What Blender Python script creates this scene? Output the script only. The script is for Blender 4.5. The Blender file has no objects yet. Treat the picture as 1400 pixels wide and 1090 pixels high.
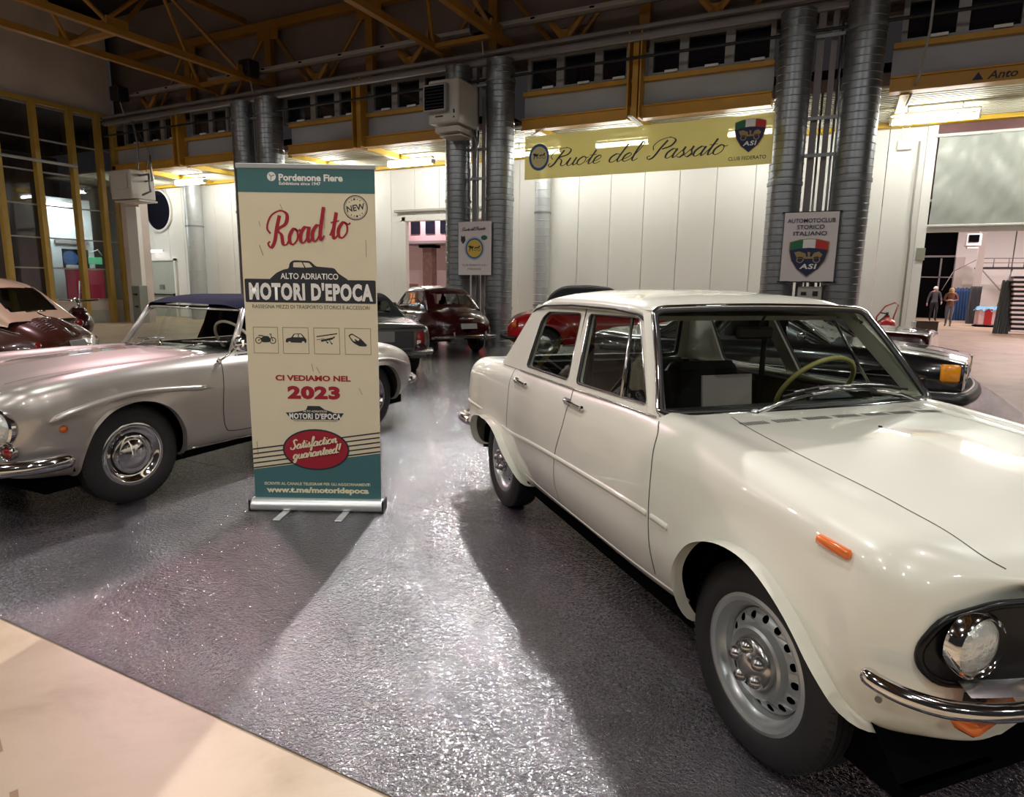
import bpy, bmesh, math, random
import numpy as np
from mathutils import Vector, Matrix
from mathutils.geometry import tessellate_polygon

# ---------------------------------------------------------------- camera, world, light, exposure
SC = bpy.context.scene
COL = SC.collection
PI = math.pi
rnd = random.Random(7)

cam_data = bpy.data.cameras.new('camera')
cam = bpy.data.objects.new('camera', cam_data); COL.objects.link(cam)
SC.camera = cam
_p, _r, _y = math.radians(10.02), math.radians(0.868), math.radians(26.99)
_f = Vector((-math.sin(_y)*math.cos(_p), math.cos(_y)*math.cos(_p), -math.sin(_p)))
_x = Vector((math.cos(_y), math.sin(_y), 0)); _u = _x.cross(_f)
_x2 = _x*math.cos(_r) + _u*math.sin(_r); _u2 = -_x*math.sin(_r) + _u*math.cos(_r)
_m = Matrix((_x2, _u2, -_f)).transposed().to_4x4(); _m.translation = Vector((0, 0, 1.449))
cam.matrix_world = _m
cam_data.sensor_width = 36; cam_data.lens = 880/1400*36
cam_data.clip_start = 0.05; cam_data.clip_end = 200

world = bpy.data.worlds.new('world'); SC.world = world; world.use_nodes = True
world.node_tree.nodes['Background'].inputs[0].default_value = (0.55, 0.5, 0.52, 1)
world.node_tree.nodes['Background'].inputs[1].default_value = 0.035

SC.view_settings.view_transform = 'Standard'; SC.view_settings.look = 'None'
SC.view_settings.gamma = 1; SC.view_settings.use_curve_mapping = False
SC.view_settings.exposure = 0.0
BAY_POWER = 158.0
TUBE_STRENGTH = 62.0

# ---------------------------------------------------------------- object helpers
def tag(o, label=None, cat=None, group=None, kind=None):
    if label: o['label'] = label
    if cat: o['category'] = cat
    if group: o['group'] = group
    if kind: o['kind'] = kind
    return o
def empty(name, loc=(0, 0, 0), rz=0.0, label=None, cat=None, group=None, kind=None, parent=None):
    o = bpy.data.objects.new(name, None); COL.objects.link(o)
    o.location = loc; o.rotation_euler = (0, 0, rz); o.empty_display_size = 0.1
    if parent: o.parent = parent
    return tag(o, label, cat, group, kind)
def copy_tree(o, parent=None):
    c = o.copy(); COL.objects.link(c); c.parent = parent
    for ch in list(o.children): copy_tree(ch, c)
    return c

class MB:
    """collects simple solids, then links them as one mesh object"""
    def __init__(s): s.v = []; s.f = []; s.m = []; s.cur = 0
    def mat(s, i): s.cur = i; return s
    def add(s, vs, fs):
        b = len(s.v); s.v += [tuple(map(float, p)) for p in vs]
        for f in fs: s.f.append(tuple(b+i for i in f)); s.m.append(s.cur)
        return s
    def box(s, c, d, rz=0, ry=0, rx=0, bev=0.0):
        x, y, z = [q/2 for q in d]
        if bev <= 0:
            P = [(-x,-y,-z),(x,-y,-z),(x,y,-z),(-x,y,-z),(-x,-y,z),(x,-y,z),(x,y,z),(-x,y,z)]
            F = [(0,3,2,1),(4,5,6,7),(0,1,5,4),(1,2,6,5),(2,3,7,6),(3,0,4,7)]
        else:
            b = min(bev, x*.9, y*.9, z*.9); P = []; 
            for sx in (-1,1):
                for sy in (-1,1):
                    for sz in (-1,1):
                        P += [(sx*x, sy*(y-b), sz*(z-b)), (sx*(x-b), sy*y, sz*(z-b)), (sx*(x-b), sy*(y-b), sz*z)]
            def I(a, bb, cc, k): return ((a > 0)*4+(bb > 0)*2+(cc > 0))*3+k
            F = []
            for sx in (-1,1): F.append([I(sx,-1,-1,0),I(sx,1,-1,0),I(sx,1,1,0),I(sx,-1,1,0)][::sx])
            for sy in (-1,1): F.append([I(-1,sy,-1,1),I(1,sy,-1,1),I(1,sy,1,1),I(-1,sy,1,1)][::-sy])
            for sz in (-1,1): F.append([I(-1,-1,sz,2),I(1,-1,sz,2),I(1,1,sz,2),I(-1,1,sz,2)][::sz])
            for a in (-1,1):
                for c2 in (-1,1):
                    F.append([I(a,c2,-1,0),I(a,c2,-1,1),I(a,c2,1,1),I(a,c2,1,0)][::a*c2])
                    F.append([I(a,-1,c2,2),I(a,-1,c2,0),I(a,1,c2,0),I(a,1,c2,2)][::-1*a*c2])
                    F.append([I(-1,a,c2,1),I(-1,a,c2,2),I(1,a,c2,2),I(1,a,c2,1)][::a*c2])
                    for d2 in (-1,1): F.append([I(a,c2,d2,0),I(a,c2,d2,1),I(a,c2,d2,2)][::a*c2*d2])
        R = Matrix.Rotation(rz,3,'Z') @ Matrix.Rotation(ry,3,'Y') @ Matrix.Rotation(rx,3,'X')
        C = Vector(c); return s.add([C + R @ Vector(p) for p in P], F)
    def tube(s, path, r, n=8, closed=False, flat=1.0, caps=True):
        P = [Vector(p) for p in path]; m = len(P)
        rr = r if hasattr(r, '__len__') else [r]*m
        up = None; rings = []
        for i in range(m):
            a = P[i-1] if (i > 0 or closed) else P[0]; b = P[(i+1) % m] if (i < m-1 or closed) else P[-1]
            t = (b-a)
            if t.length < 1e-9: t = Vector((0,0,1))
            t.normalize()
            if up is None: up = Vector((0,0,1)) if abs(t.z) < .9 else Vector((1,0,0))
            sd = t.cross(up)
            if sd.length < 1e-6: sd = t.cross(Vector((1,.3,0)))
            sd.normalize(); up = sd.cross(t).normalized()
            rings.append([P[i] + (sd*math.cos(2*PI*k/n) + up*math.sin(2*PI*k/n)*flat)*rr[i] for k in range(n)])
        vs = [p for R_ in rings for p in R_]; fs = []
        for i in range(m if closed else m-1):
            j = (i+1) % m
            for k in range(n):
                k2 = (k+1) % n; fs.append((i*n+k, i*n+k2, j*n+k2, j*n+k)[::-1])
        if caps and not closed: fs.append(tuple(range(n))); fs.append(tuple(range((m-1)*n, m*n))[::-1])
        return s.add(vs, fs)
    def cyl(s, a, b, r, n=16, r2=None): return s.tube([a, b], [r, r if r2 is None else r2], n)
    def lathe(s, prof, c=(0,0,0), axis='Y', n=48, a0=0, a1=2*PI):
        """prof: list of (radius, along)"""
        full = abs(a1-a0-2*PI) < 1e-6; m = n if full else n+1; vs = []; fs = []
        for (r, h) in prof:
            for k in range(m):
                a = a0+(a1-a0)*k/n; u, w = r*math.cos(a), r*math.sin(a)
                p = {'Y': (u, h, w), 'Z': (u, w, h), 'X': (h, u, w)}[axis]
                vs.append((c[0]+p[0], c[1]+p[1], c[2]+p[2]))
        for i in range(len(prof)-1):
            for k in range(n):
                k2 = (k+1) % m if full else k+1
                q = (i*m+k, i*m+k2, (i+1)*m+k2, (i+1)*m+k)
                fs.append(q if axis == 'Y' else q[::-1] if axis == 'Z' else q[::-1])
        return s.add(vs, fs)
    def ribbon(s, pts, nrm, w, lift=0.0):
        P = [Vector(p) for p in pts]; N = [Vector(q).normalized() for q in nrm]; vs = []
        for i in range(len(P)):
            t = P[min(i+1, len(P)-1)] - P[max(i-1, 0)]; t.normalize()
            sd = t.cross(N[i]).normalized()*w/2; c = P[i]+N[i]*lift
            vs += [c-sd, c+sd]
        return s.add(vs, [(2*i, 2*i+1, 2*i+3, 2*i+2) for i in range(len(P)-1)])
    def poly(s, loops, fn=None, flip=False):
        """flat polygon with holes; fn maps (a, b) to 3-D"""
        L = [[Vector((p[0], p[1], 0)) for p in l] for l in loops]
        tr = tessellate_polygon(L); flatp = [p for l in L for p in l]
        vs = [fn(p.x, p.y) if fn else (p.x, p.y, 0) for p in flatp]
        out = []
        for t in tr:
            a, b, c = [flatp[i] for i in t]
            cr = (b.x-a.x)*(c.y-a.y)-(b.y-a.y)*(c.x-a.x)
            t = tuple(t) if cr > 0 else tuple(t)[::-1]
            out.append(t[::-1] if flip else t)
        return s.add(vs, out)
    def prism(s, loop, fn0, fn1):
        n = len(loop); s.poly([loop], fn1); s.poly([loop], fn0, True)
        vs = [fn0(*p) for p in loop] + [fn1(*p) for p in loop]
        return s.add(vs, [(i, (i+1) % n, n+(i+1) % n, n+i) for i in range(n)])
    def build(s, name, mats, parent=None, smooth=False, loc=None, angle=None):
        me = bpy.data.meshes.new(name); me.from_pydata(s.v, [], s.f)
        mats = mats if isinstance(mats, (list, tuple)) else [mats]
        for m in mats: me.materials.append(m)
        if len(mats) > 1: me.polygons.foreach_set('material_index', s.m)
        me.validate()
        if smooth or angle:
            me.shade_smooth()
            if angle: me.set_sharp_from_angle(angle=math.radians(angle))
        me.update()
        o = bpy.data.objects.new(name, me); COL.objects.link(o)
        if parent: o.parent = parent
        if loc is not None: o.location = loc
        return o
def catmull(P, n=8, closed=False):
    P = [np.array(p, float) for p in P]; m = len(P); out = []
    for i in range(m if closed else m-1):
        a = P[i-1] if (i > 0 or closed) else 2*P[0]-P[1]
        b, c = P[i], P[(i+1) % m]
        d = P[(i+2) % m] if (i+2 < m or closed) else 2*P[-1]-P[-2]
        for k in range(n):
            t = k/n; out.append(.5*((2*b)+(-a+c)*t+(2*a-5*b+4*c-d)*t*t+(-a+3*b-3*c+d)*t**3))
    if not closed: out.append(P[-1])
    return out
def rounded(loop, r, n=5):
    out = []; m = len(loop)
    for i in range(m):
        p = np.array(loop[i], float); a = np.array(loop[i-1], float)-p; b = np.array(loop[(i+1) % m], float)-p
        la, lb = np.hypot(*a), np.hypot(*b); q = min(r, la*.45, lb*.45)
        s0 = p+a/la*q; s1 = p+b/lb*q
        for k in range(n+1):
            t = k/n; out.append(tuple((1-t)**2*s0+2*t*(1-t)*p+t*t*s1))
    return out
def circle(cx, cy, r, n=24, ry=None): return [(cx+r*math.cos(2*PI*k/n), cy+(ry or r)*math.sin(2*PI*k/n)) for k in range(n)]

# ---------------------------------------------------------------- materials
def mat(name, col, rough=.5, metal=0.0, coat=0.0, noise=0.0, nscale=8.0, bump=0.0, bscale=60.0, emit=None, estr=0.0, spec=None, flakes=0.0, aniso=None):
    m = bpy.data.materials.new(name); m.use_nodes = True; nt = m.node_tree; b = nt.nodes['Principled BSDF']
    b.inputs['Base Color'].default_value = (*col, 1); b.inputs['Roughness'].default_value = rough
    b.inputs['Metallic'].default_value = metal; b.inputs['Coat Weight'].default_value = coat
    b.inputs['Coat Roughness'].default_value = .03
    if spec is not None: b.inputs['Specular IOR Level'].default_value = spec
    tc = nt.nodes.new('ShaderNodeTexCoord')
    if noise > 0:
        nz = nt.nodes.new('ShaderNodeTexNoise'); nz.inputs['Scale'].default_value = nscale; nz.inputs['Detail'].default_value = 6
        nt.links.new(tc.outputs['Object'], nz.inputs['Vector'])
        mx = nt.nodes.new('ShaderNodeMix'); mx.data_type = 'RGBA'
        mx.inputs[6].default_value = (*[c*(1-noise) for c in col], 1); mx.inputs[7].default_value = (*[min(1, c*(1+noise)) for c in col], 1)
        nt.links.new(nz.outputs['Fac'], mx.inputs[0]); nt.links.new(mx.outputs[2], b.inputs['Base Color'])
    if bump > 0:
        n2 = nt.nodes.new('ShaderNodeTexNoise'); n2.inputs['Scale'].default_value = bscale; n2.inputs['Detail'].default_value = 4
        nt.links.new(tc.outputs['Object'], n2.inputs['Vector'])
        bp = nt.nodes.new('ShaderNodeBump'); bp.inputs['Strength'].default_value = bump; bp.inputs['Distance'].default_value = .01
        nt.links.new(n2.outputs['Fac'], bp.inputs['Height']); nt.links.new(bp.outputs['Normal'], b.inputs['Normal'])
    if emit: b.inputs['Emission Color'].default_value = (*emit, 1); b.inputs['Emission Strength'].default_value = estr
    return m
def glass(name, tint=(.8,.85,.83), ior=1.5, rough=0.0, opacity=0.0, gloss=(1,1,1)):
    m = bpy.data.materials.new(name); m.use_nodes = True; nt = m.node_tree; nt.nodes.clear()
    o = nt.nodes.new('ShaderNodeOutputMaterial'); mx = nt.nodes.new('ShaderNodeMixShader'); fr = nt.nodes.new('ShaderNodeFresnel'); fr.inputs[0].default_value = ior
    t = nt.nodes.new('ShaderNodeBsdfTransparent'); t.inputs[0].default_value = (*tint, 1)
    g = nt.nodes.new('ShaderNodeBsdfGlossy'); g.inputs[0].default_value = (*gloss, 1); g.inputs[1].default_value = rough
    geo = nt.nodes.new('ShaderNodeNewGeometry'); inv = nt.nodes.new('ShaderNodeMath'); inv.operation = 'MULTIPLY'
    # the reflection is the same from either face of a thin pane
    ad = nt.nodes.new('ShaderNodeLayerWeight'); ad.inputs[0].default_value = .35
    mul = nt.nodes.new('ShaderNodeMath'); mul.operation = 'MULTIPLY_ADD'; mul.inputs[1].default_value = .9; mul.inputs[2].default_value = .03
    pw = nt.nodes.new('ShaderNodeMath'); pw.operation = 'POWER'; pw.inputs[1].default_value = 2.2
    nt.links.new(ad.outputs['Facing'], pw.inputs[0]); nt.links.new(pw.outputs[0], mul.inputs[0]); nt.links.new(mul.outputs[0], mx.inputs[0])
    nt.links.new(t.outputs[0], mx.inputs[1]); nt.links.new(g.outputs[0], mx.inputs[2]); nt.links.new(mx.outputs[0], o.inputs[0])
    for n in (fr, geo, inv): nt.nodes.remove(n)
    return m

M = {}
M['white_paint'] = mat('cream white paint', (.80,.79,.68), .30, coat=1.0)
M['silver_paint'] = mat('warm silver paint', (.50,.46,.42), .33, metal=.6, coat=1.0)
M['darkred_paint'] = mat('maroon paint', (.032,.002,.004), .25, coat=1.0)
M['red_paint'] = mat('bright red paint', (.42,.008,.012), .25, coat=1.0)
M['grey_paint'] = mat('olive grey paint', (.075,.075,.065), .3, coat=1.0)
M['black_paint'] = mat('black paint', (.006,.006,.007), .2, coat=1.0)
M['beige_paint'] = mat('beige paint', (.72,.50,.36), .3, coat=1.0)
M['brown_paint'] = mat('brown paint', (.062,.015,.009), .25, coat=1.0)
M['chrome'] = mat('chrome', (.75,.74,.74), .08, metal=1.0)
M['chrome_dull'] = mat('worn chrome', (.55,.55,.54), .22, metal=1.0)
M['rubber'] = mat('tyre rubber', (.018,.017,.018), .62, noise=.25, nscale=20)
M['black_trim'] = mat('black rubber trim', (.01,.01,.01), .45)
M['black_gloss'] = mat('black enamel panel', (.004,.004,.005), .3, coat=.12, spec=.3)
M['rim_silver'] = mat('silver painted steel', (.50,.53,.53), .33, metal=.6, coat=.5)
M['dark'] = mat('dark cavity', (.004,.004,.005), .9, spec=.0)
M['gap'] = mat('panel gap', (.09,.085,.07), .7)
M['gap_dark'] = mat('dark panel gap', (.03,.027,.025), .7)
M['seat_black'] = mat('black vinyl', (.012,.012,.013), .4, bump=.15, bscale=90)
M['seat_tan'] = mat('tan vinyl', (.14,.12,.06), .5)
M['steer'] = mat('cream bakelite', (.52,.47,.16), .3, coat=.3)
M['steer_white'] = mat('ivory bakelite', (.75,.68,.55), .3, coat=.3)
M['amber'] = mat('amber lens', (.75,.16,.02), .2, coat=1.0)
M['amber2'] = mat('yellow amber lens', (.85,.30,.01), .2, coat=1.0)
M['red_lens'] = mat('red lens', (.22,.01,.008), .2, coat=1.0)
M['lamp_glass'] = mat('ribbed lamp glass', (.70,.72,.68), .18, metal=.45, coat=1.0, bump=.8, bscale=45)
M['navy_cloth'] = mat('navy canvas', (.007,.009,.028), .95, spec=.1, noise=.2, nscale=60, bump=.3, bscale=300)
M['black_cloth'] = mat('black canvas', (.012,.014,.018), .75, bump=.3, bscale=250)
M['plate'] = mat('blurred plate', (.30,.30,.29), .6)
M['paper'] = mat('paper sheet', (.66,.56,.53), .6)
M['glass'] = glass('clear window glass', (.72,.76,.73))
M['glass_dark'] = glass('dim window glass', (.28,.31,.30))
M['yellow_steel'] = mat('ochre painted steel', (.30,.14,.018), .5, noise=.25, nscale=3)
M['yellow_bright'] = mat('yellow painted steel', (.62,.40,.03), .5, noise=.15, nscale=3)
M['wall_white'] = mat('white wall panel', (.80,.80,.76), .6, noise=.03, nscale=1.5)
M['joint'] = mat('panel joint', (.30,.30,.28), .8)
M['yellow_beam'] = mat('orange yellow beam paint', (.48,.25,.028), .5, noise=.2, nscale=3)
M['post_mustard'] = mat('mustard painted posts', (.42,.27,.05), .5, noise=.2, nscale=3)
M['galv_pale'] = mat('pale galvanised steel', (.50,.53,.54), .4, metal=.5, noise=.12, nscale=4)
M['glass_mid'] = glass('large hall window glass', (.62,.64,.66))
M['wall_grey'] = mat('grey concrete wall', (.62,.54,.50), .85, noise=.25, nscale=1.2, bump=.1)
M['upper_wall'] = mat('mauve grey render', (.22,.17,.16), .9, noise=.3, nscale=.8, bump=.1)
M['upper_panel'] = mat('grey metal panel', (.36,.37,.40), .6, noise=.12, nscale=2)
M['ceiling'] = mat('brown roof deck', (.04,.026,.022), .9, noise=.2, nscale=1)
M['galv'] = mat('galvanised duct steel', (.27,.285,.30), .38, metal=.85, noise=.22, nscale=5)
M['galv_dark'] = mat('dull galvanised steel', (.27,.29,.30), .5, metal=.6, noise=.2, nscale=4)
M['pipe_grey'] = mat('grey painted pipe', (.22,.20,.20), .5)
M['win_frame'] = mat('grey aluminium frame', (.30,.29,.29), .5, metal=.3)
M['win_dark'] = mat('night window pane', (.006,.007,.015), .08, coat=1.0)
M['white_plastic'] = mat('white plastic', (.8,.8,.78), .4)
M['heater'] = mat('heater enamel', (.52,.49,.44), .45, noise=.08)
M['tube'] = mat('lit fluorescent tube', (1,1,1), .5, emit=(1,.985,.94), estr=TUBE_STRENGTH)
M['neon_red'] = mat('red light strip', (1,.02,.02), .5, emit=(1,.03,.03), estr=5)
M['mullion'] = mat('grey steel mullion', (.30,.29,.27), .5)
M['concrete_low'] = mat('painted concrete base', (.42,.42,.38), .8, noise=.12, nscale=3)
M['crimson'] = mat('crimson panel', (.42,.015,.06), .6)
M['red_enamel'] = mat('red enamel', (.40,.012,.012), .3, coat=.7)
M['cardboard'] = mat('brown board', (.14,.09,.06), .8)
M['curtain'] = mat('translucent plastic curtain', (.37,.40,.36), .38, noise=.12, nscale=2.5, bump=.7, bscale=3)
M['skin'] = mat('skin', (.55,.30,.22), .6)
M['hair_white'] = mat('white hair', (.6,.58,.55), .8)
M['hair_blonde'] = mat('blonde hair', (.5,.34,.18), .8)
M['cloth_grey'] = mat('charcoal shirt', (.06,.06,.065), .85)
M['cloth_black'] = mat('black trousers', (.01,.01,.012), .85)
M['cloth_plaid'] = mat('brown plaid shirt', (.20,.09,.05), .85, noise=.7, nscale=14)
M['cloth_denim'] = mat('grey denim', (.12,.13,.16), .85)
M['blue_sheet'] = mat('blue tarpaulin', (.015,.06,.16), .6, bump=.5, bscale=4)
M['lightblue_sheet'] = mat('light blue plastic sheet', (.13,.42,.62), .5, bump=.5, bscale=12)
M['teal_print'] = mat('teal print', (.055,.16,.165), .55)
M['cream_print'] = mat('cream print', (.76,.68,.48), .55, noise=.05, nscale=6)
M['ink'] = mat('dark ink', (.025,.027,.033), .55)
M['ink_red'] = mat('crimson ink', (.36,.012,.03), .55)
M['ink_white'] = mat('white ink', (.86,.84,.78), .55)
M['ink_cream'] = mat('cream ink', (.80,.74,.50), .55)
M['ink_olive'] = mat('olive line ink', (.30,.27,.14), .55)
M['ink_blue'] = mat('blue ink', (.03,.12,.33), .55)
M['ink_navy'] = mat('navy ink', (.008,.014,.07), .55)
M['ink_green'] = mat('green ink', (.01,.15,.06), .55)
M['ink_gold'] = mat('gold ink', (.36,.24,.09), .5)
M['ink_yellow'] = mat('yellow ink', (.72,.50,.08), .55)
M['alu'] = mat('brushed aluminium', (.70,.72,.70), .35, metal=.7)
M['flag_white'] = mat('pinkish white flag cloth', (.78,.71,.70), .7)
M['scuff'] = mat('brown scuff stain', (.30,.20,.10), .6)
# ---------------------------------------------------------------- floor materials
def floor_materials():
    m = bpy.data.materials.new('speckled grey vinyl'); m.use_nodes = True; nt = m.node_tree; b = nt.nodes['Principled BSDF']; L = nt.links
    tc = nt.nodes.new('ShaderNodeTexCoord')
    n1 = nt.nodes.new('ShaderNodeTexNoise'); n1.inputs['Scale'].default_value = 1.1; n1.inputs['Detail'].default_value = 7; n1.inputs['Roughness'].default_value = .6
    L.new(tc.outputs['Object'], n1.inputs['Vector'])
    r1 = nt.nodes.new('ShaderNodeValToRGB'); r1.color_ramp.elements[0].position = .3; r1.color_ramp.elements[0].color = (.030,.025,.033,1)
    r1.color_ramp.elements[1].position = .72; r1.color_ramp.elements[1].color = (.105,.092,.105,1)
    L.new(n1.outputs['Fac'], r1.inputs[0]); L.new(r1.outputs[0], b.inputs['Base Color'])
    # embossed orange-peel surface of the vinyl
    v = nt.nodes.new('ShaderNodeTexNoise'); v.inputs['Scale'].default_value = 62; v.inputs['Detail'].default_value = 3; v.inputs['Distortion'].default_value = 1.2
    L.new(tc.outputs['Object'], v.inputs['Vector'])
    bp = nt.nodes.new('ShaderNodeBump'); bp.inputs['Strength'].default_value = 1.0; bp.inputs['Distance'].default_value = .010
    L.new(v.outputs['Fac'], bp.inputs['Height'])
    w = nt.nodes.new('ShaderNodeTexNoise'); w.inputs['Scale'].default_value = 2.6; w.inputs['Detail'].default_value = 5
    L.new(tc.outputs['Object'], w.inputs['Vector'])
    bp2 = nt.nodes.new('ShaderNodeBump'); bp2.inputs['Strength'].default_value = .25; bp2.inputs['Distance'].default_value = .03
    L.new(w.outputs['Fac'], bp2.inputs['Height']); L.new(bp.outputs['Normal'], bp2.inputs['Normal']); L.new(bp2.outputs['Normal'], b.inputs['Normal'])
    rr = nt.nodes.new('ShaderNodeMapRange'); rr.inputs[3].default_value = .11; rr.inputs[4].default_value = .20
    L.new(n1.outputs['Fac'], rr.inputs[0]); L.new(rr.outputs[0], b.inputs['Roughness'])
    b.inputs['Specular IOR Level'].default_value = 1.0; b.inputs['Coat Weight'].default_value = .8; b.inputs['Coat Roughness'].default_value = .07; b.inputs['Coat IOR'].default_value = 1.7; L.new(bp2.outputs['Normal'], b.inputs['Coat Normal'])
    M['vinyl'] = m
    m = bpy.data.materials.new('smooth pinkish concrete'); m.use_nodes = True; nt = m.node_tree; b = nt.nodes['Principled BSDF']; L = nt.links
    tc = nt.nodes.new('ShaderNodeTexCoord')
    n1 = nt.nodes.new('ShaderNodeTexNoise'); n1.inputs['Scale'].default_value = 1.6; n1.inputs['Detail'].default_value = 8; n1.inputs['Roughness'].default_value = .62; n1.inputs['Distortion'].default_value = .6
    L.new(tc.outputs['Object'], n1.inputs['Vector'])
    r1 = nt.nodes.new('ShaderNodeValToRGB'); e = r1.color_ramp.elements
    e[0].position = .28; e[0].color = (.34,.25,.15,1); e[1].position = .62; e[1].color = (.50,.395,.27,1)
    k = e.new(.5); k.color = (.46,.36,.24,1)
    L.new(n1.outputs['Fac'], r1.inputs[0]); L.new(r1.outputs[0], b.inputs['Base Color'])
    b.inputs['Roughness'].default_value = .42
    n2 = nt.nodes.new('ShaderNodeTexNoise'); n2.inputs['Scale'].default_value = 25; n2.inputs['Detail'].default_value = 6
    L.new(tc.outputs['Object'], n2.inputs['Vector'])
    bp = nt.nodes.new('ShaderNodeBump'); bp.inputs['Strength'].default_value = .12; bp.inputs['Distance'].default_value = .004
    L.new(n2.outputs['Fac'], bp.inputs['Height']); L.new(bp.outputs['Normal'], b.inputs['Normal'])
    M['floor_conc'] = m
    m = bpy.data.materials.new('yellow fabric banner'); m.use_nodes = True; nt = m.node_tree; b = nt.nodes['Principled BSDF']; L = nt.links
    b.inputs['Base Color'].default_value = (.60,.52,.16,1); b.inputs['Roughness'].default_value = .7
    o = nt.nodes['Material Output']; t = nt.nodes.new('ShaderNodeBsdfTranslucent'); t.inputs[0].default_value = (.6,.52,.18,1)
    tr = nt.nodes.new('ShaderNodeBsdfTransparent'); tr.inputs[0].default_value = (1,.95,.6,1)
    m1 = nt.nodes.new('ShaderNodeMixShader'); m1.inputs[0].default_value = .35; m2 = nt.nodes.new('ShaderNodeMixShader'); m2.inputs[0].default_value = .035
    L.new(b.outputs[0], m1.inputs[1]); L.new(t.outputs[0], m1.inputs[2]); L.new(m1.outputs[0], m2.inputs[1]); L.new(tr.outputs[0], m2.inputs[2]); L.new(m2.outputs[0], o.inputs[0])
    M['banner_yellow'] = m
floor_materials()

# ---------------------------------------------------------------- high lamps of the hall (outside the frame, above the cars)
def bay_lamp(x, y, z, col, power, size=.4, spread=PI, aim=None):
    e = empty('high_bay_lamp', (x, y, z), 0, 'round high bay lamp hanging under the roof above the cars', 'lamp', 'high bay lamps over the exhibition floor')
    if aim is not None:
        e.rotation_mode = 'QUATERNION'; e.rotation_quaternion = Vector((0,0,-1)).rotation_difference(aim)
        e['label'] = 'round floodlight under the roof tilted down at the exhibition floor'; e['group'] = 'tilted floodlights'
    h = MB().lathe([(.03,.42),(.10,.40),(.12,.26),(.30,.02),(.29,.0),(.27,.02),(.10,.24),(0,.25)], axis='Z', n=24); h.build('lamp_shade', M['galv_dark'], e, True)
    ld = bpy.data.lights.new('bay_light', 'AREA'); ld.shape = 'DISK'; ld.size = size; ld.energy = power; ld.spread = spread; ld.color = col
    lo = bpy.data.objects.new('bay_light', ld); COL.objects.link(lo); lo.parent = e; lo.location = (0, 0, -.02)
BAYS = []
for (x, y, z, c, p, tgt) in ((-5.7,10.6,6.75,(1,.98,.99),255.0,(-1.2,1.4)), (-10.9,6.8,6.75,(1,.66,.72),78.0,(-3,1.5)), (4.8,8.2,6.35,(.95,1,.96),60.0,(4.0,5.5))):
    bay_lamp(x, y, z, c, p, .16, 1.35, Vector((tgt[0]-x, tgt[1]-y, -z)))
for i, x in enumerate((-18, -11, -4, 3, 10)):
    for j, y in enumerate((-8, -3, 2)):
        c = ((.93,1,.95), (1,.86,.86), (1,.98,.93))[(i+2*j) % 3]
        bay_lamp(x+.4*j, y, 8.2, c, BAY_POWER)

# ---------------------------------------------------------------- floor
def slab(name, x0, x1, y0, y1, z0, z1, m, **k):
    o = MB().box(((x0+x1)/2,(y0+y1)/2,(z0+z1)/2), (x1-x0,y1-y0,z1-z0)).build(name, m, k.get('parent'))
    return tag(o, kind='structure') if not k.get('parent') else o
fl = slab('floor', -40, 24, -14, 60, -.2, 0, M['floor_conc'])
mt = empty('floor_mat', (0,0,0), 0, 'dark grey speckled vinyl matting laid in strips under the cars', 'floor mat')
y = 1.285
while y < 15.5:
    y1 = min(y+2.03, 15.6)
    MB().box(((-11.2+2.05)/2, (y+y1)/2, .0025), (13.25, y1-y-.006, .005)).build('vinyl_strip', M['vinyl'], mt)
    y = y1
# scuffs on the bare concrete (worn into the floor)
sc = MB()
for pts, w in (([(-2.62,.97,.0006),(-2.40,.93,.0006),(-2.20,.86,.0006)], .022), ([(-1.99,.80,.0006),(-1.93,.775,.0006),(-1.86,.755,.0006)], .02)):
    sc.ribbon(pts, [(0,0,1)]*3, w)
for x_, y_ in ((-1.66,.70),(-1.55,.67),(-1.58,.63)): sc.poly([circle(x_, y_, .012, 8)], lambda a, b: (a, b, .0006))
tag(sc.build('scuff_mark', M['scuff'], fl), 'brown scuff marks on the concrete')

# ---------------------------------------------------------------- facade plane at y = 14
bk = empty('wall_back', kind='structure')
X0 = -6.71; PW = .905
openings = [(-12.45, -9.0, 3.35)]
k = -22
while True:
    xa = X0+k*PW; xb = xa+PW; k += 1
    if xa > 1.2: break
    xb = min(xb, 1.25); 
    zlo = 0.0
    for (oa, ob, oz) in openings:
        if xb > oa and xa < ob:
            if xa < oa: MB().box(((xa+oa)/2, 17.05, oz/2), (oa-xa, .1, oz), bev=.006).build('wall_panel', M['wall_white'], bk)
            if xb > ob: MB().box(((xb+ob)/2, 17.05, oz/2), (xb-ob, .1, oz), bev=.006).build('wall_panel', M['wall_white'], bk)
            zlo = oz
    MB().box(((xa+xb)/2, 17.05, (zlo+4.98)/2), (xb-xa-.012, .1, 4.98-zlo), bev=.008).build('wall_panel', M['wall_white'], bk)
t = MB()
t.box((-12.53, 16.98, 1.74), (.16, .12, 3.48), bev=.01).box((-8.92, 16.98, 1.74), (.16, .12, 3.48), bev=.01).box((-10.72, 16.98, 3.44), (3.76, .12, .18), bev=.01)
tag(t.build('door_1', M['wall_white']), kind='structure')
t = MB().box((-10.9, 16.92, 3.66), (3.9, .12, .07), bev=.01)
tag(t.build('trim_1', M['concrete_low']), kind='structure')
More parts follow.
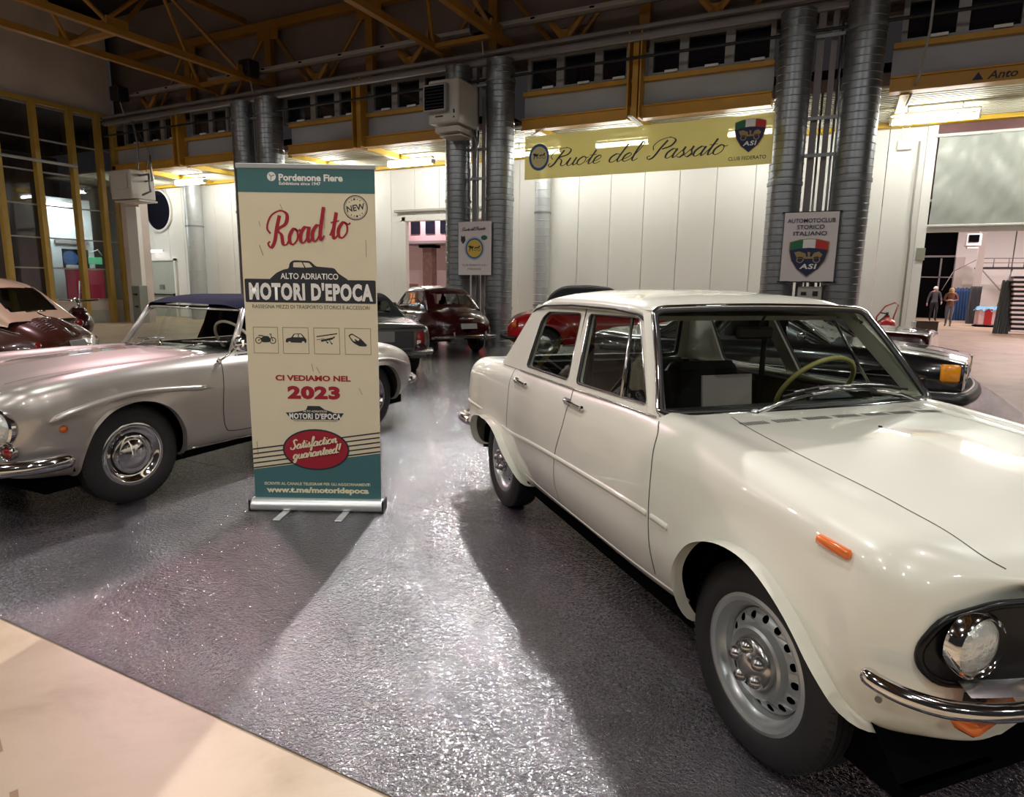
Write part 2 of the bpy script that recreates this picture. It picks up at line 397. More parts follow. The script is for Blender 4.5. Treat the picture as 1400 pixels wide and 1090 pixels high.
# round dark window, low emergency door with its bar
w = empty('window_1', (-24.4, 16.98, 4.12), kind='structure')
MB().lathe([(.74,0),(.74,-.05),(.82,-.05),(.84,0)], n=48).build('window_frame', M['wall_white'], w, angle=40)
MB().lathe([(0,-.01),(.76,-.01)], n=48).build('pane', M['win_dark'], w)
d = empty('door_2', (-24.35, 16.97, 0), kind='structure')
MB().box((0,0,1.08), (1.45,.06,2.16), bev=.01).build('door_leaf', mat('grey green door', (.42,.45,.40), .5), d)
MB().tube([(-.62,-.1,.86),(.66,-.1,.86)], .03, 8).box((-.62,-.05,.86), (.06,.12,.1)).box((.66,-.05,.86), (.06,.12,.1)).build('push_bar', M['black_trim'], d, angle=40)
MB().box((-.1,-.035,1.15), (.32,.02,.2)).box((-.1,-.05,1.15), (.2,.02,.1)).build('lock_plate', M['pipe_grey'], d)
MB().box((-.76,-.02,1.12), (.08,.1,2.3)).box((.76,-.02,1.12), (.08,.1,2.3)).box((0,-.02,2.23), (1.6,.1,.09)).build('door_frame', M['wall_white'], d)
# emergency light above the low door
e = empty('emergency_light', (-24.6,16.9,2.55), 0, 'small lit emergency lamp above the grey-green door', 'lamp')
MB().box((0,0,.04), (.9,.09,.1), bev=.02).build('housing', M['white_plastic'], e)
MB().box((0,-.05,.0), (.84,.03,.08), bev=.01).build('diffuser', mat('dim lamp diffuser', (1,1,1), .5, emit=(1,.85,.85), estr=6), e)

BEAM = M['yellow_beam']
def seg(x0, x1):
    """one stretch of facade between two duct pairs"""
    L = x1-x0; cx = (x0+x1)/2
    o = MB().box((cx,14.05,5.045), (L,.24,.25)).box((cx,13.95,4.93), (L,.12,.03)).box((cx,13.95,5.16), (L,.12,.03)).build('steel_beam', BEAM)
    tag(o, None, 'beam', 'ochre beams under the grey panels of the facade')
    tag(MB().box((cx,14.1,5.42), (L,.06,.5)).build('wall_facade', M['upper_panel']), kind='structure')
    o2 = MB().box((cx,14.05,5.70), (L,.18,.09)).build('steel_beam', BEAM); tag(o2, None, 'beam', 'thin ochre rails under the facade windows')
    return o, o2
seg_lab = [((-22.2,-16.2),'left end of the facade above the blue-roofed silver car'),((-14.2,-8.95),'between the left and the middle duct pairs'),((-6.95,-1.62),'above the yellow banner'),((.35,11),'right of the right duct pair, with lettering')]
segs = []
for (a, b), l in seg_lab:
    o, o2 = seg(a, b); segs.append(o)
    o['label'] = 'ochre steel beam under grey panels, '+l; o2['label'] = 'thin ochre rail under the dark windows, '+l
# columns up the facade with braces
for i, x in enumerate((-18.7,-11.62,-4.3,3.1)):
    o = MB().box((x,13.93,5.75), (.12,.2,1.7)).box((x-.13,13.9,5.75), (.03,.3,1.7)).box((x+.13,13.9,5.75), (.03,.3,1.7)).build('steel_column', BEAM)
    tag(o, 'ochre steel post crossing the facade windows, '+('leftmost, above the recess with the round window','above the roll-up banner','above the middle of the yellow banner','at the far right above the plastic curtain')[i], 'column', 'ochre facade posts')
# dark windows
wn = 2
def window(xa, xb, za=5.77, zb=6.5, y=14.16):
    global wn
    w = empty('window_%d' % wn, ((xa+xb)/2, y, za), kind='structure'); wn += 1
    W = xb-xa; H = zb-za; f = MB()
    f.box((-W/2+.045,-.03,H/2), (.09,.08,H)).box((W/2-.045,-.03,H/2), (.09,.08,H)).box((0,-.03,.03), (W-.18,.08,.06)).box((0,-.03,H-.03), (W-.18,.08,.06))
    f.build('window_frame', M['win_frame'], w)
    MB().box((0,.02,H/2), (W-.16,.02,H-.1)).build('pane', M['win_dark'], w)
    MB().box((.12,-.09,.05), (.26,.05,.05)).build('latch', M['white_plastic'], w)
for xs in ((-21.7,-20.6,-19.75,-18.95),(-18.4,-17.5,-16.75),(-14.5,-13.4,-12.55,-11.85),(-11.4,-10.65,-9.8,-9.0),(-6.9,-6.1,-5.2,-4.5),(-4.1,-3.38,-2.48,-1.65),(.45,1.35,2.25,2.95),(3.3,4.2,5.1,6.0)):
    for a, b in zip(xs[:-1], xs[1:]): window(a, b)
# fire-sprinkler pipe across the windows
tag(MB().tube([(-22,13.62,6.02),(11,13.62,6.02)], .03, 8).build('sprinkler_pipe', M['black_trim'], smooth=True), 'thin dark pipe running across the row of facade windows', 'pipe')
# big rail / pipe along the facade top
tag(MB().tube([(-22.2,13.78,6.46),(12,13.78,6.46)], .085, 12).build('facade_pipe', M['pipe_grey'], smooth=True), 'long grey pipe along the top of the facade', 'pipe')
tag(MB().box((-5.1,13.72,6.60), (34.2,.10,.05)).box((-5.1,13.80,6.64), (34.2,.05,.10)).build('cable_rail', M['pipe_grey']), 'grey angle rail lying above the long facade pipe', 'rail')
# upper wall behind the trusses and ceiling
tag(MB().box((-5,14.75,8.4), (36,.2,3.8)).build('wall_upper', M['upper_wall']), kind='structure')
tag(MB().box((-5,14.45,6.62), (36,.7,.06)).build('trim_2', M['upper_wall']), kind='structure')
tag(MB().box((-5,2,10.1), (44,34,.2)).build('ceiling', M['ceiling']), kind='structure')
# recess roof: corrugated sheet and cross beams, back beam
cor = MB(); xx = -26.5
cor.box((-8, 15.55, 5.06), (37, 2.9, .04))
for i in range(20): cor.box((-8, 14.25+i*.14, 5.03), (37,.06,.03))
tag(cor.build('ceiling_recess', mat('corrugated cream soffit', (.55,.53,.42), .6)), kind='structure')
for i, (a, b) in enumerate(((-26.5,-16.7),(-16.7,-8),(-8,1.2),(1.2,11))):
    o = MB().box(((a+b)/2,16.88,5.02), (b-a,.12,.22)).box(((a+b)/2,16.78,4.92), (b-a,.12,.02)).build('steel_beam', M['yellow_bright'])
    tag(o, 'yellow beam along the top of the white back wall, '+('behind the left heater','behind the roll-up banner','behind the yellow banner','above the plastic curtain')[i], 'beam', 'yellow beams on the back wall')
for i, x in enumerate((-21.0,-18.6,-14.3,-11.6,-6.6,-4.3,.6,3.1)):
    o = MB().box((x,15.45,4.97), (.14,2.75,.16)).build('cross_beam', M['yellow_bright'])
    tag(o, 'short yellow cross beam under the corrugated soffit of the recess', 'beam', 'cross beams under the recess soffit')

# tube lamps in the recess
TL = [(-23.6,15.5,1.2,'added unseen for fill behind the left unit heater'),(-17.4,15.5,1.5,'added unseen for fill behind left half of banner'),(-14.3,15.5,1.5,'added unseen for fill behind right half of banner'),(-20.45,15.5,1.5,'leftmost, beside the round dark window'),(-11.2,15.5,1.55,'right of the roll-up banner top'),(-7.35,15.5,1.5,'just right of the middle duct pair'),(-5.0,15.3,1.35,'behind the middle of the yellow banner'),(-1.95,15.3,1.4,'behind the right end of the yellow banner'),(1.2,15.5,1.5,'right of the right duct pair'),(3.6,15.5,1.5,'at the right edge of the photo')]  # first three are unseen, added to brighten the left part of the recess
for x, y, L, lab in TL:
    e = empty('tube_lamp', (x, y, 4.74), 0, 'lit tube lamp under the recess roof, '+lab, 'lamp', 'tube lamps in the recess')
    MB().box((0,0,.13), (L,.11,.06), bev=.02).box((-L/2+.02,0,.02), (.04,.16,.12)).box((L/2-.02,0,.02), (.04,.16,.12)).build('housing', M['white_plastic'], e)
    MB().tube([(-L/2+.05,0,.0),(L/2-.05,0,.0)], .055, 10).build('tube', M['tube'], e, True)
    MB().tube([(-L*.3,0,.12),(-L*.3,0,.29)], .01, 6).tube([(L*.3,0,.12),(L*.3,0,.29)], .01, 6).build('hanger', M['pipe_grey'], e)

# ---------------------------------------------------------------- ducts
def duct(x, y, r, z0, z1, lab, group=None, m=None, pitch=.13):
    prof = []; z = z0; i = 0
    while z < z1:
        prof += [(r,z),(r,min(z+pitch-.024,z1)),(r+.007,min(z+pitch-.014,z1)),(r+.007,min(z+pitch-.006,z1))]; z += pitch
    prof.append((r, z1))
    o = empty('ventilation_duct', (x,y,0), 0, lab, 'duct', group)
    MB().lathe(prof, axis='Z', n=36).build('duct_pipe', m or M['galv'], o, angle=25)
    b = MB()
    for zz in (z0+.9, z0+3.4, 5.95):
        if z0 < zz < z1: b.lathe([(r+.006,zz-.03),(r+.018,zz-.03),(r+.018,zz+.03),(r+.006,zz+.03)], axis='Z', n=36)
    if b.v: b.build('clamp', M['galv_dark'], o, angle=25)
G = 'spiral ventilation ducts in front of the facade'
duct(-8.51,13.7,.30,0,6.4,'grey spiral duct in the middle, left of its pair, behind the heater',G)
duct(-7.38,13.7,.32,0,6.4,'grey spiral duct in the middle, right of its pair, left of the yellow banner',G)
duct(-1.23,13.7,.30,0,6.4,'grey spiral duct left of the automobile-club flag, at the right end of the yellow banner',G)
duct(-.10,13.7,.32,0,6.4,'grey spiral duct right of the automobile-club flag',G)
duct(-15.70,13.75,.33,0,6.4,'grey spiral duct, left one of the pair above the roll-up banner',G)
duct(-14.70,13.75,.36,0,6.4,'grey spiral duct, right one of the pair above the roll-up banner',G)
duct(-7.6,16.6,.21,0,4.9,'slim grey spiral duct against the white wall under the yellow banner',None,M['galv_pale'],.2)
duct(-21.7,16.5,.30,0,4.9,'plain grey duct against the white wall right of the round window',None,M['galv_pale'],.9)
# posts and pipes between the paired ducts
for x, lab in ((-7.95,'the middle duct pair'),(-.66,'the right duct pair'),(-15.2,'the left duct pair')):
    o = MB().box((x-.17,13.85,3.2), (.12,.12,6.4)).box((x+.05,13.9,3.2), (.10,.10,6.4)).build('steel_post', M['pipe_grey'])
    tag(o, 'grey steel channels standing between '+lab, 'post', 'channels between the ducts')
    p = MB().tube([(x+.17,13.8,.1),(x+.17,13.8,6.3)], .022, 8).tube([(x+.23,13.8,.1),(x+.23,13.8,4.6),(x+.18,13.8,5.3),(x+.26,13.8,6.3)], .018, 8).tube([(x-.06,13.78,.1),(x-.06,13.78,5.0)], .02, 8)
    tag(p.build('cable_pipe', M['galv'], smooth=True), 'thin conduits rising between '+lab, 'pipe', 'conduits between the ducts')
    b = MB()
    for z in (3.9,4.55,5.95): b.box((x,13.72,z), (.95,.05,.06))
    tag(b.build('duct_bracket', M['galv_dark']), 'grey brackets tying together '+lab, 'bracket', 'brackets between the ducts')
# small switch box under the flag
e = empty('switch_box', (-.62,13.6,1.35), 0, 'cream switch box between the ducts below the automobile-club flag', 'switch box')
MB().box((0,0,0), (.42,.14,.3), bev=.015).build('box_body', M['heater'], e); MB().box((.1,-.08,.02), (.09,.03,.09)).box((-.1,-.08,.02), (.09,.03,.06)).build('switch', M['black_trim'], e)

# ---------------------------------------------------------------- heaters
def heater(x, y, z, lab, front=True, s=1.0, mirror=False):
    e = empty('unit_heater', (x,y,z), 0, lab, 'heater'); sx = -1 if mirror else 1
    MB().box((0,0,.45*s), (.78*s,.85*s,.9*s), bev=.03).build('heater_case', M['heater'], e)
    MB().box((-.14*s*sx,-.50*s,.50*s), (.60*s,.12*s,.58*s), bev=.02).build('outlet_frame', M['win_frame'], e)
    g = MB().box((-.14*s*sx,-.565*s,.50*s), (.50*s,.01,.48*s)); g.build('outlet_grille', M['dark'], e)
    sl = MB()
    for i in range(7): sl.box((-.14*s*sx,-.575*s,(.30+i*.066)*s), (.50*s,.02,.008))
    sl.build('slat', M['black_trim'], e)
    MB().box((0,.05,-.10*s), (.6*s,.7*s,.12*s), bev=.01).box((0,.1,-.2*s), (.55*s,.5*s,.03)).build('tray', M['heater'], e)
    MB().box((.28*s,-.43*s,.22*s), (.03,.02,.08)).box((.28*s,-.43*s,.1*s), (.03,.02,.03)).box((-.1*s,-.43*s,.14*s), (.2,.006,.03)).build('badge', M['black_trim'], e)
    MB().tube([(.05,.42*s,.1),(.05,.75*s,.1),(.2,.75*s,-.2),(.2,.6,-.5)], .03, 8).tube([(.3*s,.3,0),(.34*s,.45,-.3),(.34*s,.4,-.6)], .025, 8).build('gas_pipe', M['galv'], e, True)
heater(-8.2,13.0,4.92,'cream unit heater with dark outlet hanging in front of the middle duct pair')
e = empty('unit_heater', (-20.1,13.2,3.88), 0, 'cream unit heater hanging beside the tall window wall, left', 'heater')
MB().box((0,0,.42), (1.0,.8,.86), bev=.03).build('heater_case', M['heater'], e)
MB().box((-.56,-.1,.45), (.14,.5,.5), bev=.02).build('outlet_frame', M['win_frame'], e); MB().box((-.64,-.1,.45), (.02,.42,.42)).build('outlet_grille', M['dark'], e)
MB().box((.12,-.42,.5), (.5,.03,.45), bev=.01).build('service_door', M['heater'], e)
MB().box((.1,0,-.06), (1.2,.6,.05)).build('tray', M['heater'], e)
MB().tube([(.5,-.1,.7),(.95,-.1,.7),(.98,-.1,.2),(.6,-.1,.12)], .035, 8).tube([(.5,.1,.55),(.8,.1,.55),(.8,.1,.95),(.8,.1,1.3)], .03, 8).build('gas_pipe', M['galv'], e, True)
tag(MB().tube([(-20.1,13.4,4.75),(-20.15,13.5,5.6),(-20.3,13.5,6.3)], .03, 8).tube([(-19.7,13.4,4.7),(-19.6,13.5,5.3),(-20.0,13.5,5.9)], .012, 6).build('heater_cable', M['galv_dark'], smooth=True), 'pipe and cable rising from the left heater', 'pipe')

# ---------------------------------------------------------------- left window wall at x = -22.3
tag(MB().box((-22.4,2.6,8.1), (.2,23,3.0)).build('wall_left_top', M['wall_grey']), kind='structure')
tag(MB().box((-22.4,0.2,3.35), (.2,20.2,6.7)).build('wall_left', M['wall_grey']), kind='structure')
tag(MB().box((-22.38,12.3,.2), (.22,4.0,.42)).build('baseboard_left', M['concrete_low']), kind='structure')
tag(MB().box((-22.42,12.3,.58), (.16,4.0,.34)).build('wall_left_low', M['wall_grey']), kind='structure')
tag(MB().box((-21.75,14.15,2.45), (1.3,.3,4.9)).build('wall_corner', M['wall_grey']), kind='structure')
tag(MB().box((-21.35,13.95,1.9), (.55,.14,3.8)).build('trim_3', M['wall_white']), kind='structure')
wl = empty('window_60', (-22.3,0,0), kind='structure')
wl.name = 'window_%d' % wn; wn += 1
for y in (10.55,11.6,12.65,13.5,14.0):
    MB().box((.13,y,3.32), (.22,.14,6.64)).build('post', M['post_mustard'], wl)
MB().box((.1,12.3,6.66), (.2,3.7,.14)).build('header', M['post_mustard'], wl)
ys = [10.55,11.6,12.65,13.5,14.0]; zs = [.76,1.75,2.67,3.65,4.64,5.59,6.56]
for a, b in zip(ys[:-1], ys[1:]):
    for z0, z1 in zip(zs[:-1], zs[1:]):
        MB().box((0,(a+b)/2,(z0+z1)/2), (.012,b-a-.1,z1-z0-.03)).build('pane', M['glass_mid'], wl)
    for z in zs: MB().box((.03,(a+b)/2,z), (.05,b-a,.045)).build('mullion', M['mullion'], wl)
tag(MB().tube([(-21.98,7.6,4.92),(-21.98,12.66,4.92)], .045, 8).build('curtain_rail', M['mullion'], smooth=True), 'pale horizontal bar across the yellow posts of the tall window', 'rail')
e = empty('wall_cabinet', (-21.05,13.75,0), 0, 'grey switch cabinet with handles standing by the yellow posts', 'cabinet')
MB().box((0,0,.62), (.42,.3,1.24), bev=.02).build('cabinet_body', mat('grey green cabinet', (.20,.22,.19), .6), e); MB().box((.05,-.18,.95), (.12,.06,.05)).box((.05,-.18,.55), (.1,.06,.05)).build('handle', M['black_trim'], e)

# rooms seen behind the window wall
tag(MB().box((-27.5,17.2,2.6), (9.8,.1,5.2)).build('wall_annex', M['wall_white']), kind='structure')
tag(MB().box((-27.0,12,6.7), (9,10,.1)).build('ceiling_annex', M['ceiling']), kind='structure')
tag(MB().box((-31.4,12,3.3), (.2,10.4,6.6)).build('wall_annex_far', M['upper_wall']), kind='structure')
ann = empty('wall_annex_lit', kind='structure')
MB().box((-25.6,14.25,2.15), (.2,1.5,4.3), bev=.01).build('wall_panel', mat('pale green white wall', (.55,.62,.60), .6), ann)
MB().box((-25.45,14.2,2.75), (.08,1.15,.12)).build('cornice', M['pipe_grey'], ann)
MB().box((-25.48,14.3,2.15), (.06,.9,.7)).build('dark_opening', M['dark'], ann)
e = empty('tube_lamp', (-25.2,13.75,4.0), 0, 'lit tube lamp seen through the tall window wall, far left', 'lamp')
MB().box((0,0,.08), (.12,.85,.06)).build('housing', M['white_plastic'], e); MB().tube([(0,-.38,0),(0,.38,0)], .05, 8).build('tube', M['tube'], e, True)
ld = bpy.data.lights.new('annex_fill_light', 'AREA'); ld.size = .8; ld.energy = 110; ld.color = (.95,1,.98)  # extra area light added beside the tube to brighten the annex
lo = bpy.data.objects.new('annex_fill_light', ld); COL.objects.link(lo); lo.parent = e; lo.location = (.5, 0, -.1); lo.rotation_euler = (0, .5, 0)
for yy, hh, lab in ((13.95,1.75,'left of two crimson display panels behind the tall window'),(14.75,1.75,'right of two crimson display panels behind the tall window')):
    e = empty('display_panel', (-25.1,yy,0), 0, lab, 'panel', 'crimson display panels')
    MB().box((0,0,hh/2), (.06,.55,hh), bev=.01).build('panel_face', M['crimson'], e); MB().box((0,0,.03), (.3,.5,.06)).build('foot', M['pipe_grey'], e)
e = empty('round_sign', (-25.0,13.85,2.15), 0, 'blue and white round sign above the crimson panels', 'sign')
MB().lathe([(0,.02),(.26,.02),(.26,-.02),(0,-.02)], axis='X', n=24).build('disc', M['ink_blue'], e, angle=40); MB().box((.03,.02,-.30), (.02,.42,.14)).build('caption_strip', M['white_plastic'], e)
e = empty('green_sign', (-25.0,14.72,2.1), 0, 'green glowing sign above the right crimson panel', 'sign')
MB().box((0,0,0), (.05,.5,.26), bev=.03).build('sign_face', mat('green lit sign', (.1,.4,.2), .5, emit=(.1,.5,.25), estr=.8), e); MB().tube([(.04,-.2,.28),(.04,.1,.4),(.04,.24,.2)], .02, 6).build('sign_arc', M['white_plastic'], e, True)
e = empty('folding_ladder', (-24.6,13.95,0), 0, 'small white folding ladder leaning by the crimson panel', 'ladder')
l = MB().tube([(0,-.22,0),(0,-.1,1.35)], .02, 6).tube([(0,.22,0),(0,.1,1.35)], .02, 6); l.build('rail', M['white_plastic'], e, True)
l = MB()
for i in range(5): l.box((0,0,.2+.25*i), (.03,.38-.045*i,.03))
l.build('rung', M['white_plastic'], e)
tag(MB().box((-24.9,13.1,.35), (.5,.5,.7), bev=.03).build('storage_crate', M['dark']), 'dark crate standing behind the window wall beside the ladder', 'crate')

# ---------------------------------------------------------------- roof trusses
def truss(x0, x1, z, za, lab):
    e = empty('roof_truss', ((x0+x1)/2, 0, 0), 0, lab, 'truss', 'triangular yellow roof trusses')
    w = (x1-x0)/2; ya, yb = -12.0, 14.3
    for s in (-1, 1): MB().box((s*w,(ya+yb)/2,z), (.15,yb-ya,.15)).build('chord', M['yellow_steel'], e)
    MB().box((0,(ya+yb)/2,za), (.16,yb-ya,.16)).build('chord', M['yellow_steel'], e)
    n = 0; y = 13.4; st = 1.75
    while y > 1:
        for s in (-1, 1):
            MB().tube([(s*w,y,z),(0,y-st/1.0,za)], .05, 6).build('brace', M['yellow_steel'], e)
            MB().tube([(s*w,y-2*st,z),(0,y-st,za)], .05, 6).build('brace', M['yellow_steel'], e)
            MB().box((s*w,y,z+.12), (.05,.5,.3)).build('gusset', M['yellow_steel'], e)
        MB().box((0,y,z), (2*w,.1,.1)).build('cross_tie', M['yellow_steel'], e)
        y -= 2*st
truss(-17.0,-15.15,6.93,8.75,'yellow triangular roof truss running to the left duct pair')
truss(-9.0,-7.35,6.83,8.7,'yellow triangular roof truss running to the middle duct pair')
truss(-1.3,.4,6.85,8.7,'yellow triangular roof truss running to the right duct pair')
e = empty('longitudinal_truss', (0,14.4,0), 0, 'long ochre lattice truss running along the top of the facade', 'truss')
MB().box((-5,0,8.55), (34,.2,.22)).build('chord', M['yellow_steel'], e)
for x in (-18.7,-15.25,-11.62,-7.95,-4.3,-.66,3.1):
    MB().box((x,0,7.6), (.22,.16,2.0)).build('post', M['yellow_steel'], e)
    for s in (-1, 1):
        MB().tube([(x+s*.08,0,8.45),(x+s*1.45,0,6.9)], .055, 6).build('brace', M['yellow_steel'], e)
        MB().box((x+s*.2,-.05,8.35), (.4,.03,.35)).build('gusset', M['yellow_steel'], e)
for x in (-20.3,-17,-13.2,-10.15,-6.0,-2.8,1.2,4.5):
    b = MB().tube([(x-.42,-.3,7.25),(x-.08,-.3,6.85),(x-.08,-.3,6.62)], .08, 6).tube([(x+.42,-.3,7.25),(x+.08,-.3,6.85),(x+.08,-.3,6.62)], .08, 6).box((x,-.3,6.82), (.3,.06,.3))
    b.build('bracket', M['yellow_steel'], e)
ct = MB().box((-5,13.9,7.2), (33,.04,.16)).box((-5,13.8,7.13), (33,.22,.02))
e = empty('cable_tray', (0,0,0), 0, 'pale perforated cable tray hung below the lattice truss', 'cable tray')
ct.build('tray_body', mat('pale tray metal', (.42,.38,.36), .6), e)
ct = MB()
for i in range(24): ct.box((-20.5+i*1.38,13.875,7.2), (.1,.02,.11))
tag(ct.build('slot', M['dark'], e), kind='stuff')
for i, x in enumerate((-20.85,-15.1,-7.78)):
    e = empty('loudspeaker', (x,13.5,6.95), 0, 'black loudspeaker box under the roof, '+('in the left corner','at the left truss end','at the middle truss end')[i], 'loudspeaker', 'loudspeakers under the roof')
    MB().box((0,0,.2), (.42,.38,.42), bev=.03).build('speaker_case', M['black_trim'], e); MB().tube([(0,0,-.02),(0,.1,-.4)], .02, 6).build('speaker_cable', M['mullion'], e)
tag(MB().tube([(.92,13.4,7.5),(.84,13.5,6.2),(.84,13.5,5.77),(.78,13.6,5.1),(.68,14.4,4.85),(.64,15.4,4.8)], .022, 6).build('hanging_cable', M['mullion'], smooth=True), 'pale cable hanging from the roof to the tube lamp, right', 'cable')
e = empty('junction_box', (.83,16.94,4.56), 0, 'small white junction box under the tube lamp on the wall, right', 'junction box')
MB().box((0,0,0), (.28,.1,.2), bev=.015).build('box_body', M['white_plastic'], e); MB().tube([(-.06,0,.1),(-.08,-.1,.38)], .014, 6).tube([(.04,0,.1),(.06,-.1,.38)], .014, 6).build('lead', M['white_plastic'], e)

# ---------------------------------------------------------------- gate on the right with plastic curtain
tag(MB().box((1.33,16.98,2.45), (.18,.22,4.9)).build('door_3', M['wall_white']), kind='structure')
tag(MB().box((6.2,17.0,4.80), (9.6,.14,.22)).build('trim_4', mat('maroon gate header', (.12,.05,.05), .6)), kind='structure')
tag(MB().box((6.2,17.0,2.76), (9.6,.2,.1)).build('trim_5', M['wall_white']), kind='structure')
cv = MB(); nx, nz = 60, 26
cv.add([(1.45+6.5*i/nx, 16.86+.025*math.sin(i*1.9+math.sin(j*.7)*1.5)+.02*math.sin(i*.55+j*.45), 2.80+1.86*j/nz) for i in range(nx+1) for j in range(nz+1)],
       [(i*(nz+1)+j, (i+1)*(nz+1)+j, (i+1)*(nz+1)+j+1, i*(nz+1)+j+1) for i in range(nx) for j in range(nz)])
e = empty('plastic_curtain', (0,0,0), 0, 'pale translucent plastic curtain hung above the open gate on the right', 'curtain')
cv.build('sheet', M['curtain'], e, True); MB().tube([(1.38,16.84,4.68),(8,16.84,4.68)], .035, 8).build('curtain_rod', M['white_plastic'], e, True); MB().tube([(1.42,16.84,2.83),(8,16.84,2.83)], .03, 8).build('hem_bar', M['white_plastic'], e, True)
tag(MB().tube([(1.13,16.86,.05),(1.13,16.86,2.4),(1.10,16.86,3.0),(1.10,16.86,4.6)], .022, 6).build('wall_conduit', M['mullion'], smooth=True), 'thin conduit climbing the wall edge left of the gate', 'pipe')
o = MB().box((1.36,16.84,2.24), (.17,.02,.26)).build('notice_sheet', mat('olive grey notice', (.28,.29,.22), .6)); tag(o, 'small olive notice on the gate jamb', 'notice')

# ---------------------------------------------------------------- the next hall behind the gate and behind the white doorway
NH = empty('wall_next_hall', kind='structure')
MB().box((12.2,32,3.0), (.2,28,6.0)).build('wall_panel', M['wall_white'], NH)
for i in range(9): MB().box((5.6+i*1.25,42,3.0), (1.2,.2,6.0), bev=.01).build('wall_panel', M['wall_white'], NH)
MB().box((4.1,42.3,3.0), (2.2,.2,6.0)).build('dark_glazing', M['dark'], NH)
MB().box((4.1,42.1,3.3), (1.9,.08,.1)).box((4.1,42.1,2.2), (1.9,.08,.06)).box((3.2,42.1,1.6), (.08,.08,3.2)).box((4.4,42.1,1.6), (.08,.08,3.2)).build('glazing_bar', M['pipe_grey'], NH)
MB().box((5.1,41.0,1.6), (.4,.4,3.2)).box((5.45,37.5,3.0), (.26,.26,6.0)).build('pillar', mat('beige grey pillar', (.45,.42,.38), .7), NH)
MB().box((-1.0,42,3), (8.0,.2,6)).build('wall_panel', M['wall_grey'], NH)
tag(MB().box((3,31,6.2), (20,28,.2)).build('ceiling_next_hall', mat('dark next hall roof', (.05,.04,.04), .9)), kind='structure')
tag(MB().box((-3.5,30.2,3), (.2,25.8,6)).build('wall_next_hall_left', M['wall_grey']), kind='structure')
for i, (x, y) in enumerate(((6,21),(8.5,26),(6,32),(3,37),(9.5,36))):
    e = empty('hall_lamp', (x,y,5.6), 0, 'ceiling lamp of the next hall', 'lamp', 'lamps of the next hall')
    MB().box((0,0,.05), (1.3,.3,.08)).build('housing', M['white_plastic'], e)
    ld = bpy.data.lights.new('hall_light', 'AREA'); ld.shape = 'RECTANGLE'; ld.size = 1.2; ld.size_y = .25; ld.energy = 330; ld.color = (1,.80,.82)
    lo = bpy.data.objects.new('hall_light', ld); COL.objects.link(lo); lo.parent = e
# balcony rail and platform
e = empty('mezzanine_platform', (7.0,40,0), 0, 'dark railed platform on struts against the white wall of the next hall', 'platform')
MB().box((.2,0,2.62), (3.0,1.2,.08)).build('deck', M['black_trim'], e)
r = MB()
for i in range(6): r.tube([(-1.3+i*.6,-.55,2.62),(-1.3+i*.6,-.55,3.08)], .025, 6)
r.tube([(-1.3,-.55,3.08),(1.8,-.55,3.08)], .025, 6).tube([(-1.3,-.55,2.86),(1.8,-.55,2.86)], .02, 6).tube([(-1.3,-.55,3.08),(-2.3,-.55,2.45)], .025, 6).tube([(-2.3,-.55,2.45),(-2.7,-.55,1.5)], .02, 6)
r.build('railing', M['pipe_grey'], e, True)
MB().tube([(-1.2,-.5,2.6),(.2,-.5,1.0)], .035, 6).tube([(.1,-.5,2.6),(-.5,-.5,.0)], .025, 6).tube([(1.7,-.5,2.6),(1.7,-.5,0)], .035, 6).build('strut', M['pipe_grey'], e, True)
e = empty('unit_heater', (4.62,34.2,3.38), 0, 'white unit heater with dark outlet high in the next hall', 'heater')
MB().box((0,0,.25), (.55,.5,.52), bev=.02).build('heater_case', M['white_plastic'], e); MB().box((.0,-.27,.3), (.36,.03,.3)).build('outlet_grille', M['dark'], e); MB().box((0,0,-.07), (.4,.4,.08)).build('tray', M['white_plastic'], e)
# sheets, bin, striped stand
def drape(name, x0, x1, y, z0, z1, m, lab, cat, amp=.08, lean=0.0, top=None):
    nx, nz = 24, 8; v = []
    for k in range(2):
        for i in range(nx+1):
            for j in range(nz+1):
                t = j/nz; zt = z1+(top*(i/nx) if top else 0)
                v.append((x0+(x1-x0)*i/nx+lean*t*.5, y+k*.25+amp*math.sin(i*1.7+j*.3)*(1-.5*t)*(1 if k == 0 else .3)+lean*t, z0+(zt-z0)*t+.03*math.sin(i*1.1)*t))
    N = (nx+1)*(nz+1); idx = lambda k, i, j: k*N+i*(nz+1)+j; f = []
    for i in range(nx):
        for j in range(nz): f += [(idx(0,i,j),idx(0,i+1,j),idx(0,i+1,j+1),idx(0,i,j+1)), (idx(1,i,j),idx(1,i,j+1),idx(1,i+1,j+1),idx(1,i+1,j))]
        f.append((idx(0,i,nz),idx(0,i+1,nz),idx(1,i+1,nz),idx(1,i,nz)))
    for j in range(nz): f += [(idx(0,0,j),idx(0,0,j+1),idx(1,0,j+1),idx(1,0,j)), (idx(0,nx,j),idx(1,nx,j),idx(1,nx,j+1),idx(0,nx,j+1))]
    return tag(MB().add(v, f).build(name, m, smooth=True), lab, cat)
drape('tarpaulin', 4.80,5.55,39.6,0.0,1.62,M['blue_sheet'],'blue tarpaulin wrapped around a stack behind the two people','tarpaulin')
drape('tarpaulin', 5.02,5.42,36,0.0,1.68,M['cloth_grey'],'dark grey sheet hanging beside the blue tarpaulin','tarpaulin',lean=.1)
e = empty('covered_pallet', (5.46,33.6,0), 0, 'white and red pallet load under a light blue plastic sheet', 'pallet')
MB().box((0,0,.42), (.92,.7,.72), bev=.05).build('load', mat('pinkish white wrap', (.62,.45,.45), .6), e)
MB().box((-.08,-.365,.42), (.26,.02,.66)).build('red_stripe', M['red_enamel'], e); MB().box((0,0,.03), (1.0,.8,.06)).build('pallet_base', M['dark'], e)
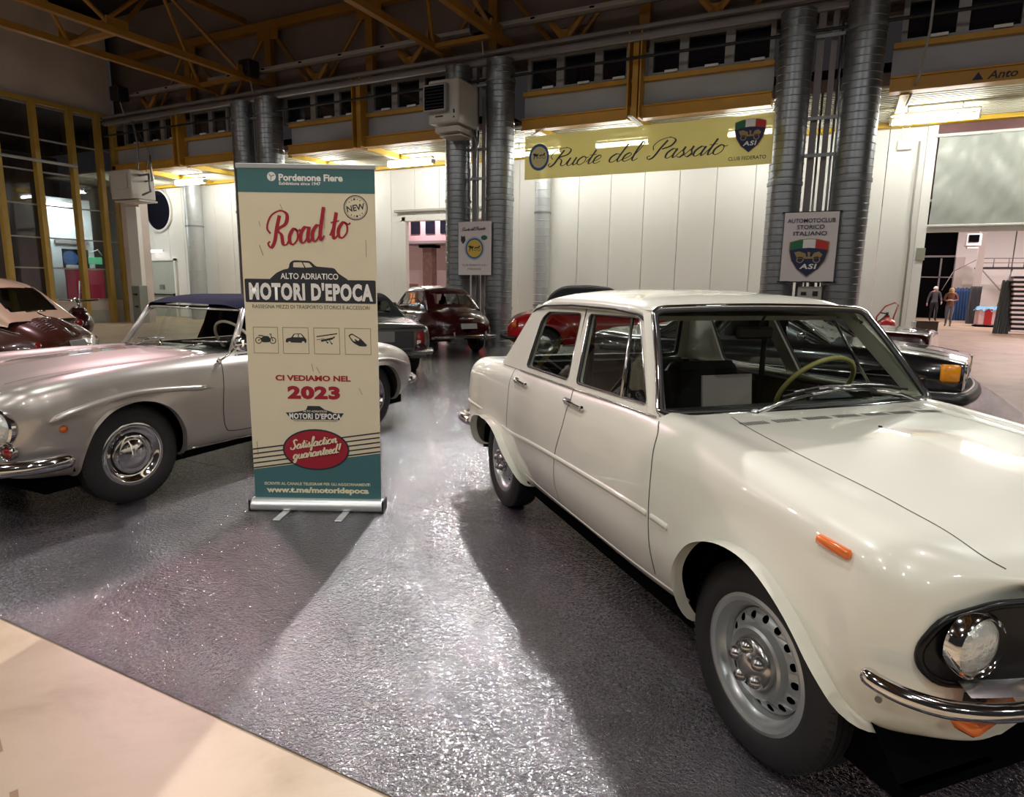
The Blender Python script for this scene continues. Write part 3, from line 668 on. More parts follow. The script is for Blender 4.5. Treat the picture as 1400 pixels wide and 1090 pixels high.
sh = MB(); sh.add([(-.52+1.04*i/12, -.4+.8*j/6, .82+.04*math.sin(i*1.7+j)-(.12+.05*math.sin(i*2.3) if j in (0,6) or i in (0,12) else 0)) for i in range(13) for j in range(7)], [(i*7+j,(i+1)*7+j,(i+1)*7+j+1,i*7+j+1) for i in range(12) for j in range(6)])
sh.build('plastic_sheet', M['lightblue_sheet'], e, True)
# black-and-white striped panels leaning in a row
e = empty('striped_stand', (0,0,0), 0, 'tall stand draped in black and white horizontal stripes at the right edge', 'stand')
for i in range(12):
    z = .12+i*.16
    MB().box((5.75+.02*math.sin(i)-.0*i,28.3,z), (1.05+.02*i,.5,.075), bev=.01).build('white_stripe', M['flag_white'], e)
    MB().box((5.75+.02*math.sin(i+1),28.32,z+.08), (1.03+.02*i,.5,.085), bev=.01).build('black_stripe', M['black_trim'], e)
drape('grey_cloth', 4.78,5.2,28.2,0.0,1.85,mat('grey green cloth', (.10,.12,.11), .85),'grey-green folded cloth leaning against the striped stand','cloth',lean=.25)

# behind the white doorway
tag(MB().box((-17,27,3), (14,.2,6)).build('wall_pink_hall', mat('pinkish white wall', (.80,.68,.68), .7)), kind='structure')
tag(MB().box((-8.8,22.2,3), (.2,9.9,6)).build('wall_pink_hall_right', M['wall_white']), kind='structure')
tag(MB().box((-22.5,22,3), (.2,10,6)).build('wall_pink_hall_left', M['wall_white']), kind='structure')
tag(MB().box((-16,22,6.1), (14,10,.2)).build('ceiling_pink_hall', M['ceiling']), kind='structure')
for x, y in ((-13.5,20),(-17,24)):
    e = empty('hall_lamp', (x,y,5.3), 0, 'ceiling lamp of the room behind the white doorway', 'lamp', 'lamps behind the doorway')
    MB().box((0,0,.05), (1.3,.3,.08)).build('housing', M['white_plastic'], e)
    ld = bpy.data.lights.new('room_light', 'AREA'); ld.shape = 'RECTANGLE'; ld.size = 1.2; ld.size_y = .25; ld.energy = 260; ld.color = (1,.80,.84)
    lo = bpy.data.objects.new('room_light', ld); COL.objects.link(lo); lo.parent = e
e = empty('window_box', (-16.6,25.6,3.35), 0, 'brown cabin box with small dark windows high behind the doorway', 'cabin')
MB().box((0,0,.55), (3.8,1.2,1.2)).build('cabin_body', mat('brown pink cabin', (.38,.26,.26), .7), e)
for i in range(4): MB().box((-1.2+i*.8,-.62,.62), (.5,.04,.6)).build('cabin_window', M['win_dark'], e)
MB().box((0,-.3,-.08), (4.0,1.6,.12)).build('cabin_sill', M['pipe_grey'], e)
e = empty('brown_column', (-17.4,25.5,0), 0, 'mottled brown column seen through the white doorway', 'column')
MB().box((0,0,1.7), (.5,.4,3.3)).build('shaft', mat('mottled brown', (.25,.16,.14), .7, noise=.6, nscale=5), e); MB().box((0,0,3.2), (.8,.6,.25)).build('capital', M['dark'], e)
e = empty('tower_statue', (-14.9,25.3,0), 0, 'pointed tower-shaped display piece seen through the white doorway', 'display')
MB().box((0,0,.95), (.6,.5,1.9)).build('tower_body', M['galv_dark'], e); MB().lathe([(.2,1.9),(.22,2.0),(.15,2.5),(.17,2.6),(0,3.2)], axis='Z', n=10).build('spire', M['darkred_paint'], e, True)
MB().box((.7,0,1.3), (.5,.4,2.6)).build('side_block', M['galv_dark'], e)
e = empty('orange_totem', (-15.8,22,0), 0, 'narrow orange glowing totem in the doorway beside the dark red car', 'totem')
MB().box((0,0,.72), (.34,.2,1.44), bev=.02).build('totem_case', M['cardboard'], e); MB().box((0,-.11,.75), (.22,.02,.9)).build('totem_panel', mat('orange lit panel', (.8,.25,.05), .5, emit=(.9,.25,.04), estr=.9), e)
tag(MB().box((-9.86,16.9,.95), (.075,.05,1.9)).build('neon_tube', M['neon_red']), 'vertical red neon light strip between the middle ducts', 'light strip')
# ---------------------------------------------------------------- lettering helpers (boards are modelled in their own frame: x right, z up, front = -y)
def plain(name, s, x, z, w, h, m, parent, y=0.0, bold=0.0, shear=0.0, align='C', depth=.0008, rot=0.0, spacing=1.0, kind=None):
    cu = bpy.data.curves.new(name, 'FONT'); cu.body = s; cu.size = 1; cu.offset = bold; cu.shear = shear; cu.resolution_u = 3; cu.space_character = spacing
    to = bpy.data.objects.new('t', cu); COL.objects.link(to)
    me = bpy.data.meshes.new_from_object(to.evaluated_get(bpy.context.evaluated_depsgraph_get()))
    bpy.data.objects.remove(to); bpy.data.curves.remove(cu)
    n = len(me.vertices); co = np.zeros(n*3); me.vertices.foreach_get('co', co); co = co.reshape(-1, 3)
    lo, hi = co.min(0), co.max(0); sz = hi-lo
    if h is None: h = w*sz[1]/sz[0]
    if w is None: w = h*sz[0]/sz[1]
    q = (co-lo)/np.maximum(sz, 1e-6); X = (q[:,0]-.5)*w; Z = (q[:,1]-.5)*h
    cr, sr = math.cos(rot), math.sin(rot); X, Z = X*cr-Z*sr, X*sr+Z*cr
    out = np.stack([x+X, np.full(n, y-depth), z+Z], 1); me.vertices.foreach_set('co', out.astype(np.float32).ravel())
    me.materials.clear(); me.materials.append(m); me.update(); me.name = name
    o = bpy.data.objects.new(name, me); COL.objects.link(o); o.parent = parent
    return o
GL = {
'o': ([[(.75,.85),(.42,1),(.08,.6),(.12,.15),(.42,0),(.75,.3),(.74,.75),(.5,.98),(.8,.82),(1.0,.9)]], .95),
'a': ([[(.78,.85),(.45,1),(.1,.6),(.12,.12),(.38,0),(.65,.3),(.82,.98)], [(.82,.98),(.72,.35),(.84,0),(1.1,.25)]], 1.05),
'u': ([[(-.05,.3),(.17,.97),(.1,.3),(.26,0),(.55,.15),(.76,.97)], [(.76,.97),(.68,.3),(.8,0),(1.05,.25)]], 1.0),
't': ([[(0,.25),(.3,1.0),(.42,1.7)], [(.42,1.7),(.25,.45),(.36,0),(.65,.25)], [(.0,1.08),(.68,1.13)]], .6),
'e': ([[(0,.25),(.4,.45),(.62,.75),(.45,1),(.15,.75),(.1,.25),(.35,0),(.75,.25)]], .72),
'd': ([[(.78,.85),(.45,1),(.1,.6),(.12,.12),(.38,0),(.65,.3),(.8,.95),(1.0,2.1)], [(1.0,2.1),(.75,.5),(.86,0),(1.12,.25)]], 1.08),
'l': ([[(0,.25),(.35,1.2),(.52,2.0),(.34,2.2),(.22,1.6),(.15,.4),(.3,0),(.6,.25)]], .55),
's': ([[(0,.25),(.3,.8),(.42,1.12)], [(.42,1.12),(.40,.7),(.57,.35),(.36,0),(.08,.1)], [(.36,0),(.75,.25)]], .70),
'f': ([[(0,.25),(.45,1.2),(.62,2.0),(.44,2.2),(.3,1.4),(.2,0),(.1,-.85),(.28,-.7),(.35,.0),(.6,.3)]], .58),
'c': ([[(.65,.8),(.42,1),(.1,.6),(.12,.15),(.4,0),(.75,.25)]], .7),
'i': ([[(0,.25),(.22,.97),(.15,.3),(.28,0),(.5,.25)], [(.30,1.35),(.33,1.5)]], .45),
'n': ([[(0,.3),(.17,.97),(.1,0)], [(.1,0),(.22,.6),(.5,1),(.66,.8),(.6,.25),(.75,0),(1.0,.25)]], .95),
'r': ([[(0,.3),(.22,1.08),(.32,.9),(.56,.92),(.5,.3),(.62,0),(.85,.25)]], .8),
'g': ([[(.75,.85),(.42,1),(.1,.6),(.14,.15),(.4,.05),(.65,.35),(.8,.95)], [(.8,.95),(.6,-.4),(.35,-.85),(.15,-.55),(.5,-.15),(1.05,.25)]], 1.0),
'R': ([[(.85,2.0),(.62,1.2),(.45,.35),(.15,0),(-.12,.28),(.05,.42)], [(.08,.92),(-.22,1.35),(.1,2.05),(.9,2.3),(1.5,1.98),(1.38,1.4),(.68,1.1),(1.05,.72),(1.2,.12),(1.5,.05),(1.7,.3)]], 1.7),
'P': ([[(.95,2.0),(.68,1.2),(.45,.25),(.1,0),(-.15,.28),(.1,.4)], [(.1,1.0),(-.1,1.5),(.25,2.05),(1.0,2.3),(1.65,1.95),(1.5,1.35),(.85,1.05)]], 1.45),
'S': ([[(1.3,1.8),(1.0,2.15),(.6,1.85),(.75,1.25),(.95,.6),(.6,0),(.1,.15),(.1,.55)]], 1.25),
'!': ([[(.45,2.1),(.28,.6)], [(.2,.14),(.22,.0)]], .6), ' ': ([], .55)}
def script(name, s, x0, z0, x1, z1, xh, m, parent, wmin, wmax, shear=.35, y=0.0, depth=.001):
    """cursive written with a broad pen along the line (x0,z0)-(x1,z1); xh = x-height"""
    adv = sum(GL[ch][1] for ch in s); L = math.hypot(x1-x0, z1-z0); ux, uz = (x1-x0)/L, (z1-z0)/L; k = L/adv; mb = MB(); px = 0
    for ch in s:
        for st in GL[ch][0]:
            C = catmull([(a, b) for a, b in st], 7) if len(st) > 2 else [np.array(st[0]), (np.array(st[0])+np.array(st[1]))/2, np.array(st[1])]
            P = [((px+a)*k+shear*b*xh, b*xh) for a, b in C]
            for i in range(len(P)):
                pass
            V = []
            for i in range(len(P)):
                a = P[max(i-1, 0)]; b = P[min(i+1, len(P)-1)]; tx, tz = b[0]-a[0], b[1]-a[1]; q = math.hypot(tx, tz) or 1; tx /= q; tz /= q
                down = abs(-tz*.9-tx*.35) if tz < 0 else abs(tz)*.25
                w = (wmin+(wmax-wmin)*down)/2
                V += [(P[i][0]-tz*w, P[i][1]+tx*w), (P[i][0]+tz*w, P[i][1]-tx*w)]
            V3 = [(x0+a*ux-b*uz, y-depth-.00002*len(mb.f), z0+a*uz+b*ux) for a, b in V]
            mb.add(V3, [(2*i, 2*i+1, 2*i+3, 2*i+2) for i in range(len(P)-1)])
        px += GL[ch][1]
    return mb.build(name, m, parent)
def flat(name, loops, m, parent, y=0.0, depth=.0006, label=None):
    """flat print: several outlines, each (loop, *holes)"""
    mb = MB()
    for lp in loops: mb.poly(lp if isinstance(lp[0][0], (list, tuple)) else [lp], lambda a, b: (a, y-depth, b))
    o = mb.build(name, m, parent)
    if label: o['label'] = label
    return o
def rect(x0, z0, x1, z1): return [(x0,z0),(x1,z0),(x1,z1),(x0,z1)]
def line(p, q, w):
    dx, dz = q[0]-p[0], q[1]-p[1]; L = math.hypot(dx, dz); nx, nz = -dz/L*w/2, dx/L*w/2
    return [(p[0]+nx,p[1]+nz),(p[0]-nx,p[1]-nz),(q[0]-nx,q[1]-nz),(q[0]+nx,q[1]+nz)]

# ---------------------------------------------------------------- the roll-up banner
B = empty('roll_up_banner', (-2.889,2.956,0), math.radians(26.66), 'tall cream and teal roll-up banner announcing a classic car show, standing on the grey mat', 'banner')
MB().box((0,.01,1.05), (.81,.003,2.08)).build('banner_sheet', M['cream_print'], B)
base = MB()
prof = rounded([(-.05,.012),(.06,.012),(.06,.06),(.03,.082),(-.02,.082),(-.05,.05)], .02, 3)
base.prism(prof, lambda a, b: (-.418,a,b), lambda a, b: (.418,a,b)); base.build('base_case', M['alu'], B, angle=35)
MB().box((-.423,.005,.045), (.012,.115,.078), bev=.004).box((.423,.005,.045), (.012,.115,.078), bev=.004).build('end_cap', M['black_trim'], B)
MB().box((0,.012,2.115), (.825,.022,.028), bev=.004).build('top_rail', M['alu'], B)
MB().cyl((0,.05,.05), (0,.05,2.1), .011, 8).build('support_pole', M['alu'], B, True)
for x in (-.19, .19): MB().box((x,-.02,.008), (.045,.36,.008), rz=-.05, bev=.002).build('foot', M['alu'], B)
S = .008  # print surface
S0 = .0083
flat('header_band', [rect(-.405,1.966,.405,2.102)], M['teal_print'], B, S0)
def q2(l): return [tuple(p) for p in l]
foot_band = [(-.405,.082),(.405,.082),(.405,.385),(-.405,.268)]
flat('footer_band', [foot_band], M['teal_print'], B, S0)
st = []
for i in range(5):
    a = .399-.0305*i; b = .519-.0305*i; st.append(line((-.405,a),(.405,b),.0085))
flat('stripe', st, M['ink'], B, S0, .0010)
flat('oval_rim', [circle(-.002,.402,.211,40,.134)], M['ink'], B, S0, .0016)
flat('oval', [circle(-.002,.402,.200,40,.123)], M['ink_red'], B, S0, .0020)
script('slogan', 'Satisfaction', -.165,.400,.135,.455,.027, M['ink_cream'], B, .006,.011,.3,S0,.0024)
script('slogan', 'guaranteed!', -.150,.338,.155,.392,.027, M['ink_cream'], B, .006,.011,.3,S0,.0024)
plain('lettering', 'Pordenone Fiere', .028,2.052,.378,.040, M['ink_white'], B, S0, bold=.035)
plain('lettering', 'Exhibitions since 1947', -.037,2.018,.245,.018, M['ink_white'], B, S0, bold=.02)
flat('logo', [circle(-.203,2.056,.026,24)], M['ink_white'], B, S0, .0008)
flat('logo_mark', [line((-.218,2.07),(-.205,2.056),.004), line((-.205,2.056),(-.186,2.066),.004), line((-.205,2.056),(-.208,2.035),.004)], M['teal_print'], B, S0, .0012)
# NEW stamp
flat('stamp_ring', [[circle(.289,1.885,.072,40), circle(.289,1.885,.0665,40)]], M['ink'], B, S0)
flat('stamp_ring', [[circle(.289,1.885,.062,40), circle(.289,1.885,.0605,40)]], M['ink'], B, S0)
plain('lettering', 'NEW', .289,1.885,.108,.036, M['ink'], B, S0, bold=.02, rot=.18)
dots = []
for k in range(5):
    for s in (1, -1):
        a = s*(PI/2)+(k-2)*.36+.15; dots.append(circle(.289+.049*math.cos(a), 1.885+.049*math.sin(a), .0035 if k != 2 else .0065, 6))
flat('stamp_dots', dots, M['ink'], B, S0)
script('headline', 'Road', -.235,1.645,.095,1.698,.088, M['ink_red'], B, .008,.022,.22,S0)
script('headline', 'to', .130,1.700,.245,1.716,.088, M['ink_red'], B, .008,.022,.22,S0)
# car logo and title band
carp = rounded([(-.245,1.46),(-.20,1.50),(-.155,1.52),(-.125,1.525),(-.118,1.560),(-.095,1.575),(.005,1.572),(.040,1.540),(.150,1.532),(.175,1.50),(.235,1.462)], .012, 3)
flat('car_picture', [carp], M['ink'], B, S0, .0006)
flat('car_window', [rounded([(-.098,1.534),(-.095,1.562),(-.045,1.564),(-.030,1.532)], .004, 2), rounded([(-.022,1.532),(-.038,1.563),(.000,1.560),(.020,1.536)], .004, 2)], M['cream_print'], B, S0, .0010)
flat('title_band', [rounded([(-.396,1.322),(.398,1.322),(.398,1.462),(-.396,1.462)], .008, 2)], M['ink'], B, S0, .0008)
plain('lettering', 'ALTO ADRIATICO', -.002,1.481,.350,.036, M['ink_white'], B, S0, bold=.018, depth=.0014)
plain('title', "MOTORI D'EPOCA", .004,1.389,.752,.108, M['ink_white'], B, S0, bold=.05, depth=.0014, spacing=1.12)
plain('lettering', 'RASSEGNA MEZZI DI TRASPORTO STORICI E ACCESSORI', .001,1.297,.715,.022, M['ink'], B, S0, bold=.0)
# four framed pictures
bx = [(-.362,-.209),(-.181,-.016),(.009,.173),(.199,.365)]
bx = [(-.362,-.209),(-.181,-.021),(.010,.170),(.200,.362)]
fr = []
for a, b in bx: fr.append([rect(a,1.010,b,1.173), rect(a+.0035,1.0135,b-.0035,1.1695)])
flat('picture_frame', fr, M['ink_olive'], B, S0)
mo = []
for cx in (-.330,-.243): mo.append([circle(cx,1.090,.021,20), circle(cx,1.090,.016,20)]); mo.append(circle(cx,1.090,.004,8))
mo += [rounded([(-.318,1.092),(-.300,1.118),(-.268,1.116),(-.252,1.092),(-.268,1.078),(-.305,1.078)], .006, 2), line((-.243,1.09),(-.255,1.128),.004), line((-.262,1.130),(-.248,1.128),.004), line((-.330,1.09),(-.300,1.112),.004), line((-.330,1.12),(-.300,1.118),.006)]
flat('motorcycle_picture', mo, M['ink'], B, S0)
ca = [rounded([(-.165,1.080),(-.160,1.104),(-.128,1.110),(-.112,1.134),(-.065,1.136),(-.045,1.110),(-.035,1.100),(-.036,1.078)], .008, 3)]
flat('small_car_picture', ca, M['ink'], B, S0)
flat('small_car_window', [rounded([(-.118,1.112),(-.107,1.130),(-.086,1.131),(-.086,1.112)], .003, 2), rounded([(-.081,1.112),(-.081,1.131),(-.068,1.131),(-.055,1.112)], .003, 2), circle(-.140,1.078,.009,12), circle(-.055,1.080,.009,12)], M['cream_print'], B, S0, .001)
flat('aeroplane_picture', [line((.028,1.118),(.155,1.138),.006), line((.055,1.092),(.125,1.108),.012), line((.118,1.105),(.140,1.118),.008), line((.028,1.098),(.075,1.106),.003), line((.085,1.100),(.092,1.078),.004), line((.105,1.100),(.118,1.076),.004), circle(.095,1.082,.005,8), circle(.120,1.076,.005,8)], M['ink'], B, S0)
flat('boat_picture', [[rounded([(.222,1.128),(.245,1.142),(.300,1.108),(.338,1.070),(.330,1.062),(.290,1.062),(.250,1.085)], .01, 3), rounded([(.230,1.124),(.246,1.134),(.294,1.105),(.284,1.094),(.255,1.092)], .008, 3)], line((.262,1.104),(.300,1.076),.008), line((.300,1.112),(.285,1.094),.003)], M['ink'], B, S0)
plain('lettering', 'CI VEDIAMO NEL', -.004,.859,.468,.036, M['ink_red'], B, S0, bold=.04)
plain('year', '2023', -.003,.768,.328,.084, M['ink_red'], B, S0, bold=.06, spacing=1.1)
flat('small_badge', [[(-.185,.640),(-.148,.640),(-.080,.652),(-.055,.660),(-.045,.684),(.030,.684),(.060,.662),(.100,.650),(.120,.640),(.181,.640),(.150,.596),(-.150,.596)]], M['ink'], B, S0, .0006)
plain('lettering', "MOTORI D'EPOCA", 0,.619,.325,.038, M['ink_white'], B, S0, bold=.04, depth=.0012, spacing=1.1)
plain('lettering', 'ALTO ADRIATICO', 0,.650,.15,.012, M['ink_cream'], B, S0, bold=.02, depth=.0012)
plain('lettering', 'RASSEGNA MEZZI DI TRASPORTO STORICI E ACCESSORI', 0,.588,.27,.008, M['ink'], B, S0)
plain('lettering', 'ISCRIVITI AL CANALE TELEGRAM PER GLI AGGIORNAMENTI', -.003,.176,.675,.019, M['ink_cream'], B, S0, bold=.02)
plain('web_address', 'www.t.me/motoridepoca', -.002,.130,.655,.050, M['ink_cream'], B, S0, bold=.05)
flat('print_scratch', [line((-.295,1.66),(-.275,1.60),.005), line((-.16,1.90),(-.145,1.86),.003), line((.345,1.70),(.345,1.60),.003), line((-.375,.45),(-.372,.36),.004), line((-.01,.95),(.0,.90),.003), line((.02,.93),(.04,.89),.003), line((.28,.80),(.30,.76),.003), line((.10,1.83),(.10,1.76),.002), line((-.29,1.80),(-.285,1.77),.003)], M['ink_olive'], B, S0, .0008)

# ---------------------------------------------------------------- the yellow hanging banner
YB = empty('hanging_banner', (-3.91,13.0,4.115), 0, 'wide yellow banner with black script lettering hung across the recess', 'banner')
w2, h2 = 2.49, .44; mb = MB(); nx, nz = 60, 8
mb.add([(-w2+2*w2*i/nx, .012*math.sin(i*.5)+.006*math.sin(i*1.3+j), -h2+2*h2*j/nz) for i in range(nx+1) for j in range(nz+1)], [(i*(nz+1)+j, (i+1)*(nz+1)+j, (i+1)*(nz+1)+j+1, i*(nz+1)+j+1) for i in range(nx) for j in range(nz)])
mb.build('banner_cloth', M['banner_yellow'], YB, True)
for sx in (-2.42, 2.42): MB().tube([(sx,0,.43),(sx,.95,.84)], .01, 6).build('cord', M['white_plastic'], YB, True)
script('lettering', 'Ruote', -1.92,-.21,-.80,-.21,.155, M['ink'], YB, .012,.036,.55,-.03)
script('lettering', 'del', -.62,-.21,-.03,-.21,.155, M['ink'], YB, .012,.036,.55,-.03)
script('lettering', 'Passato', .20,-.21,1.62,-.21,.165, M['ink'], YB, .012,.038,.55,-.03)
flat('round_logo', [[circle(-2.14,.0,.235,40,.27), circle(-2.14,.0,.185,40,.215)]], M['ink_blue'], YB, -.03)
flat('round_logo_field', [circle(-2.14,.0,.184,40,.214)], mat('pale logo field', (.80,.72,.36), .6), YB, -.029)
def horse_cart(cx, cz, s, m, parent, y):
    P = lambda l: [(cx+a*s, cz+b*s) for a, b in l]
    return flat('carriage_picture', [P([(-1,.3),(-.6,.35),(-.35,.2),(-.2,.3),(-.1,.15),(-.25,-.05),(-.6,-.05),(-.85,.1)]), P([(-.75,.1),(-.85,-.45),(-.75,-.45),(-.6,.05)]), P([(-.45,.05),(-.3,-.4),(-.2,-.4),(-.3,.1)]), P([(.05,.05),(.3,.15),(.9,.1),(.95,.35),(.75,.3),(.5,.0),(.1,-.05)]),
        [P(circle(.15,-.2,.2,16)), P(circle(.15,-.2,.14,16))], [P(circle(.75,-.2,.24,16)), P(circle(.75,-.2,.17,16))], P([(-.2,.15),(.1,.0),(.1,.06),(-.2,.22)])], m, parent, y)
horse_cart(-2.14, .03, .15, M['ink'], YB, -.031)
def shield(cx, cz, w, h, parent, y, cars=True):
    sh = [(-1,.80),(-.5,.93),(0,.97),(.5,.93),(1,.80),(1,.35),(.86,-.15),(.55,-.6),(0,-1),(-.55,-.6),(-.86,-.15),(-1,.35)]
    T = lambda l: [(cx+a*w/2, cz+b*h/2) for a, b in l]
    flat('shield_edge', [T([(a*1.05, b*1.04) for a, b in sh])], M['ink_gold'], parent, y, .0004)
    flat('shield', [T(sh)], M['ink_navy'], parent, y, .0012)
    flat('shield_green', [T([(-1,.80),(-.66,.90),(-.33,.95),(-.33,.50),(-1,.40)])], M['ink_green'], parent, y, .002)
    flat('shield_white', [T([(-.33,.95),(0,.97),(.33,.95),(.33,.50),(0,.52),(-.33,.50)])], M['ink_white'], parent, y, .002)
    flat('shield_red', [T([(.33,.95),(.66,.90),(1,.80),(1,.40),(.33,.50)])], mat('flag red ink', (.55,.03,.03), .6), parent, y, .002)
    G = M['ink_gold']
    flat('veteran_car_picture', [[T(circle(-.42,-.12,.20,20,.17)), T(circle(-.42,-.12,.14,20,.12))], [T(circle(.45,-.12,.20,20,.17)), T(circle(.45,-.12,.14,20,.12))], T([(-.75,.28),(-.5,.34),(-.15,.22),(-.1,.05),(.2,.05),(.3,.25),(.55,.32),(.75,.15),(.65,.0),(.3,-.06),(-.3,-.06),(-.6,.0)]), T([(-.05,.3),(.1,.28),(.08,.05),(.0,.05)])], G, parent, y, .0022)
    plain('shield_letters', 'ASI', cx+.02*w, cz-.47*h/2, w*.46, h*.14, M['ink_white'], parent, y, bold=.03, shear=.15, depth=.0022, spacing=1.1)
shield(2.08, .08, .52, .58, YB, -.03)
plain('lettering', 'CLUB FEDERATO', 2.06,-.31,.66,.065, M['ink'], YB, -.03, bold=.01)
tag(MB().box((-4.0,13.1,4.66), (.09,.9,.03), ry=.2).build('banner_clamp', M['white_plastic']), 'short white bar holding the yellow banner at its middle', 'clamp')

# ---------------------------------------------------------------- automobile-club flag between the right ducts
FL = empty('club_flag', (-.69,13.33,2.215), 0, 'pinkish white club flag with tricolour shield hung between the right ducts', 'flag')
mb = MB(); nx, nz = 20, 24
mb.add([(-.455+.91*i/nx, .014*math.sin(i*.8+j*.12)*(1-j/nz), -.625+1.25*j/nz) for i in range(nx+1) for j in range(nz+1)], [(i*(nz+1)+j, (i+1)*(nz+1)+j, (i+1)*(nz+1)+j+1, i*(nz+1)+j+1) for i in range(nx) for j in range(nz)])
mb.build('flag_cloth', M['flag_white'], FL, True)
MB().tube([(-.50,.01,.63),(.50,.01,.63)], .012, 8).tube([(-.50,.01,-.63),(.50,.01,-.63)], .012, 8).build('flag_rod', M['black_trim'], FL, True)
plain('lettering', 'AUTOMOTOCLUB', 0,.475,.80,.075, M['ink_navy'], FL, -.02, bold=.01)
plain('lettering', 'STORICO', 0,.36,.46,.075, M['ink_navy'], FL, -.02, bold=.01)
plain('lettering', 'ITALIANO', 0,.245,.56,.075, M['ink_navy'], FL, -.02, bold=.01)
shield(.0, -.19, .64, .68, FL, -.02)

# ---------------------------------------------------------------- club sign on the middle ducts
SG = empty('club_sign', (-7.81,13.3,2.27), 0, 'pinkish white club sign with blue and yellow round emblem on the middle ducts', 'sign')
MB().box((0,0,0), (.88,.03,1.22), bev=.008).build('sign_board', M['flag_white'], SG)
script('lettering', 'Ruote del Passato', -.34,.40,.30,.42,.035, M['ink'], SG, .006,.012,.4,-.016)
flat('emblem_glow', [circle(0,.0,.27,40)], mat('pale blue ink', (.45,.52,.60), .6), SG, -.0155)
flat('emblem_ring', [circle(0,.0,.235,40)], M['ink_blue'], SG, -.016, .0014)
flat('emblem_field', [circle(0,.0,.20,40)], M['ink_yellow'], SG, -.016, .0020)
horse_cart(0,.01,.165, M['ink'], SG, -.0185)
flat('small_shield', [[(-.36,.30),(-.31,.27),(-.26,.30),(-.24,.18),(-.305,.10),(-.37,.18)]], M['ink'], SG, -.016)
flat('green_oval', [circle(.26,.24,.085,24,.055)], M['ink_green'], SG, -.016)
plain('lettering', 'CLUB FEDERATO A.S.I.', 0,-.38,.66,.045, M['ink'], SG, -.016)
plain('lettering', 'PORDENONE', 0,-.47,.36,.045, M['ink'], SG, -.016)
# lettering on the ochre beam at the right
beam = segs[3]
e = plain('lettering', 'Anto', 1.98, 5.035, .42, .13, M['ink'], None, 13.925, bold=.02, shear=.25); e.parent = beam
e = flat('triangle_mark', [[(1.56,4.975),(1.72,4.975),(1.64,5.10)]], M['ink_navy'], None, 13.925); e.parent = beam
# ---------------------------------------------------------------- car body surfaces: a control net interpolated smoothly both ways
class Surf:
    def __init__(s, rows):
        s.P = np.array(rows, float); S, K = s.P.shape[:2]
        du = np.linalg.norm(np.diff(s.P, axis=0), axis=2).max(1)+1e-4; dv = np.linalg.norm(np.diff(s.P, axis=1), axis=2).mean(0)+1e-4
        s.ku = np.concatenate([[0], np.cumsum(du)]); s.kv = np.concatenate([[0], np.cumsum(dv)])
        s.Du = s.slopes(s.ku); s.Dv = s.slopes(s.kv)
    def slopes(s, k):
        n = len(k); D = np.zeros((n, n))
        for i in range(n):
            if i == 0: h = k[1]-k[0]; D[0,0] = -1/h; D[0,1] = 1/h
            elif i == n-1: h = k[-1]-k[-2]; D[i,i-1] = -1/h; D[i,i] = 1/h
            else:
                a, b = k[i]-k[i-1], k[i+1]-k[i]
                D[i,i-1] = -b/(a*(a+b)); D[i,i] = (b-a)/(a*b); D[i,i+1] = a/(b*(a+b))
        return D
    def B(s, k, D, u):
        u = np.clip(np.atleast_1d(u), k[0], k[-1]); i = np.clip(np.searchsorted(k, u, side='right')-1, 0, len(k)-2)
        h = k[i+1]-k[i]; t = (u-k[i])/h; m = len(u); A = np.zeros((m, len(k))); r = np.arange(m)
        A[r, i] += 2*t**3-3*t**2+1; A[r, i+1] += -2*t**3+3*t**2
        return A + ((t**3-2*t**2+t)*h)[:,None]*D[i] + ((t**3-t**2)*h)[:,None]*D[i+1]
    def at(s, u, v):
        return np.einsum('mi,mj,ijc->mc', s.B(s.ku, s.Du, u), s.B(s.kv, s.Dv, v), s.P)
    def grid(s, us, vs): return np.einsum('mi,nj,ijc->mnc', s.B(s.ku, s.Du, us), s.B(s.kv, s.Dv, vs), s.P)
    def normal(s, u, v, e=2e-3):
        a = s.at(u+e, v)-s.at(u-e, v); b = s.at(u, v+e)-s.at(u, v-e); n = np.cross(a, b); return n/(np.linalg.norm(n, axis=1)[:,None]+1e-12)
    def solve(s, T, ax, u0, v0, it=12):
        u = np.array(u0, float); v = np.array(v0, float); e = 1e-3
        for _ in range(it):
            p = s.at(u, v)[:,ax]; a = (s.at(u+e, v)[:,ax]-p)/e; b = (s.at(u, v+e)[:,ax]-p)/e; r = T-p
            det = a[:,0]*b[:,1]-a[:,1]*b[:,0]; det = np.where(np.abs(det) < 1e-5, 1e-5, det)
            du = (r[:,0]*b[:,1]-r[:,1]*b[:,0])/det; dv = (a[:,0]*r[:,1]-a[:,1]*r[:,0])/det
            u = np.clip(u+np.clip(du, -.15, .15), s.ku[0], s.ku[-1]); v = np.clip(v+np.clip(dv, -.1, .1), s.kv[0], s.kv[-1])
        return u, v
    def sample(s, res=.03):
        us = s.fine(s.ku, res); vs = s.fine(s.kv, res); return us, vs
    def fine(s, k, res):
        out = []
        for a, b in zip(k[:-1], k[1:]):
            n = max(2, int(round((b-a)/res))); out += list(np.linspace(a, b, n, endpoint=False))
        return np.array(out+[k[-1]])
    def project(s, pts, ax, res=.05, vlim=None, want=None):
        """pts given in two of the axes -> points and outward normals on the surface (right side, y<0 net)"""
        us = s.fine(s.ku, res); vs = s.fine(s.kv, res)
        if vlim: vs = vs[(vs >= s.kv[vlim[0]]) & (vs <= s.kv[vlim[1]])]
        G = s.grid(us, vs); T = np.array(pts, float); U = []; V = []
        F = G.reshape(-1, 3)[:, ax]
        for t in T:
            j = np.argmin(((F-t)**2).sum(1)); U.append(us[j//len(vs)]); V.append(vs[j % len(vs)])
        u, v = s.solve(T, ax, U, V); return s.at(u, v), s.normal(u, v)
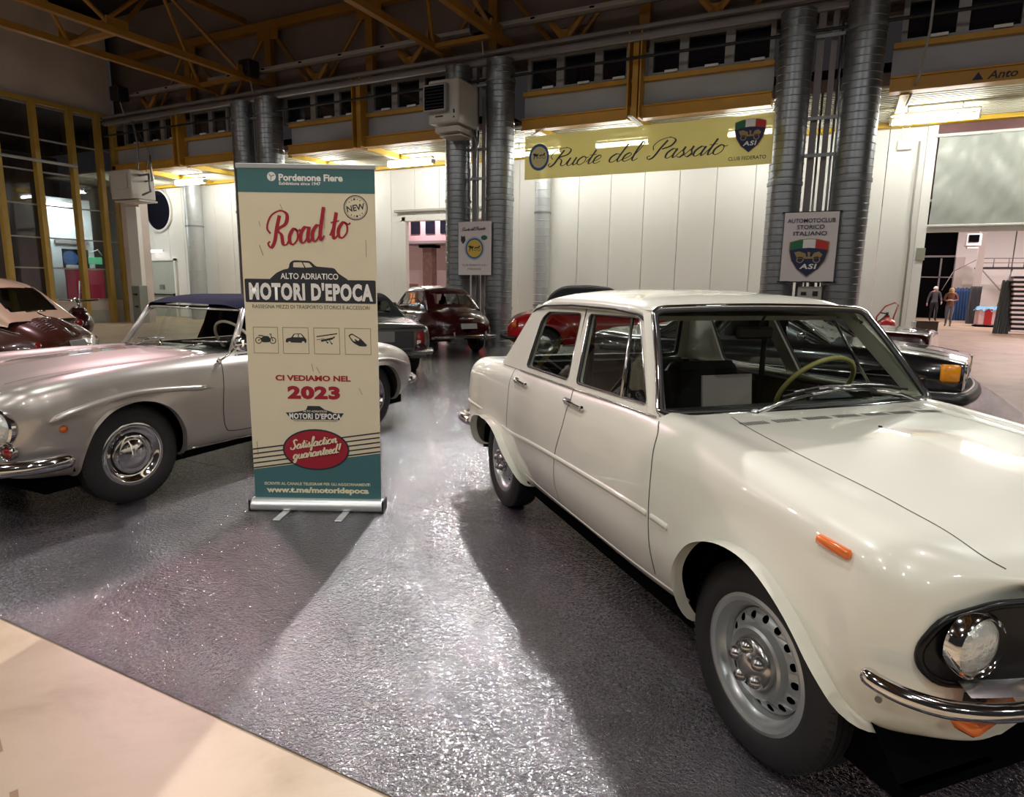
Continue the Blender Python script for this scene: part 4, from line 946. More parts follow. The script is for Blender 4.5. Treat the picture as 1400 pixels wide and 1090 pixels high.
def body_mesh(name, sf, m, parent, arches=(), cut=None, res=.03, flare=.0, flare_w=.05, both=True, m2=None, split=None):
    """sf is the net for the right half (y<0). arches: (cx, cz, polar radius function, vmax index)"""
    us, vs = sf.fine(sf.ku, res), sf.fine(sf.kv, res); G = sf.grid(us, vs); nu, nv = len(us), len(vs)
    keep = np.ones((nu-1, nv-1), bool); lipv = {}
    for (cx, cz, Rf, kmax) in arches:
        d = np.hypot(G[...,0]-cx, G[...,2]-cz); th = np.arctan2(G[...,2]-cz, G[...,0]-cx); R = Rf(th)
        ok = (vs[None,:] <= sf.kv[kmax]) & (np.abs(G[...,1]) > .35)
        ins = (d < R) & ok
        allin = ins[:-1,:-1] & ins[1:,:-1] & ins[:-1,1:] & ins[1:,1:]; keep &= ~allin
        I, J = np.nonzero(ins); use = [(i, j) for i, j in zip(I, J) if not (all(allin[a, b] for a in (i-1, i) for b in (j-1, j) if 0 <= a < nu-1 and 0 <= b < nv-1))]
        if use:
            I = np.array([q[0] for q in use]); J = np.array([q[1] for q in use])
            t = th[I,J]; r = Rf(t); T = np.stack([cx+r*np.cos(t), cz+r*np.sin(t)], 1)
            u, v = sf.solve(T, [0,2], us[I], vs[J]); Q = sf.at(u, v); bad = np.hypot(Q[:,0]-T[:,0], Q[:,2]-T[:,1]) > .004
            Q[bad,0] = T[bad,0]; Q[bad,2] = T[bad,1]; G[I,J] = Q
            for i, j in use: lipv[(i, j)] = 1
        if flare:
            d = np.hypot(G[...,0]-cx, G[...,2]-cz); th = np.arctan2(G[...,2]-cz, G[...,0]-cx); R = Rf(th)
            q = np.maximum(d-R, 0); G[...,1] -= np.where(np.abs(G[...,1]) > .35, flare*np.exp(-(q/flare_w)**2), 0)*(vs[None,:] <= sf.kv[kmax])
    if cut is not None:
        C = (G[:-1,:-1]+G[1:,:-1]+G[:-1,1:]+G[1:,1:])/4; keep &= ~cut(C, (vs[:-1]+vs[1:])/2)
    V = []; F = []; Mi = []
    def emit(G, sgn):
        b = len(V); idx = np.arange(nu*nv).reshape(nu, nv)+b
        P = G.reshape(-1, 3).copy(); P[:,1] *= sgn; V.extend(map(tuple, P)); E = {}
        for i, j in zip(*np.nonzero(keep)):
            q = (idx[i,j], idx[i+1,j], idx[i+1,j+1], idx[i,j+1]); F.append(q if sgn < 0 else q[::-1])
            if split is not None: Mi.append(1 if split(*(G[i,j]+G[i+1,j+1])/2) else 0)
            for a, c in (((i,j),(i+1,j)), ((i+1,j),(i+1,j+1)), ((i+1,j+1),(i,j+1)), ((i,j+1),(i,j))):
                if a in lipv and c in lipv: k = tuple(sorted((a, c))); E[k] = E.get(k, 0)+1
        mp = {}
        for (a, c), n in E.items():
            if n != 1: continue
            for q in (a, c):
                if q not in mp:
                    p = G[q]; mp[q] = len(V); V.append((p[0], (p[1]+.045)*sgn, p[2]))
            F.append((idx[a], idx[c], mp[c], mp[a])); Mi.append(0)
    G2 = G.copy(); G2[...,1] *= -1   # store as +y for mirroring
    emit(G2, -1)
    if both: emit(G2, 1)
    # drop unused vertices, weld the centre line
    bm = bmesh.new(); vv = [bm.verts.new(p) for p in V]
    for k, f in enumerate(F):
        if len(set(f)) < 4: continue
        try:
            fc = bm.faces.new([vv[q] for q in f])
            if split is not None and k < len(Mi): fc.material_index = Mi[k]
        except ValueError: pass
    bmesh.ops.delete(bm, geom=[v for v in bm.verts if not v.link_faces], context='VERTS')
    bmesh.ops.remove_doubles(bm, verts=bm.verts, dist=.0006)
    bmesh.ops.recalc_face_normals(bm, faces=bm.faces)
    for f in bm.faces: f.smooth = True
    me = bpy.data.meshes.new(name); bm.to_mesh(me); bm.free(); me.materials.append(m)
    if m2: me.materials.append(m2)
    me.set_sharp_from_angle(angle=math.radians(50))
    o = bpy.data.objects.new(name, me); COL.objects.link(o); o.parent = parent
    return o
def polar(pts, cx, cz):
    """closed arch outline through the given (x,z) points as radius by angle"""
    a = [(math.atan2(z-cz, x-cx), math.hypot(x-cx, z-cz)) for x, z in pts]; a.sort(); A = np.array([q[0] for q in a]); R = np.array([q[1] for q in a])
    A = np.concatenate([A[-3:]-2*PI, A, A[:3]+2*PI]); R = np.concatenate([R[-3:], R, R[:3]])
    fa = np.linspace(-PI-.3, PI+.3, 721); fr = np.interp(fa, A, R); k = np.hanning(31); k /= k.sum(); fr = np.convolve(np.pad(fr, 15, mode='edge'), k, 'valid')
    return lambda t: np.interp(t, fa, fr)
def row(x, ys, zs, dx=None): return [(x+(dx[i] if dx else 0), -y, z) for i, (y, z) in enumerate(zip(ys, zs))]
def gaps(name, sf, lines, parent, m, w=.006, vlim=None, ax=(0,2), mirror=True, lift=.0008):
    mb = MB()
    for L in lines:
        C = catmull(L, 10) if len(L) > 2 else [np.array(L[0])*(1-t)+np.array(L[1])*t for t in np.linspace(0, 1, 16)]
        P, N = sf.project(C, list(ax), vlim=vlim)
        N *= np.sign((N*np.array([0,-1,1])).sum(1))[:,None]
        mb.ribbon(P, N, w, lift)
        if mirror:
            f = np.array([1,-1,1]); mb.ribbon(P*f, N*f, w, lift)
    return mb.build(name, m, parent)
def strip(name, sf, L, parent, m, r=.008, vlim=None, ax=(0,2), mirror=True, flat=1.0, lift=.0, taper=False, n=10):
    C = catmull(L, n) if len(L) > 2 else [np.array(L[0])*(1-t)+np.array(L[1])*t for t in np.linspace(0, 1, 16)]
    P, N = sf.project(C, list(ax), vlim=vlim); N *= np.sign((N*np.array([0,-1,1])).sum(1))[:,None]; P = P+N*lift
    rr = [r*(min(1, .15+3.5*math.sin(PI*i/(len(P)-1))) if taper else 1) for i in range(len(P))]
    mb = MB().tube(P, rr, 8, flat=flat)
    if mirror: mb.tube(P*np.array([1,-1,1]), rr, 8, flat=flat)
    return mb.build(name, m, parent, True)
def wheel(parent, x, y, R, rr, W, side, style='steel', z=None, rubber=None):
    """side -1: outer face towards -y"""
    z = R if z is None else z; o = None; s = -side
    T = MB(); h = W/2
    prof = [(rr-.01,-h*.55),(rr+.008,-h*.82),(rr+.02,-h*.92),(rr+.35*(R-rr),-h*1.02),(rr+.7*(R-rr),-h*1.0),(R-.018,-h*.88),(R-.006,-h*.78)]
    for k in range(5):
        a = -h*.72+k*h*.36*.8; prof += [(R,a),(R,a+h*.22),(R-.007,a+h*.225),(R-.007,a+h*.285)]
    prof += [(R-.004,h*.8),(R-.03,h*.95),(rr+.3*(R-rr),h),(rr,h*.8)]
    T.lathe([(a, b*s) for a, b in (prof if s > 0 else prof)], n=64)
    tr = T.build('wheel', rubber or M['rubber'], parent, angle=32, loc=(x, y, z))
    if s < 0: tr.data.flip_normals()
    # tread blocks at the outer shoulders
    tb = MB()
    for k in range(72):
        a = 2*PI*k/72; c, q = math.cos(a), math.sin(a)
        tb.add([(c*(R-.030)+q*d*.006, -s*h*.93, q*(R-.030)-c*d*.006) for d in (-1, 1)]+[(c*(R-.001)+q*d*.006, -s*h*.80, q*(R-.001)-c*d*.006) for d in (1, -1)], [(0,1,2,3)])
    tb.build('tread_block', M['black_trim'], tr)
    if style == 'steel':
        rm = MB(); rim = [(rr+.012,-h*.80),(rr+.014,-h*.86),(rr+.002,-h*.90),(rr-.012,-h*.84),(rr-.018,-h*.62),(rr-.030,-h*.50),(rr-.034,-h*.30),(rr-.040,-h*.22)]
        rm.lathe([(a, b*s) for a, b in rim], n=64)
        r0, r1 = rr-.040, .092
        def cone(a, b):
            q = math.hypot(a, b); t = (q-r1)/(r0-r1); return (a, s*(-h*.22-.026*(1-t)**1.0*1.0-.014*math.sin(PI*min(1, max(0, 1.15-t)))), b)
        hl = [circle(.695*rr*math.cos(2*PI*k/16), .695*rr*math.sin(2*PI*k/16), .062*rr, 10) for k in range(16)]
        rings = np.linspace(r0, rr*.64+.012*.0, 2)
        rm.poly([circle(0,0,r0,64)]+[circle(0,0,rr*.64,64)]+hl if False else [circle(0,0,r0,64), circle(0,0,rr*.585,64)]+[[p for p in q] for q in hl], cone, s < 0)
        inner = [(rr*.585, cone(rr*.585,0)[1]*s), (rr*.56, -h*.22-.050), (rr*.52, -h*.22-.056), (rr*.46, -h*.22-.046), (rr*.42, -h*.22-.040), (0.0, -h*.22-.040)]
        rm.lathe([(a, b*s) for a, b in inner], n=64)
        ro = rm.build('rim', M['rim_silver'], tr, angle=35)
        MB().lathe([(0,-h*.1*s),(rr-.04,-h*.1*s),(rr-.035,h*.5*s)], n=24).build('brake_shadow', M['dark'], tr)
        cp = MB(); b0 = -h*.22-.040
        cp.lathe([(a, q*s) for a, q in [(.42*rr,b0),(.41*rr,b0-.018),(.36*rr,b0-.032),(.26*rr,b0-.034),(.2*rr,b0-.046),(.12*rr,b0-.054),(0,b0-.056)]], n=32)
        for k in range(5):
            a = 2*PI*k/5+.5; c, q = math.cos(a)*.27*rr, math.sin(a)*.27*rr
            cp.lathe([(t, s*(b0-.022-u)) for t, u in ((.125*rr,0),(.12*rr,.018),(.07*rr,.032),(0,.036))], (c,0,q), n=12)
        cp.build('hubcap', M['chrome_dull'], tr, angle=50)
    elif style == 'chrome':
        rm = MB().lathe([(a, b*s) for a, b in [(rr+.012,-h*.80),(rr+.016,-h*.9),(rr+.0,-h*.96),(rr-.016,-h*.90),(rr-.024,-h*.74),(rr-.05,-h*.66),(rr-.052,-h*.6)]], n=64)
        rm.build('rim_ring', M['chrome'], tr, angle=50)
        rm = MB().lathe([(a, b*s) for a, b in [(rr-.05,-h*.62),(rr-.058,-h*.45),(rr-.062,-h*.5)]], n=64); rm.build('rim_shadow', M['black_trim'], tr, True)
        c = MB().lathe([(a, b*s) for a, b in [(rr-.060,-h*.56),(rr-.064,-h*.80),(rr-.075,-h*.86),(rr-.090,-h*.84),(rr-.10,-h*.88),(rr*.35,-h*1.06),(0,-h*1.10)]], n=64)
        co = c.build('hubcap', M['chrome'], tr, angle=50)
        st = MB(); y0 = -(h*1.13)*s
        for k in range(3):
            a = PI/2+k*2*PI/3; st.poly([[(.050*math.cos(a),.050*math.sin(a)),(.010*math.cos(a+1.05),.010*math.sin(a+1.05)),(0,0),(.010*math.cos(a-1.05),.010*math.sin(a-1.05))]], lambda p, q: (p, y0+s*.004*(math.hypot(p,q)/.05), q), s > 0)
        st.build('star_emblem', M['rim_silver'], co)
    else:
        rm = MB().lathe([(a, b*s) for a, b in [(rr+.01,-h*.8),(rr,-h*.9),(rr-.02,-h*.7),(rr-.05,-h*.5),(rr*.5,-h*.75),(0,-h*.8)]], n=32); rm.build('rim', M['chrome_dull'], tr, angle=40)
    return tr
def liners(parent, arch, yo=.68, yi=.38, m=None):
    """dark wheel housings"""
    for (cx, cz, Rf, k) in arch:
        for sg in (-1, 1):
            mb = MB(); n = 28; vs = []
            for yy in (yo, yi):
                for i in range(n+1):
                    a = -.5+(PI+1.0)*i/n; r = float(Rf(((a+PI) % (2*PI))-PI))+.012; vs.append((cx+r*math.cos(a), sg*yy, max(.30, cz+r*math.sin(a))))
            fs = [(i, i+1, n+2+i, n+1+i) for i in range(n)]; mb.add(vs, fs)
            vs2 = vs[n+1:]; c = len(vs2); mb.add(vs2+[(cx, sg*yi, cz-.05)], [(i, i+1, c) for i in range(n)])
            mb.build('wheel_housing', m or M['dark'], parent)
def lamp(parent, c, r, name='headlight', d=(1,0,0), depth=.03, ring=.014, lens=None, ringm=None, ry=None):
    """round lamp facing d"""
    rot = Vector((0,0,1)).rotation_difference(Vector(d)).to_matrix().to_4x4(); rot.translation = Vector(c)
    o = MB().lathe([(r-.004,-.02),(r+ring,-.02),(r+ring,.006),(r+ring*.5,.014),(r,.008),(r-.003,-.012)], axis='Z', n=36).build(name, ringm or M['chrome'], parent, angle=45); o.matrix_local = rot
    MB().lathe([(r,.0),(r*.9,depth*.35),(r*.6,depth*.75),(r*.3,depth*.95),(0,depth)], axis='Z', n=32).build('lens', lens or M['lamp_glass'], o, True)
    return o
def sheet(name, pts, m, parent, th=.004, smooth=False):
    """4-corner bilinear sheet subdivided 6x6"""
    a, b, c, d = [np.array(p, float) for p in pts]; n = 6; V = []
    for i in range(n+1):
        for j in range(n+1): s, t = i/n, j/n; V.append((1-s)*(1-t)*a+s*(1-t)*b+s*t*c+(1-s)*t*d)
    return MB().add(V, [(i*(n+1)+j, (i+1)*(n+1)+j, (i+1)*(n+1)+j+1, i*(n+1)+j+1) for i in range(n) for j in range(n)]).build(name, m, parent, True)
def seat(parent, x, y, w=.5, z=.30, zb=1.0, m=None, head=False, lean=.18):
    m = m or M['seat_black']
    o = MB().box((x+.05,y,z), (.5,w,.16), bev=.05).build('seat', m, parent, angle=40)
    b = MB(); H = zb-z
    b.box((x-.22-lean*.3,y,z+H/2), (.14,w,H), ry=-lean, bev=.05); b.build('backrest', m, o, angle=40)
    if head: MB().box((x-.30-lean*.6,y,zb+.09), (.09,w*.55,.18), ry=-lean, bev=.04).build('headrest', m, o, angle=40)
    return o
def steering(parent, c, r, m, tilt=1.1, tube=.011):
    """wheel rim facing backwards (-x) and up"""
    n = 40; rot = Matrix.Rotation(PI/2-tilt, 3, 'Y'); C = Vector(c)
    P = [C+rot @ Vector((0, r*math.cos(2*PI*k/n), r*math.sin(2*PI*k/n))) for k in range(n)]
    o = MB().tube(P, tube, 8, closed=True).build('steering_wheel', m, parent, True)
    s = MB()
    for a in (0, PI, -PI/2): s.tube([C+rot @ Vector((.03,0,0)), C+rot @ Vector((0, r*math.cos(a), r*math.sin(a)))], .007, 6)
    s.tube([C+rot @ Vector((.0,0,0)), C+rot @ Vector((.35,0,0))], .025, 8); s.build('spoke', M['black_trim'], o, True)
    return o
# ================================================================ the white saloon (x forward, y left, origin between the rear wheels)
WC = empty('white_saloon', (-1.446,4.144,0), -.756, 'cream white four-door classic saloon with double headlights filling the right foreground', 'car')
WB = 2.44
def wrow(x, zb, w, ys, zs): return row(x, ys, zs)
R_ = []
R_.append(row(-.775, [.03,.05,.06,.06,.06,.06,.05,.04,.02,0], [.52,.53,.56,.60,.64,.67,.69,.70,.705,.71]))
R_.append(row(-.765, [.28,.52,.585,.605,.605,.59,.55,.42,.23,0], [.40,.44,.51,.61,.70,.77,.80,.81,.815,.82]))
R_.append(row(-.73, [.40,.63,.675,.69,.69,.67,.62,.47,.26,0], [.36,.40,.49,.61,.73,.82,.865,.88,.885,.89]))
R_.append(row(-.62, [.48,.685,.73,.745,.74,.72,.665,.50,.28,0], [.33,.37,.48,.61,.745,.85,.905,.92,.925,.93]))
R_.append(row(-.30, [.50,.70,.755,.77,.765,.745,.69,.52,.29,0], [.31,.35,.46,.61,.76,.875,.935,.95,.955,.96]))
R_.append(row(.05, [.50,.69,.76,.78,.775,.752,.70,.55,.30,0], [.30,.33,.455,.61,.77,.885,.95,.965,.97,.97]))
R_.append(row(.45, [.50,.68,.76,.78,.775,.752,.703,.55,.30,0], [.27,.30,.45,.61,.77,.885,.953,.965,.965,.965]))
R_.append(row(1.15, [.50,.68,.76,.78,.775,.752,.703,.55,.30,0], [.27,.30,.45,.61,.77,.885,.958,.965,.965,.965]))
R_.append(row(1.85, [.50,.68,.76,.78,.775,.752,.703,.55,.30,0], [.27,.30,.45,.61,.77,.885,.965,.972,.972,.972]))
R_.append(row(2.10, [.50,.68,.76,.78,.775,.752,.700,.55,.30,0], [.29,.31,.455,.61,.77,.882,.950,.958,.965,.968]))
R_.append(row(2.44, [.50,.69,.76,.78,.775,.750,.690,.54,.29,0], [.30,.34,.46,.61,.765,.868,.918,.925,.938,.942]))
R_.append(row(2.72, [.50,.69,.75,.773,.768,.742,.680,.53,.28,0], [.33,.37,.475,.61,.755,.848,.888,.894,.908,.913]))
R_.append(row(2.88, [.48,.665,.725,.750,.748,.722,.660,.51,.27,0], [.36,.395,.485,.61,.74,.822,.860,.866,.880,.886]))
R_.append(row(2.935, [.46,.62,.675,.700,.700,.680,.625,.49,.26,0], [.375,.405,.49,.605,.72,.790,.828,.842,.862,.870], [0,0,0,0,0,0,0,.012,.02,.02]))
R_.append(row(2.965, [.44,.56,.60,.610,.612,.600,.560,.45,.25,0], [.385,.405,.50,.60,.70,.765,.800,.815,.835,.842], [0,0,0,0,0,.004,.012,.035,.05,.055]))
R_.append(row(2.975, [.38,.42,.40,.37,.37,.37,.36,.32,.20,0], [.395,.415,.50,.60,.66,.72,.762,.782,.790,.795], [0,0,0,0,0,0,.012,.040,.058,.065]))
R_.append(row(2.970, [.03,.04,.05,.05,.05,.05,.05,.04,.02,0], [.56,.57,.58,.60,.62,.63,.64,.645,.65,.65]))
WS = Surf(R_)
fa = polar([(2.18,.10),(2.15,.30),(2.155,.42),(2.18,.54),(2.26,.645),(2.39,.70),(2.52,.70),(2.645,.64),(2.745,.53),(2.81,.43),(2.865,.375),(2.93,.30),(2.95,.1),(2.5,-.2)], 2.48, .31)
ra = polar([(-.39,.1),(-.375,.30),(-.35,.45),(-.27,.55),(-.15,.590),(0,.598),(.13,.592),(.25,.555),(.36,.46),(.44,.36),(.48,.28),(.50,.1),(0,-.2)], .04, .31)
WA = [(2.48,.31,fa,4),(.04,.31,ra,4)]
def wcut(C, vm):
    x, y = C[...,0], np.abs(C[...,1]); return (x > .12) & (x < 1.80) & (y < .655) & (C[...,2] > .93)
body_mesh('body', WS, M['white_paint'], WC, WA, wcut, res=.024, flare=.012, flare_w=.05)
liners(WC, WA, .70, .40)
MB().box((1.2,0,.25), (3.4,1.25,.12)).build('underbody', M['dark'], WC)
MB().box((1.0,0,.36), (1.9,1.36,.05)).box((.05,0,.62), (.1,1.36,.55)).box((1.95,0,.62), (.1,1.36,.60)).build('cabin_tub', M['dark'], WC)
for s in (-1, 1): MB().box((1.0,s*.66,.66), (1.85,.03,.56)).build('door_card', M['seat_tan'], WC)
# panel gaps
gaps('door_gap', WS, [[(1.865,.955),(1.905,.90),(1.93,.75),(1.935,.60),(1.94,.46),(1.925,.375)], [(1.10,.955),(1.14,.90),(1.125,.78),(1.06,.62),(1.04,.50),(1.02,.37)], [(.27,.955),(.31,.88),(.335,.75),(.335,.60)]], WC, M['gap'], .0055, vlim=(0,6))
gaps('hood_gap', WS, [[(1.93,-.44),(2.1,-.485),(2.3,-.505),(2.6,-.515),(2.8,-.52),(2.93,-.515),(3.0,-.47)]], WC, M['gap'], .004, vlim=(6,9), ax=(0,1))
gaps('boot_gap', WS, [[(-.05,-.50),(-.35,-.50),(-.60,-.48),(-.72,-.44)]], WC, M['gap'], .005, vlim=(6,9), ax=(0,1))
strip('side_moulding', WS, [(-.62,.620),(-.30,.618),(.0,.628),(.36,.592),(.7,.604),(1.1,.615),(1.6,.622),(1.92,.622)], WC, M['white_paint'], .010, vlim=(1,5), lift=-.002, flat=1.3)
strip('front_moulding', WS, [(1.95,.622),(2.0,.621),(2.06,.618)], WC, M['white_paint'], .010, vlim=(1,5), lift=-.002, flat=1.3)
strip('sill_moulding', WS, [(.48,.37),(.8,.345),(1.3,.335),(1.9,.345),(2.12,.36)], WC, M['white_paint'], .006, vlim=(0,3), lift=-.002)
# fender crease line along the bonnet side
#strip('fender_crease', WS, [(1.98,.925),(2.3,.905),(2.6,.878),(2.85,.838)], WC, M['white_paint'], .007, vlim=(4,7), lift=-.0045)
# cowl grille: groups of slots
cg = MB()
for g in range(7):
    yc = -.42+g*.145
    for k in range(9):
        yy = yc-.052+k*.013; P, N = WS.project([(2.055-.02*0,-abs(yy)),(2.015,-abs(yy))], [0,1], vlim=(6,9)); f = np.array([1, 1 if yy <= 0 else -1, 1]); cg.ribbon(P*f, np.abs(N)*f*np.array([1,-1,1]), .006, .001)
cg.build('cowl_slot', M['gap_dark'], WC)
cgp = MB()
for yy in (0.0,): 
    P, N = WS.project([(2.20,-.001),(2.205,-.001)], [0,1], vlim=(6,9)); cgp.lathe([(.006,0),(.007,.004),(.002,.005),(0,.005)], tuple(P[0]), axis='Z', n=10)
cgp.build('washer_jet', M['black_trim'], WC)
# roof
rr = []
for x, z, yk, dz in ((.17,1.285,.53,-.01),(.27,1.325,.55,0),(.42,1.352,.565,0),(.80,1.368,.572,0),(1.25,1.366,.572,0),(1.46,1.352,.566,0),(1.545,1.322,.556,-.01)):
    c = (x-.17)/1.375; bow = .05*math.sin(PI*min(1, max(0, c)))
    dxk = [0,0,0,0,0,0]; e = 1 if x > 1.4 else (-1 if x < .3 else 0)
    rr.append([(x+ (0 if e <= 0 else -.0)+e*dd, -y, zz) for dd, y, zz in zip((0,0,.0,.005,.01,.012), (yk,yk+.008,yk-.012,yk-.07,yk*.55,0), (z-.035,z-.015,z+.012,z+.030,z+.045+bow*.3,z+.052+bow*.35))])
RF = Surf(rr); body_mesh('roof', RF, M['white_paint'], WC, res=.03)
MB().box((.85,0,1.315), (1.25,1.0,.02)).build('headliner', mat('pale headliner', (.35,.33,.30), .8), WC)
dr = MB()
for s in (-1, 1): dr.tube([(.17,s*.575,1.262),(.27,s*.577,1.308),(.42,s*.582,1.334),(.8,s*.588,1.350),(1.25,s*.588,1.348),(1.46,s*.582,1.333),(1.55,s*.582,1.295)], .0065, 6)
dr.build('drip_rail', M['gap_dark'], WC, True)
# side frames with window openings
def gy(z): return .703-(z-.955)*(.703-.562)/(1.325-.955)
for s in (-1, 1):
    outer = [(.02,.955),(.10,1.08),(.20,1.26),(.26,1.335),(.8,1.352),(1.50,1.345),(1.66,1.19),(1.86,.955)]
    rw = rounded([(.43,.985),(1.01,.985),(.885,1.312),(.46,1.300),(.40,1.26)], .03, 4); fw = rounded([(1.105,.985),(1.745,.992),(1.455,1.318),(.975,1.312)], .028, 4)
    for k, (off, nm) in enumerate(((0.0,'pillar_frame'),)):
        fn = lambda a, b, s=s: (a, s*(gy(b)+.004), b)
        mb = MB(); mb.poly([outer, rw, fw], fn, s > 0)
        fi = lambda a, b, s=s: (a, s*(gy(b)-.026), b)
        mb.poly([outer, rw, fw], fi, s < 0)
        for lp in (rw, fw):
            n = len(lp); vs = [fn(*p) for p in lp]+[fi(*p) for p in lp]; mb.add(vs, [(i, (i+1) % n, n+(i+1) % n, n+i) for i in range(n)])
        mb.build(nm, M['white_paint'], WC, angle=30)
    # black rubber and bright beads round the glass, vent divider
    for lp in (rw, fw):
        P = [(a, s*(gy(b)-.004), b) for a, b in lp]; MB().tube(P, .0075, 6, closed=True).build('window_seal', M['black_trim'], WC, True)
        P = [(a, s*(gy(b)+.006), b) for a, b in lp]; MB().tube(P, .0032, 6, closed=True).build('window_bead', M['chrome'], WC, True)
        MB().poly([lp], lambda a, b, s=s: (a, s*(gy(b)-.012), b), s > 0).build('window_glass', M['glass'], WC)
    MB().tube([(1.385,s*(gy(1.315)+.000),1.315),(1.535,s*(gy(.99)+.000),.99)], .008, 6).build('vent_divider', M['chrome_dull'], WC, True)
    MB().tube([(1.03,s*(gy(1.0)+.006),.965),(.925,s*(gy(1.33)+.006),1.335)], .0025, 6).build('door_edge', M['gap'], WC, True)
    # belt bead
    MB().tube([(.36,s*.712,.957),(1.08,s*.712,.96),(1.84,s*.712,.967)], .004, 6).build('belt_bead', M['chrome_dull'], WC, True)
    # handles
    for hx, hz in ((1.10,.905),(.38,.905)):
        P, N = WS.project([(hx,hz),(hx+.2,hz-.004)], [0,2], vlim=(3,7)); a = P[0]*np.array([1,-s if s > 0 else 1,1]); b = P[1]*np.array([1,-s if s > 0 else 1,1])
        if s > 0: a[1] = abs(a[1]); b[1] = abs(b[1])
        o_ = np.array([0,s*.022,0]); h = MB().tube([a+o_*.2, a+o_+np.array([.03,0,.004]), a+o_+np.array([.12,0,.0]), b+o_*.9], [.012,.013,.009,.010], 8, flat=.8)
        h.box(tuple(a+o_*.3+np.array([.025,0,-.004])), (.07,.014,.034), bev=.005).lathe([(.012,0),(.010,s*.012),(0,s*.014)], tuple(b+o_*.5), n=12)
        h.build('door_handle', M['chrome'], WC, angle=60)
# windscreen: glass, seal and bright frame
def wsp(y, t, out=0.0):
    """point on the curved screen; t 0 at the base, 1 at the header"""
    x0, z0 = 1.875-.10*(y/.7)**2*.35, .965+.0*y; x1, z1 = 1.565-.09*(y/.57)**2*.2, 1.350-.012*(y/.56)**2+.018
    return ((1-t)*x0+t*x1+.012*math.sin(PI*t)+out*.78, (1-t)*y*1.0+t*y*1.0, (1-t)*z0+t*z1+out*.62)
def wedge(n=18):
    """windscreen outline, clockwise, rounded corners: (half widths .69 base, .56 top)"""
    L = rounded([(-.695,.01),(.695,.01),(.565,.985),(-.565,.985)], .07, 7); out = []
    m = len(L)
    for i in range(m):
        a, b = np.array(L[i]), np.array(L[(i+1) % m]); k = max(1, int(np.hypot(*(b-a)*np.array([1,.48]))/.08))
        for q in range(k): out.append(tuple(a+(b-a)*q/k))
    return out
oe = wedge()
MB().poly([oe], lambda a, b: wsp(a, b)).build('windshield', M['glass'], WC)
# finer glass surface so that it curves: rebuild on a grid
gw = WC.children[-1]; bpy.data.objects.remove(gw)
g = MB(); n1, n2 = 24, 12; g.add([wsp((.565+(.695-.565)*(1-j/n2))*(-1+2*i/n1), .01+.975*j/n2) for i in range(n1+1) for j in range(n2+1)], [(i*(n2+1)+j,(i+1)*(n2+1)+j,(i+1)*(n2+1)+j+1,i*(n2+1)+j+1) for i in range(n1) for j in range(n2)])
g.build('windshield', M['glass'], WC, True)
MB().tube([wsp(a,b,.004) for a, b in oe], .016, 8, closed=True, flat=.6).build('windshield_seal', M['black_trim'], WC, True)
MB().tube([wsp(a*1.018,.5+(b-.5)*1.035,.012) for a, b in oe], .0095, 8, closed=True).build('windshield_trim', M['chrome'], WC, True)
# A-pillar skins and header
for s in (-1, 1):
    V = []
    for j in range(9):
        t = j/8; w = .698+(.568-.698)*t; a = wsp(s*w,t,-.004); b = (a[0]-.055, s*(w+.012), a[2]+.0); V += [a, b]
    MB().add(V, [(2*j,2*j+1,2*j+3,2*j+2) for j in range(8)]).build('a_pillar', M['white_paint'], WC, True)
V = []
for i in range(25):
    y = -.58+1.16*i/24; a = wsp(y,1.0,-.004); V += [a, (a[0]-.06,y,a[2]+.006)]
MB().add(V, [(2*j,2*j+1,2*j+3,2*j+2) for j in range(24)]).build('header_panel', M['white_paint'], WC, True)
# rear screen
def rsp(y, t, out=0.0): return (-.03+.24*t+.0*y+.06*(y/.6)**2*(1-t)-out*.8, y, .97+.335*t+out*.5)
g = MB(); g.add([rsp((.50+.08*(1-j/8))*(-1+2*i/16), .04+.9*j/8) for i in range(17) for j in range(9)], [(i*9+j,(i+1)*9+j,(i+1)*9+j+1,i*9+j+1) for i in range(16) for j in range(8)])
g.build('rear_window', M['glass'], WC, True)
oe2 = rounded([(-.58,.03),(.58,.03),(.50,.95),(-.50,.95)], .08, 6); MB().tube([rsp(a,b,.006) for a, b in oe2], .016, 8, closed=True).build('rear_window_seal', M['black_trim'], WC, True)
for s in (-1, 1):
    V = []
    for j in range(7):
        t = j/6; w = .57-.07*t; a = rsp(s*w,t*.98,0); V += [a, (.02+.22*t, s*(gy(.955+.37*t)+.003), .955+.372*t)]
    MB().add(V, [(2*j,2*j+1,2*j+3,2*j+2) for j in range(6)]).build('c_pillar', M['white_paint'], WC, True)
# interior
seat(WC, .98, -.34, .50, .45, 1.02, head=False); seat(WC, .98, .34, .50, .45, 1.02)
o = MB().box((.36,0,.50), (.5,1.25,.18), bev=.06).build('rear_bench', M['seat_black'], WC, angle=40); MB().box((.13,0,.76), (.15,1.25,.44), ry=-.2, bev=.06).build('bench_back', M['seat_black'], o, angle=40)
MB().box((.0,0,.95), (.25,1.25,.02)).build('parcel_shelf', M['seat_black'], WC)
d = MB().box((1.80,0,.925), (.22,1.34,.09), bev=.03).build('dashboard', M['seat_black'], WC, angle=40); MB().box((1.69,.34,.95), (.06,.36,.09), bev=.02).build('instrument_hood', M['black_gloss'], d, angle=40)
steering(WC, (1.53,.35,.985), .195, M['steer'], tilt=.95, tube=.0115)
MB().box((1.30,.03,.945), (.012,.29,.17), ry=-.1).build('paper_sheet', M['paper'], WC)
MB().box((1.50,0,1.25), (.03,.2,.055), bev=.01).tube([(1.52,0,1.27),(1.56,0,1.33)], .006, 6).build('interior_mirror', M['black_trim'], WC)
